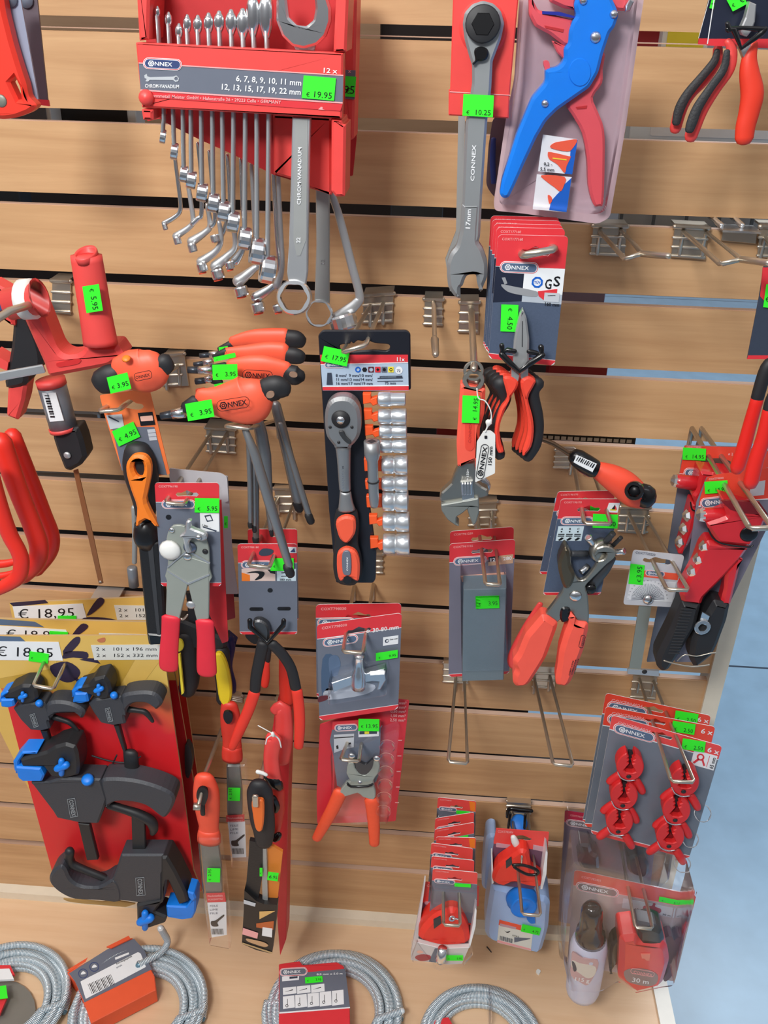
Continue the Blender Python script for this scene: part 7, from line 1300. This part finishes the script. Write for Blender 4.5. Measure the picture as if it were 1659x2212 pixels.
# ================================================================== red cards row and plumb box
kk = 4.608
ROWS = [((350, 195), (730, 235), .075, 210), ((325, 405), (710, 345), .09, 120), ((320, 515), (712, 445), .105, 110), ((335, 590), (728, 598), .12, 110), ((285, 650), (698, 705), .135, 110), ((288, 780), (712, 825), .15, 110), ((300, 905), (745, 945), .165, 120)]
for i, (tl, tr, d, hg) in enumerate(ROWS):
    q = Q(d, (870+tl[0]/kk, 1680+tl[1]/kk), (870+tr[0]/kk, 1680+tr[1]/kk), (870+(tr[0]-20)/kk, 1680+(tr[1]+520)/kk), (870+(tl[0]-40)/kk, 1680+(tl[1]+520)/kk))
    d = on((958, 1735), (958, 1998), .215, 1680+(tl[1]+tr[1])/2/kk+11)
    t = thing('reel_pack', '%s red topped pack from the wall in the row behind the plumb reel box' % ORD[i], 'pack', (960, 1760+i*20, d), 'row of red topped packs')
    card(t, q, .36, .04, (.26, .36, .42), 'COXT798040', (.5, .26, .34), redm=RED, extra=(lambda b, q: b.ink(q, [(.82, .02), (.98, .03), (.98, .35), (.86, .32)], ORG2, .0006)) if i in (0, 3) else None)
    price(t, q, .68, .40, .36, .1, '', -2, h=.002)
    b = B(); b.plate(q, rounded([(.0, .45), (1.0, .45), (1.0, 1.1), (.0, 1.1)], .06), .010, .010, CLR2, bev=.001); b.done('blister', t)
t = thing('plumb_reel_box', 'red reel in an open card box in front of the red topped packs', 'pack', (960, 2000, .16)); d = .15; f = F(d)
def boxpack(t, f, back, wl, wr, bot, reel, dark):
    b = B(); b.plate(f, pp(back[0]), .0, .001, REDP); b.plate(f, pp(back[1]), .0003, .001, dark); b.plate(f, pp(back[2]), .0008, .0008, mat('pale_mauve_print', (196, 160, 172), .4)); b.plate(f, pp(back[3]), .0008, .0008, mat('pale_mauve_print', (196, 160, 172), .4)); b.done('box_back', t)
    return
b = B(); DM = mat('mauve_box_print', (104, 74, 98), .4)
b.plate(f, pp('e3 225,1040 760,1085 755,1280 722,1275 650,1290 195,1240'), 0, .0012, RED); b.plate(f, pp('e3 195,1240 720,1280 720,1330 660,1690 150,1640'), .0, .0012, DM)
b.plate(f, rounded(pp('e3 215,1235 460,1240 450,1270 220,1262'), 3), .0006, .0008, mat('pale_mauve_print', (196, 160, 172), .4)); b.plate(f, pp('e3 600,1250 715,1275 690,1305 590,1285'), .0006, .0008, mat('pale_mauve_print', (196, 160, 172), .4)); b.plate(f, pp('e3 370,1180 480,1190 545,1200 540,1215 440,1205 365,1190'), .0006, .0006, WHT); b.plate(f, sm2(pp('e3 430,1170 480,1130 520,1170')), .0006, .0006, DGRP); b.text(f, 'CONNEX', 870+238/kk, 1680+1085/kk, 7, PNK, 4, .0006, width=165/kk); b.done('box_back', t)
b = B(); b.plate(f, sm2(pp('e3 360,1030 420,990 520,980 600,1010 610,1080 600,1150 545,1150 500,1110 430,1130 380,1100')), .004, .003, mat('clear_red_film', (232, 90, 96), .15)); b.done('hanger_tab', t)
b = B(); b.plate(f, pp('e3 215,1040 225,1040 190,1300 150,1640 80,1810 80,1760 130,1500'), .01, .01, mat('box_white_side', (214, 212, 214), .5)); b.done('box_side', t)
b = B(); b.plate(f, pp('e3 722,1290 735,1320 725,1480 670,1690 650,1700 700,1450'), .03, .03, WHT); b.done('box_side', t)
b = B(); b.plate(f, pp('e3 145,1640 350,1690 440,1700 660,1690 590,1850 450,1860 320,1840 80,1815'), .034, .006, mat('box_pale_print', (206, 200, 198), .5)); b.ink(f, pp('e3 320,1700 370,1700 330,1840 260,1830'), GRYP, .0344); b.ink(f, sm2(pp('e3 120,1790 180,1760 270,1770 270,1810 180,1825')), mat('maroon_pic', (170, 60, 70), .4), .0344); b.ink(f, sm2(pp('e3 140,1730 175,1720 205,1740 160,1750')), mat('salmon_print', (245, 190, 170), .4), .0346); b.ink(f, pp('e3 145,1638 350,1688 348,1694 143,1644'), WHT, .0346); b.ink(f, pp('e3 440,1698 660,1688 660,1694 440,1704'), WHT, .0346); b.done('box_front', t)
RR = mat('reel_matt_red', (232, 56, 42), .45)
b = B(); b.plate(f, rounded(sm2(pp('e3 390,1350 460,1320 540,1330 590,1400 640,1500 665,1600 645,1670 450,1690 340,1680 170,1630 160,1580 200,1500 300,1400'), 2), 1, 1), .030, .030, RR, bev=.006); b.done('reel', t)
b = B(); b.plate(f, pp('e3 305,1420 375,1385 385,1450 310,1505'), .031, .002, DGR); b.done('reel_window', t)
b = B(); b.ring(f.pt(870+490/kk, 1680+1400/kk, .032), (.2, -1, .3), .0042, .002, .002, CHR, 14); b.sweep('e3 500,1400,8 560,1410,8', d+.034, CHR, 1, 1, 8); b.done('swivel', t)
b = B(); b.lathe(f.pt(870+398/kk, 1680+1695/kk, .04), (-.1, -.2, -1), [(0, .0058), (.012, .0062), (.018, .007), (.024, .004)], CHR, 16); b.done('plumb_tip', t)
b = B(); b.plate(f, rounded(pp('e3 85,1600 140,1640 300,1860 320,1900 400,1890 420,1850 600,1860 690,1690 700,1760 600,1880 420,1900 380,1930 320,1900 100,1840'), 3), .036, .004, CLR2); b.done('clear_lip', t)
price(t, f, 870+517/kk, 1680+1795/kk, 36, 11, '5.95', 0, h=.036, tsize=.7, ty=.3)
hook('958,1735 985,1735', '958,1998 994,2000', .215, 'hook running through the row of red topped packs', None)

# ================================================================== red tool box card with blue bottle
for i in (1, 0):
    d = .06-.035*i; f = F(d)
    t = thing('chalk_bottle', 'pale blue translucent bottle with bright blue cap and paper label' if i == 0 else 'second pale blue bottle, its left side showing behind the red reel box', 'bottle', (1120, 1990, d)); BT = mat('pale_blue_hdpe', (166, 194, 236), .35, sub=.15, var=.03)
    b = B()
    if i == 0: b.plate(f, rounded(pp('e3 880,1080 1380,1200 1430,1210 1470,1260 1450,1520 1385,1740 1340,1765 860,1635 815,1560 830,1400'), 9, 5), .030, .045, BT, bev=.006)
    else: b.plate(f, rounded(pp('e3 870,570 930,580 940,1100 810,1130 785,1080 800,860 830,600'), 6), .02, .03, BT, bev=.004)
    b.done('bottle_body', t)
    if i == 0:
        b = B(); c = f.pt(870+1180/kk, 1680+1190/kk, .030); ax = V((.12, -1, .12)); r_ = 132/kk*scale_at(c)
        b.lathe(c, ax, [(0, r_*1.18), (.006, r_*1.16), (.008, r_*1.02), (.018, r_), (.0195, r_*.92), (.0185, r_*.8), (.017, r_*.35), (.018, r_*.3)], CB, 30); b.done('cap', t)
        b = B(); b.plate(f, rounded(pp('e3 1225,1370 1310,1370 1320,1450 1275,1455 1240,1420'), 3), .034, .003, CB); b.done('cap_tab', t)
        b = B(); b.plate(f, pp('e3 1005,1090 1080,1060 1095,1100 1040,1270 995,1260'), .032, .006, GRYP); b.done('neck_shadow', t) if 0 else None
        b = B(); g = F(d+.0305); b.plate(g, pp('e3 962,1415 1300,1500 1275,1725 938,1640'), 0, .0006, mat('bottle_label_paper', (226, 228, 220), .5)); b.ink(g, pp('e3 962,1415 1180,1470 1175,1520 955,1465'), ORG, .0004); b.ink(g, pp('e3 942,1615 1278,1705 1275,1722 938,1638'), PNK, .0004); b.ink(g, rounded(pp('e3 968,1450 1130,1490 1125,1510 965,1475'), 1), mat('pale_mauve_print', (196, 160, 172), .4), .0006)
        for k in range(10): x = 970+k*13; y = 1575+k*3.4; b.ink(g, pp('e3 %f,%f %f,%f %f,%f %f,%f' % (x, y, x+5+k % 3*2, y+1, x+2+k % 3*2, y+42, x-3, y+41)), DGRP, .0005)
        b.ink(g, sm2(pp('e3 1010,1520 1030,1535 1070,1530 1040,1545')), BLKP, .0005); b.text(g, '1154-2', 870+1085/kk, 1680+1575/kk, 4, BLKP, 12, .0006, width=72/kk); b.ink(g, pp('e3 1110,1590 1270,1600 1270,1605 1110,1640'), GRYP, .0005); b.done('label', t)
        price(t, g, 870+1275/kk, 1680+1515/kk, 41, 16, '4.75', 13, h=.002, tsize=.4, ty=.3)
    else:
        b = B(); b.lathe(f.pt(1120, 1780, .0), (0, -.6, 1), [(0, .012), (.01, .0115), (.011, .009)], CB, 20); b.done('cap', t)
t = thing('plumb_reel_box', 'red topped box with red reel hanging above the bright blue cap', 'pack', (1125, 1860, .07)); d = .22; f = F(.094)
b = B(); b.plate(f, pp('e3 930,505 1455,545 1440,735 1410,730 905,655 905,640'), 0, .0012, RED, holes=[sm2(pp('e3 1085,600 1110,585 1150,575 1200,575 1250,595 1290,615 1240,630 1150,620'))]); b.plate(f, pp('e3 905,655 1440,735 1430,900 1300,1110 890,1060 885,820'), 0, .0012, DM)
b.plate(f, rounded(pp('e3 930,650 1130,680 1120,710 925,690'), 3), .0006, .0008, mat('pale_mauve_print', (196, 160, 172), .4)); b.plate(f, pp('e3 1300,670 1410,690 1395,735 1295,715'), .0006, .0008, mat('pale_mauve_print', (196, 160, 172), .4)); b.text(f, 'COXT782406', 870+945/kk, 1680+545/kk, 7, PNK, 4, .0006, width=155/kk); b.done('box_back', t)
b = B(); b.plate(f, pp('e3 880,780 892,770 905,1050 885,1060'), .012, .012, WHT); b.done('box_side', t); b = B(); b.plate(f, pp('e3 1425,725 1442,745 1430,960 1390,1110 1370,1110 1400,900'), .022, .022, WHT); b.done('box_side', t)
b = B(); b.plate(f, rounded(sm2(pp('e3 1120,760 1170,730 1240,745 1270,850 1290,950 1390,1020 1370,1100 1200,1080 1100,1050 1010,1090 900,1050 900,970 950,880 1050,810'), 2), 1, 1), .020, .019, RR, bev=.004); b.done('reel', t)
b = B(); b.plate(f, pp('e3 1025,840 1080,795 1090,860 1030,905'), .0208, .002, DGR); b.done('reel_window', t); b = B(); b.sweep('e3 1185,780,10 1180,860,9', .116, CHR, .8, 1); b.done('swivel', t)
b = B(); b.sweep('e3 1100,870,16 1200,870,14 1330,915,16 1340,960,14 1250,965,14 1170,930,14 1110,890,14', .13, BLK2, .9, 3, 8); b.done('tie_band', t)
hook('1106,1750 1140,1750', '1128,1975 1168,1978', .196, 'hook with black clip carrying the blue bottles', '1095,1732 1146,1735 1148,1760 1093,1758', extra=lambda b: (b.sweep('e3 1100,590,26 1120,640,36 1140,690,26', .10, WHP, .8, 3)))
b = B(); b.sweep('e3 1040,390,14 1060,310,20 1160,320,24 1280,330,20', .03, BLK2, .9, 3); b.sweep('e3 1070,360,14 1050,500,12', .04, BLK2, .9, 1); b.sweep('e3 1220,370,14 1210,500,12', .04, BLK2, .9, 1); b.done('black_wire_clip', None, 'black looped clip on the hook above the blue bottles', 'clip')

# ================================================================== drain cables coiled on the base shelf
def coil(cx, cy, R, n_, lab, r=.0050, seed=1, sqz=1.0, tail=None):
    rnd = random.Random(seed); c = SH.pt(cx, cy); k = scale_at(c); t = thing('drain_cable_coil', lab, 'cable', V((c.x, c.y, ZS)), 'coiled drain cables')
    b = B(); P = []; seg = 40
    for j in range(n_*seg+1):
        a = 2*pi*j/seg; lp = j/seg; rr = R*k*(1.06-.082*(lp % 4.5))+.0018*sin(a*1.3+lp); z = ZS+.0055+.0085*(lp//4.5)+.0022*sin(a*2+lp*1.7)
        P.append((V((c.x+rr*cos(a), c.y+rr*sin(a)*sqz, z+.001)), r))
    b.tube(P, CAB, 8, 1, flatdir=(0, 0, 1))
    if tail:
        T = [(F(0, o=(0, 0, ZS+z), n=(0, 0, 1)).pt(x, y), r) for x, y, z in tail]; b.tube(T, CAB, 8, 4, flatdir=(0, 1, 0))
    b.done('spiral_cable', t); return t, c, k
t, c, k = coil(300, 2195, 132, 10, 'coiled zinc drain cable with orange and grey barcode sleeve, second from the left', seed=2, tail=[(300, 2085, .03), (330, 2068, .03), (350, 2055, .03), (362, 2035, .04), (355, 2018, .06), (347, 2005, .08)])
H = F(o=(0, 0, ZS+.03), n=(0, 0, 1)); g = lambda s_: pp(s_); k5 = 3.456
b = B(); b.plate(H, rounded(g('e5 500,760 985,500 1055,600 1155,790 1165,890 680,1140 640,1020 560,830'), 2), 0, .026, mat('sleeve_vermilion', (234, 92, 54), .5), bev=.001); b.ink(H, g('e5 515,770 800,590 1000,510 1080,600 1130,740 630,985 560,830'), GRYP, .0004); b.ink(H, g('e5 500,745 655,650 640,680 520,755'), mat('sleeve_vermilion', (234, 92, 54), .5), .0006); b.ink(H, rounded(g('e5 600,830 1030,610 1050,620 1090,720 640,960'), 1.5), WHT, .0007)
b.plate(H, g('e5 795,570 960,488 975,510 830,580'), .004, .002, mat('sleeve_vermilion', (234, 92, 54), .5))
for x, y in ((620, 770), (703, 720)): b.ink(H, circ(x/k5, 1880+y/k5, 10.5, 18), mat('navy_print', (60, 74, 120), .35), .0007, [circ(x/k5, 1880+y/k5, 9, 18)]); b.ink(H, sm2([(x/k5-5, 1880+y/k5+2), (x/k5, 1880+y/k5-5), (x/k5+6, 1880+y/k5)]), WHT, .0009)
b.ink(H, circ(1040/k5, 1880+693/k5, 6, 14), BLKP, .0009, [circ(1040/k5, 1880+693/k5, 5, 14)])
for k_ in range(17):
    x = 655+k_*10.5; y = 850-k_*4.6; w_ = 2.5+(k_*7 % 4)*1.2; b.ink(H, g('e5 %f,%f %f,%f %f,%f %f,%f' % (x, y, x+w_, y-1, x+w_+32, y+72, x+32, y+73)), BLKP, .0009)
b.text(H, 'Rohrreinigungswelle', 870/k5, 1880+705/k5, 5.5, BLKP, -27, .0009, width=38); b.text(H, 'spirale', 870/k5, 1880+732/k5, 5, GRYP, -27, .0009, width=14); b.ink(H, g('e5 858,652 960,612 965,625 862,668'), WHT, .0008); b.done('card_sleeve', t)
t, c, k = coil(10, 2180, 125, 10, 'coiled zinc drain cable in clear bag at the lower left corner', seed=3); H = F(o=(0, 0, ZS+.005), n=(0, 0, 1))
b = B(); b.plate(H, circ(15, 2180, 62, 20), .001, .002, mat('grey_cardboard', (120, 116, 108), .7)); b.done('card_disc', t)
b = B(); H2 = F(o=(0, 0, ZS+.02), n=(0, 0, 1)); b.plate(H2, pp('-40,2085 22,2085 32,2105 -40,2115'), 0, .004, REDP); b.plate(H2, pp('-40,2095 20,2092 30,2115 -40,2118'), .001, .004, WHT); b.plate(H2, pp('-40,2170 15,2155 0,2190 -40,2200'), 0, .004, REDP); b.done('card_insert', t); price(t, H2, 2, 2144, 26, 28, '', -8, h=.006)
t, c, k = coil(718, 2195, 138, 9, 'coiled zinc drain cable with red and grey pictogram card, third from the left', seed=4)
H = F(o=(0, 0, ZS+.034), n=(0, 0, 1)); k6 = 2.304
b = B(); b.plate(H, rounded(pp('e6 282,465 385,450 400,470 570,455 605,475 620,560 635,690 640,900 282,900'), 3), 0, .03, REDP, bev=.001); b.ink(H, pp('e6 286,520 612,490 636,680 284,706'), GRYP, .0004); b.ink(H, pp('e6 284,706 636,680 636,686 284,713'), WHT, .0006)
logo(b, H, 480+355/k6, 1880+505/k6, 60, -3, .0006, body=GRYP); b.text(H, '8,0 mm x 5,0 m', 480+470/k6, 1880+522/k6, 5.5, WHT, -2, .0008, width=56)
b.ink(H, pp('e6 298,530 382,520 382,545 298,552'), WHT, .0006); b.ink(H, pp('e6 335,530 375,527 375,536 335,540'), DGRP, .0009)
for j in range(3): x = 302+j*70; b.ink(H, pp('e6 %d,%d %d,%d %d,%d %d,%d' % (x, 585-j*7, x+66, 578-j*7, x+68, 612-j*5, x+1, 620-j*5)), WHT, .0006); b.ink(H, pp('e6 %d,%d %d,%d %d,%d' % (x+10, 605-j*6, x+50, 592-j*6, x+50, 596-j*6)), BLKP, .0009)
for j in range(5): x = 302+j*61; b.ink(H, pp('e6 %d,%d %d,%d %d,%d %d,%d' % (x, 628-j*7, x+57, 622-j*7, x+60, 682-j*4, x+1, 690-j*4)), WHT, .0006); b.ink(H, rot(rrect(480+(x+22)/k6, 1880+(640-j*7)/k6, 480+(x+24)/k6, 1880+(672-j*6)/k6, .3), 480+x/k6, 1880+650/k6, 0), BLKP, .0009); b.ink(H, circ(480+(x+20)/k6, 1880+(674-j*6)/k6, 3.2, 10), BLKP, .0009, [circ(480+(x+20)/k6, 1880+(674-j*6)/k6, 2.2, 10)])
b.done('card_sleeve', t); price(t, H, 480+456/k6, 1880+544/k6, 38, 13, '7.95', -5, h=.002, tsize=.5)
t, c, k = coil(1035, 2262, 126, 9, 'coiled zinc drain cable cut by the lower picture edge, furthest right', seed=5)
b = B(); H = F(o=(0, 0, ZS+.02), n=(0, 0, 1)); b.plate(H, rounded(pp('e6 1060,745 1125,730 1145,765 1145,800 1040,800'), 3), 0, .01, REDP); b.done('card_insert', t)
b = B(); b.box(H.pt(480+1330/k6, 1880+690/k6), (.004, 0, 0), (0, .05, 0), (0, 0, .03), CLR2); b.done('clear_tape', t)
b = B(); b.plate(F(o=(0, 0, ZS), n=(0, 0, 1)), sm2(pp('1158,2098 1162,2093 1168,2097 1164,2104')), .003, .003, WHP); b.done('paper_crumb', None, 'tiny white crumb on the base shelf below the blue bottle', 'crumb')
b = B(); b.tube([(SH.pt(1052, 2047)+V((0, 0, .0015)), .001), (SH.pt(1061, 2058)+V((0, 0, .0015)), .0007)], BLK, 6, 1); b.done('metal_shaving', None, 'dark speck on the base shelf left below the blue bottle', 'crumb')
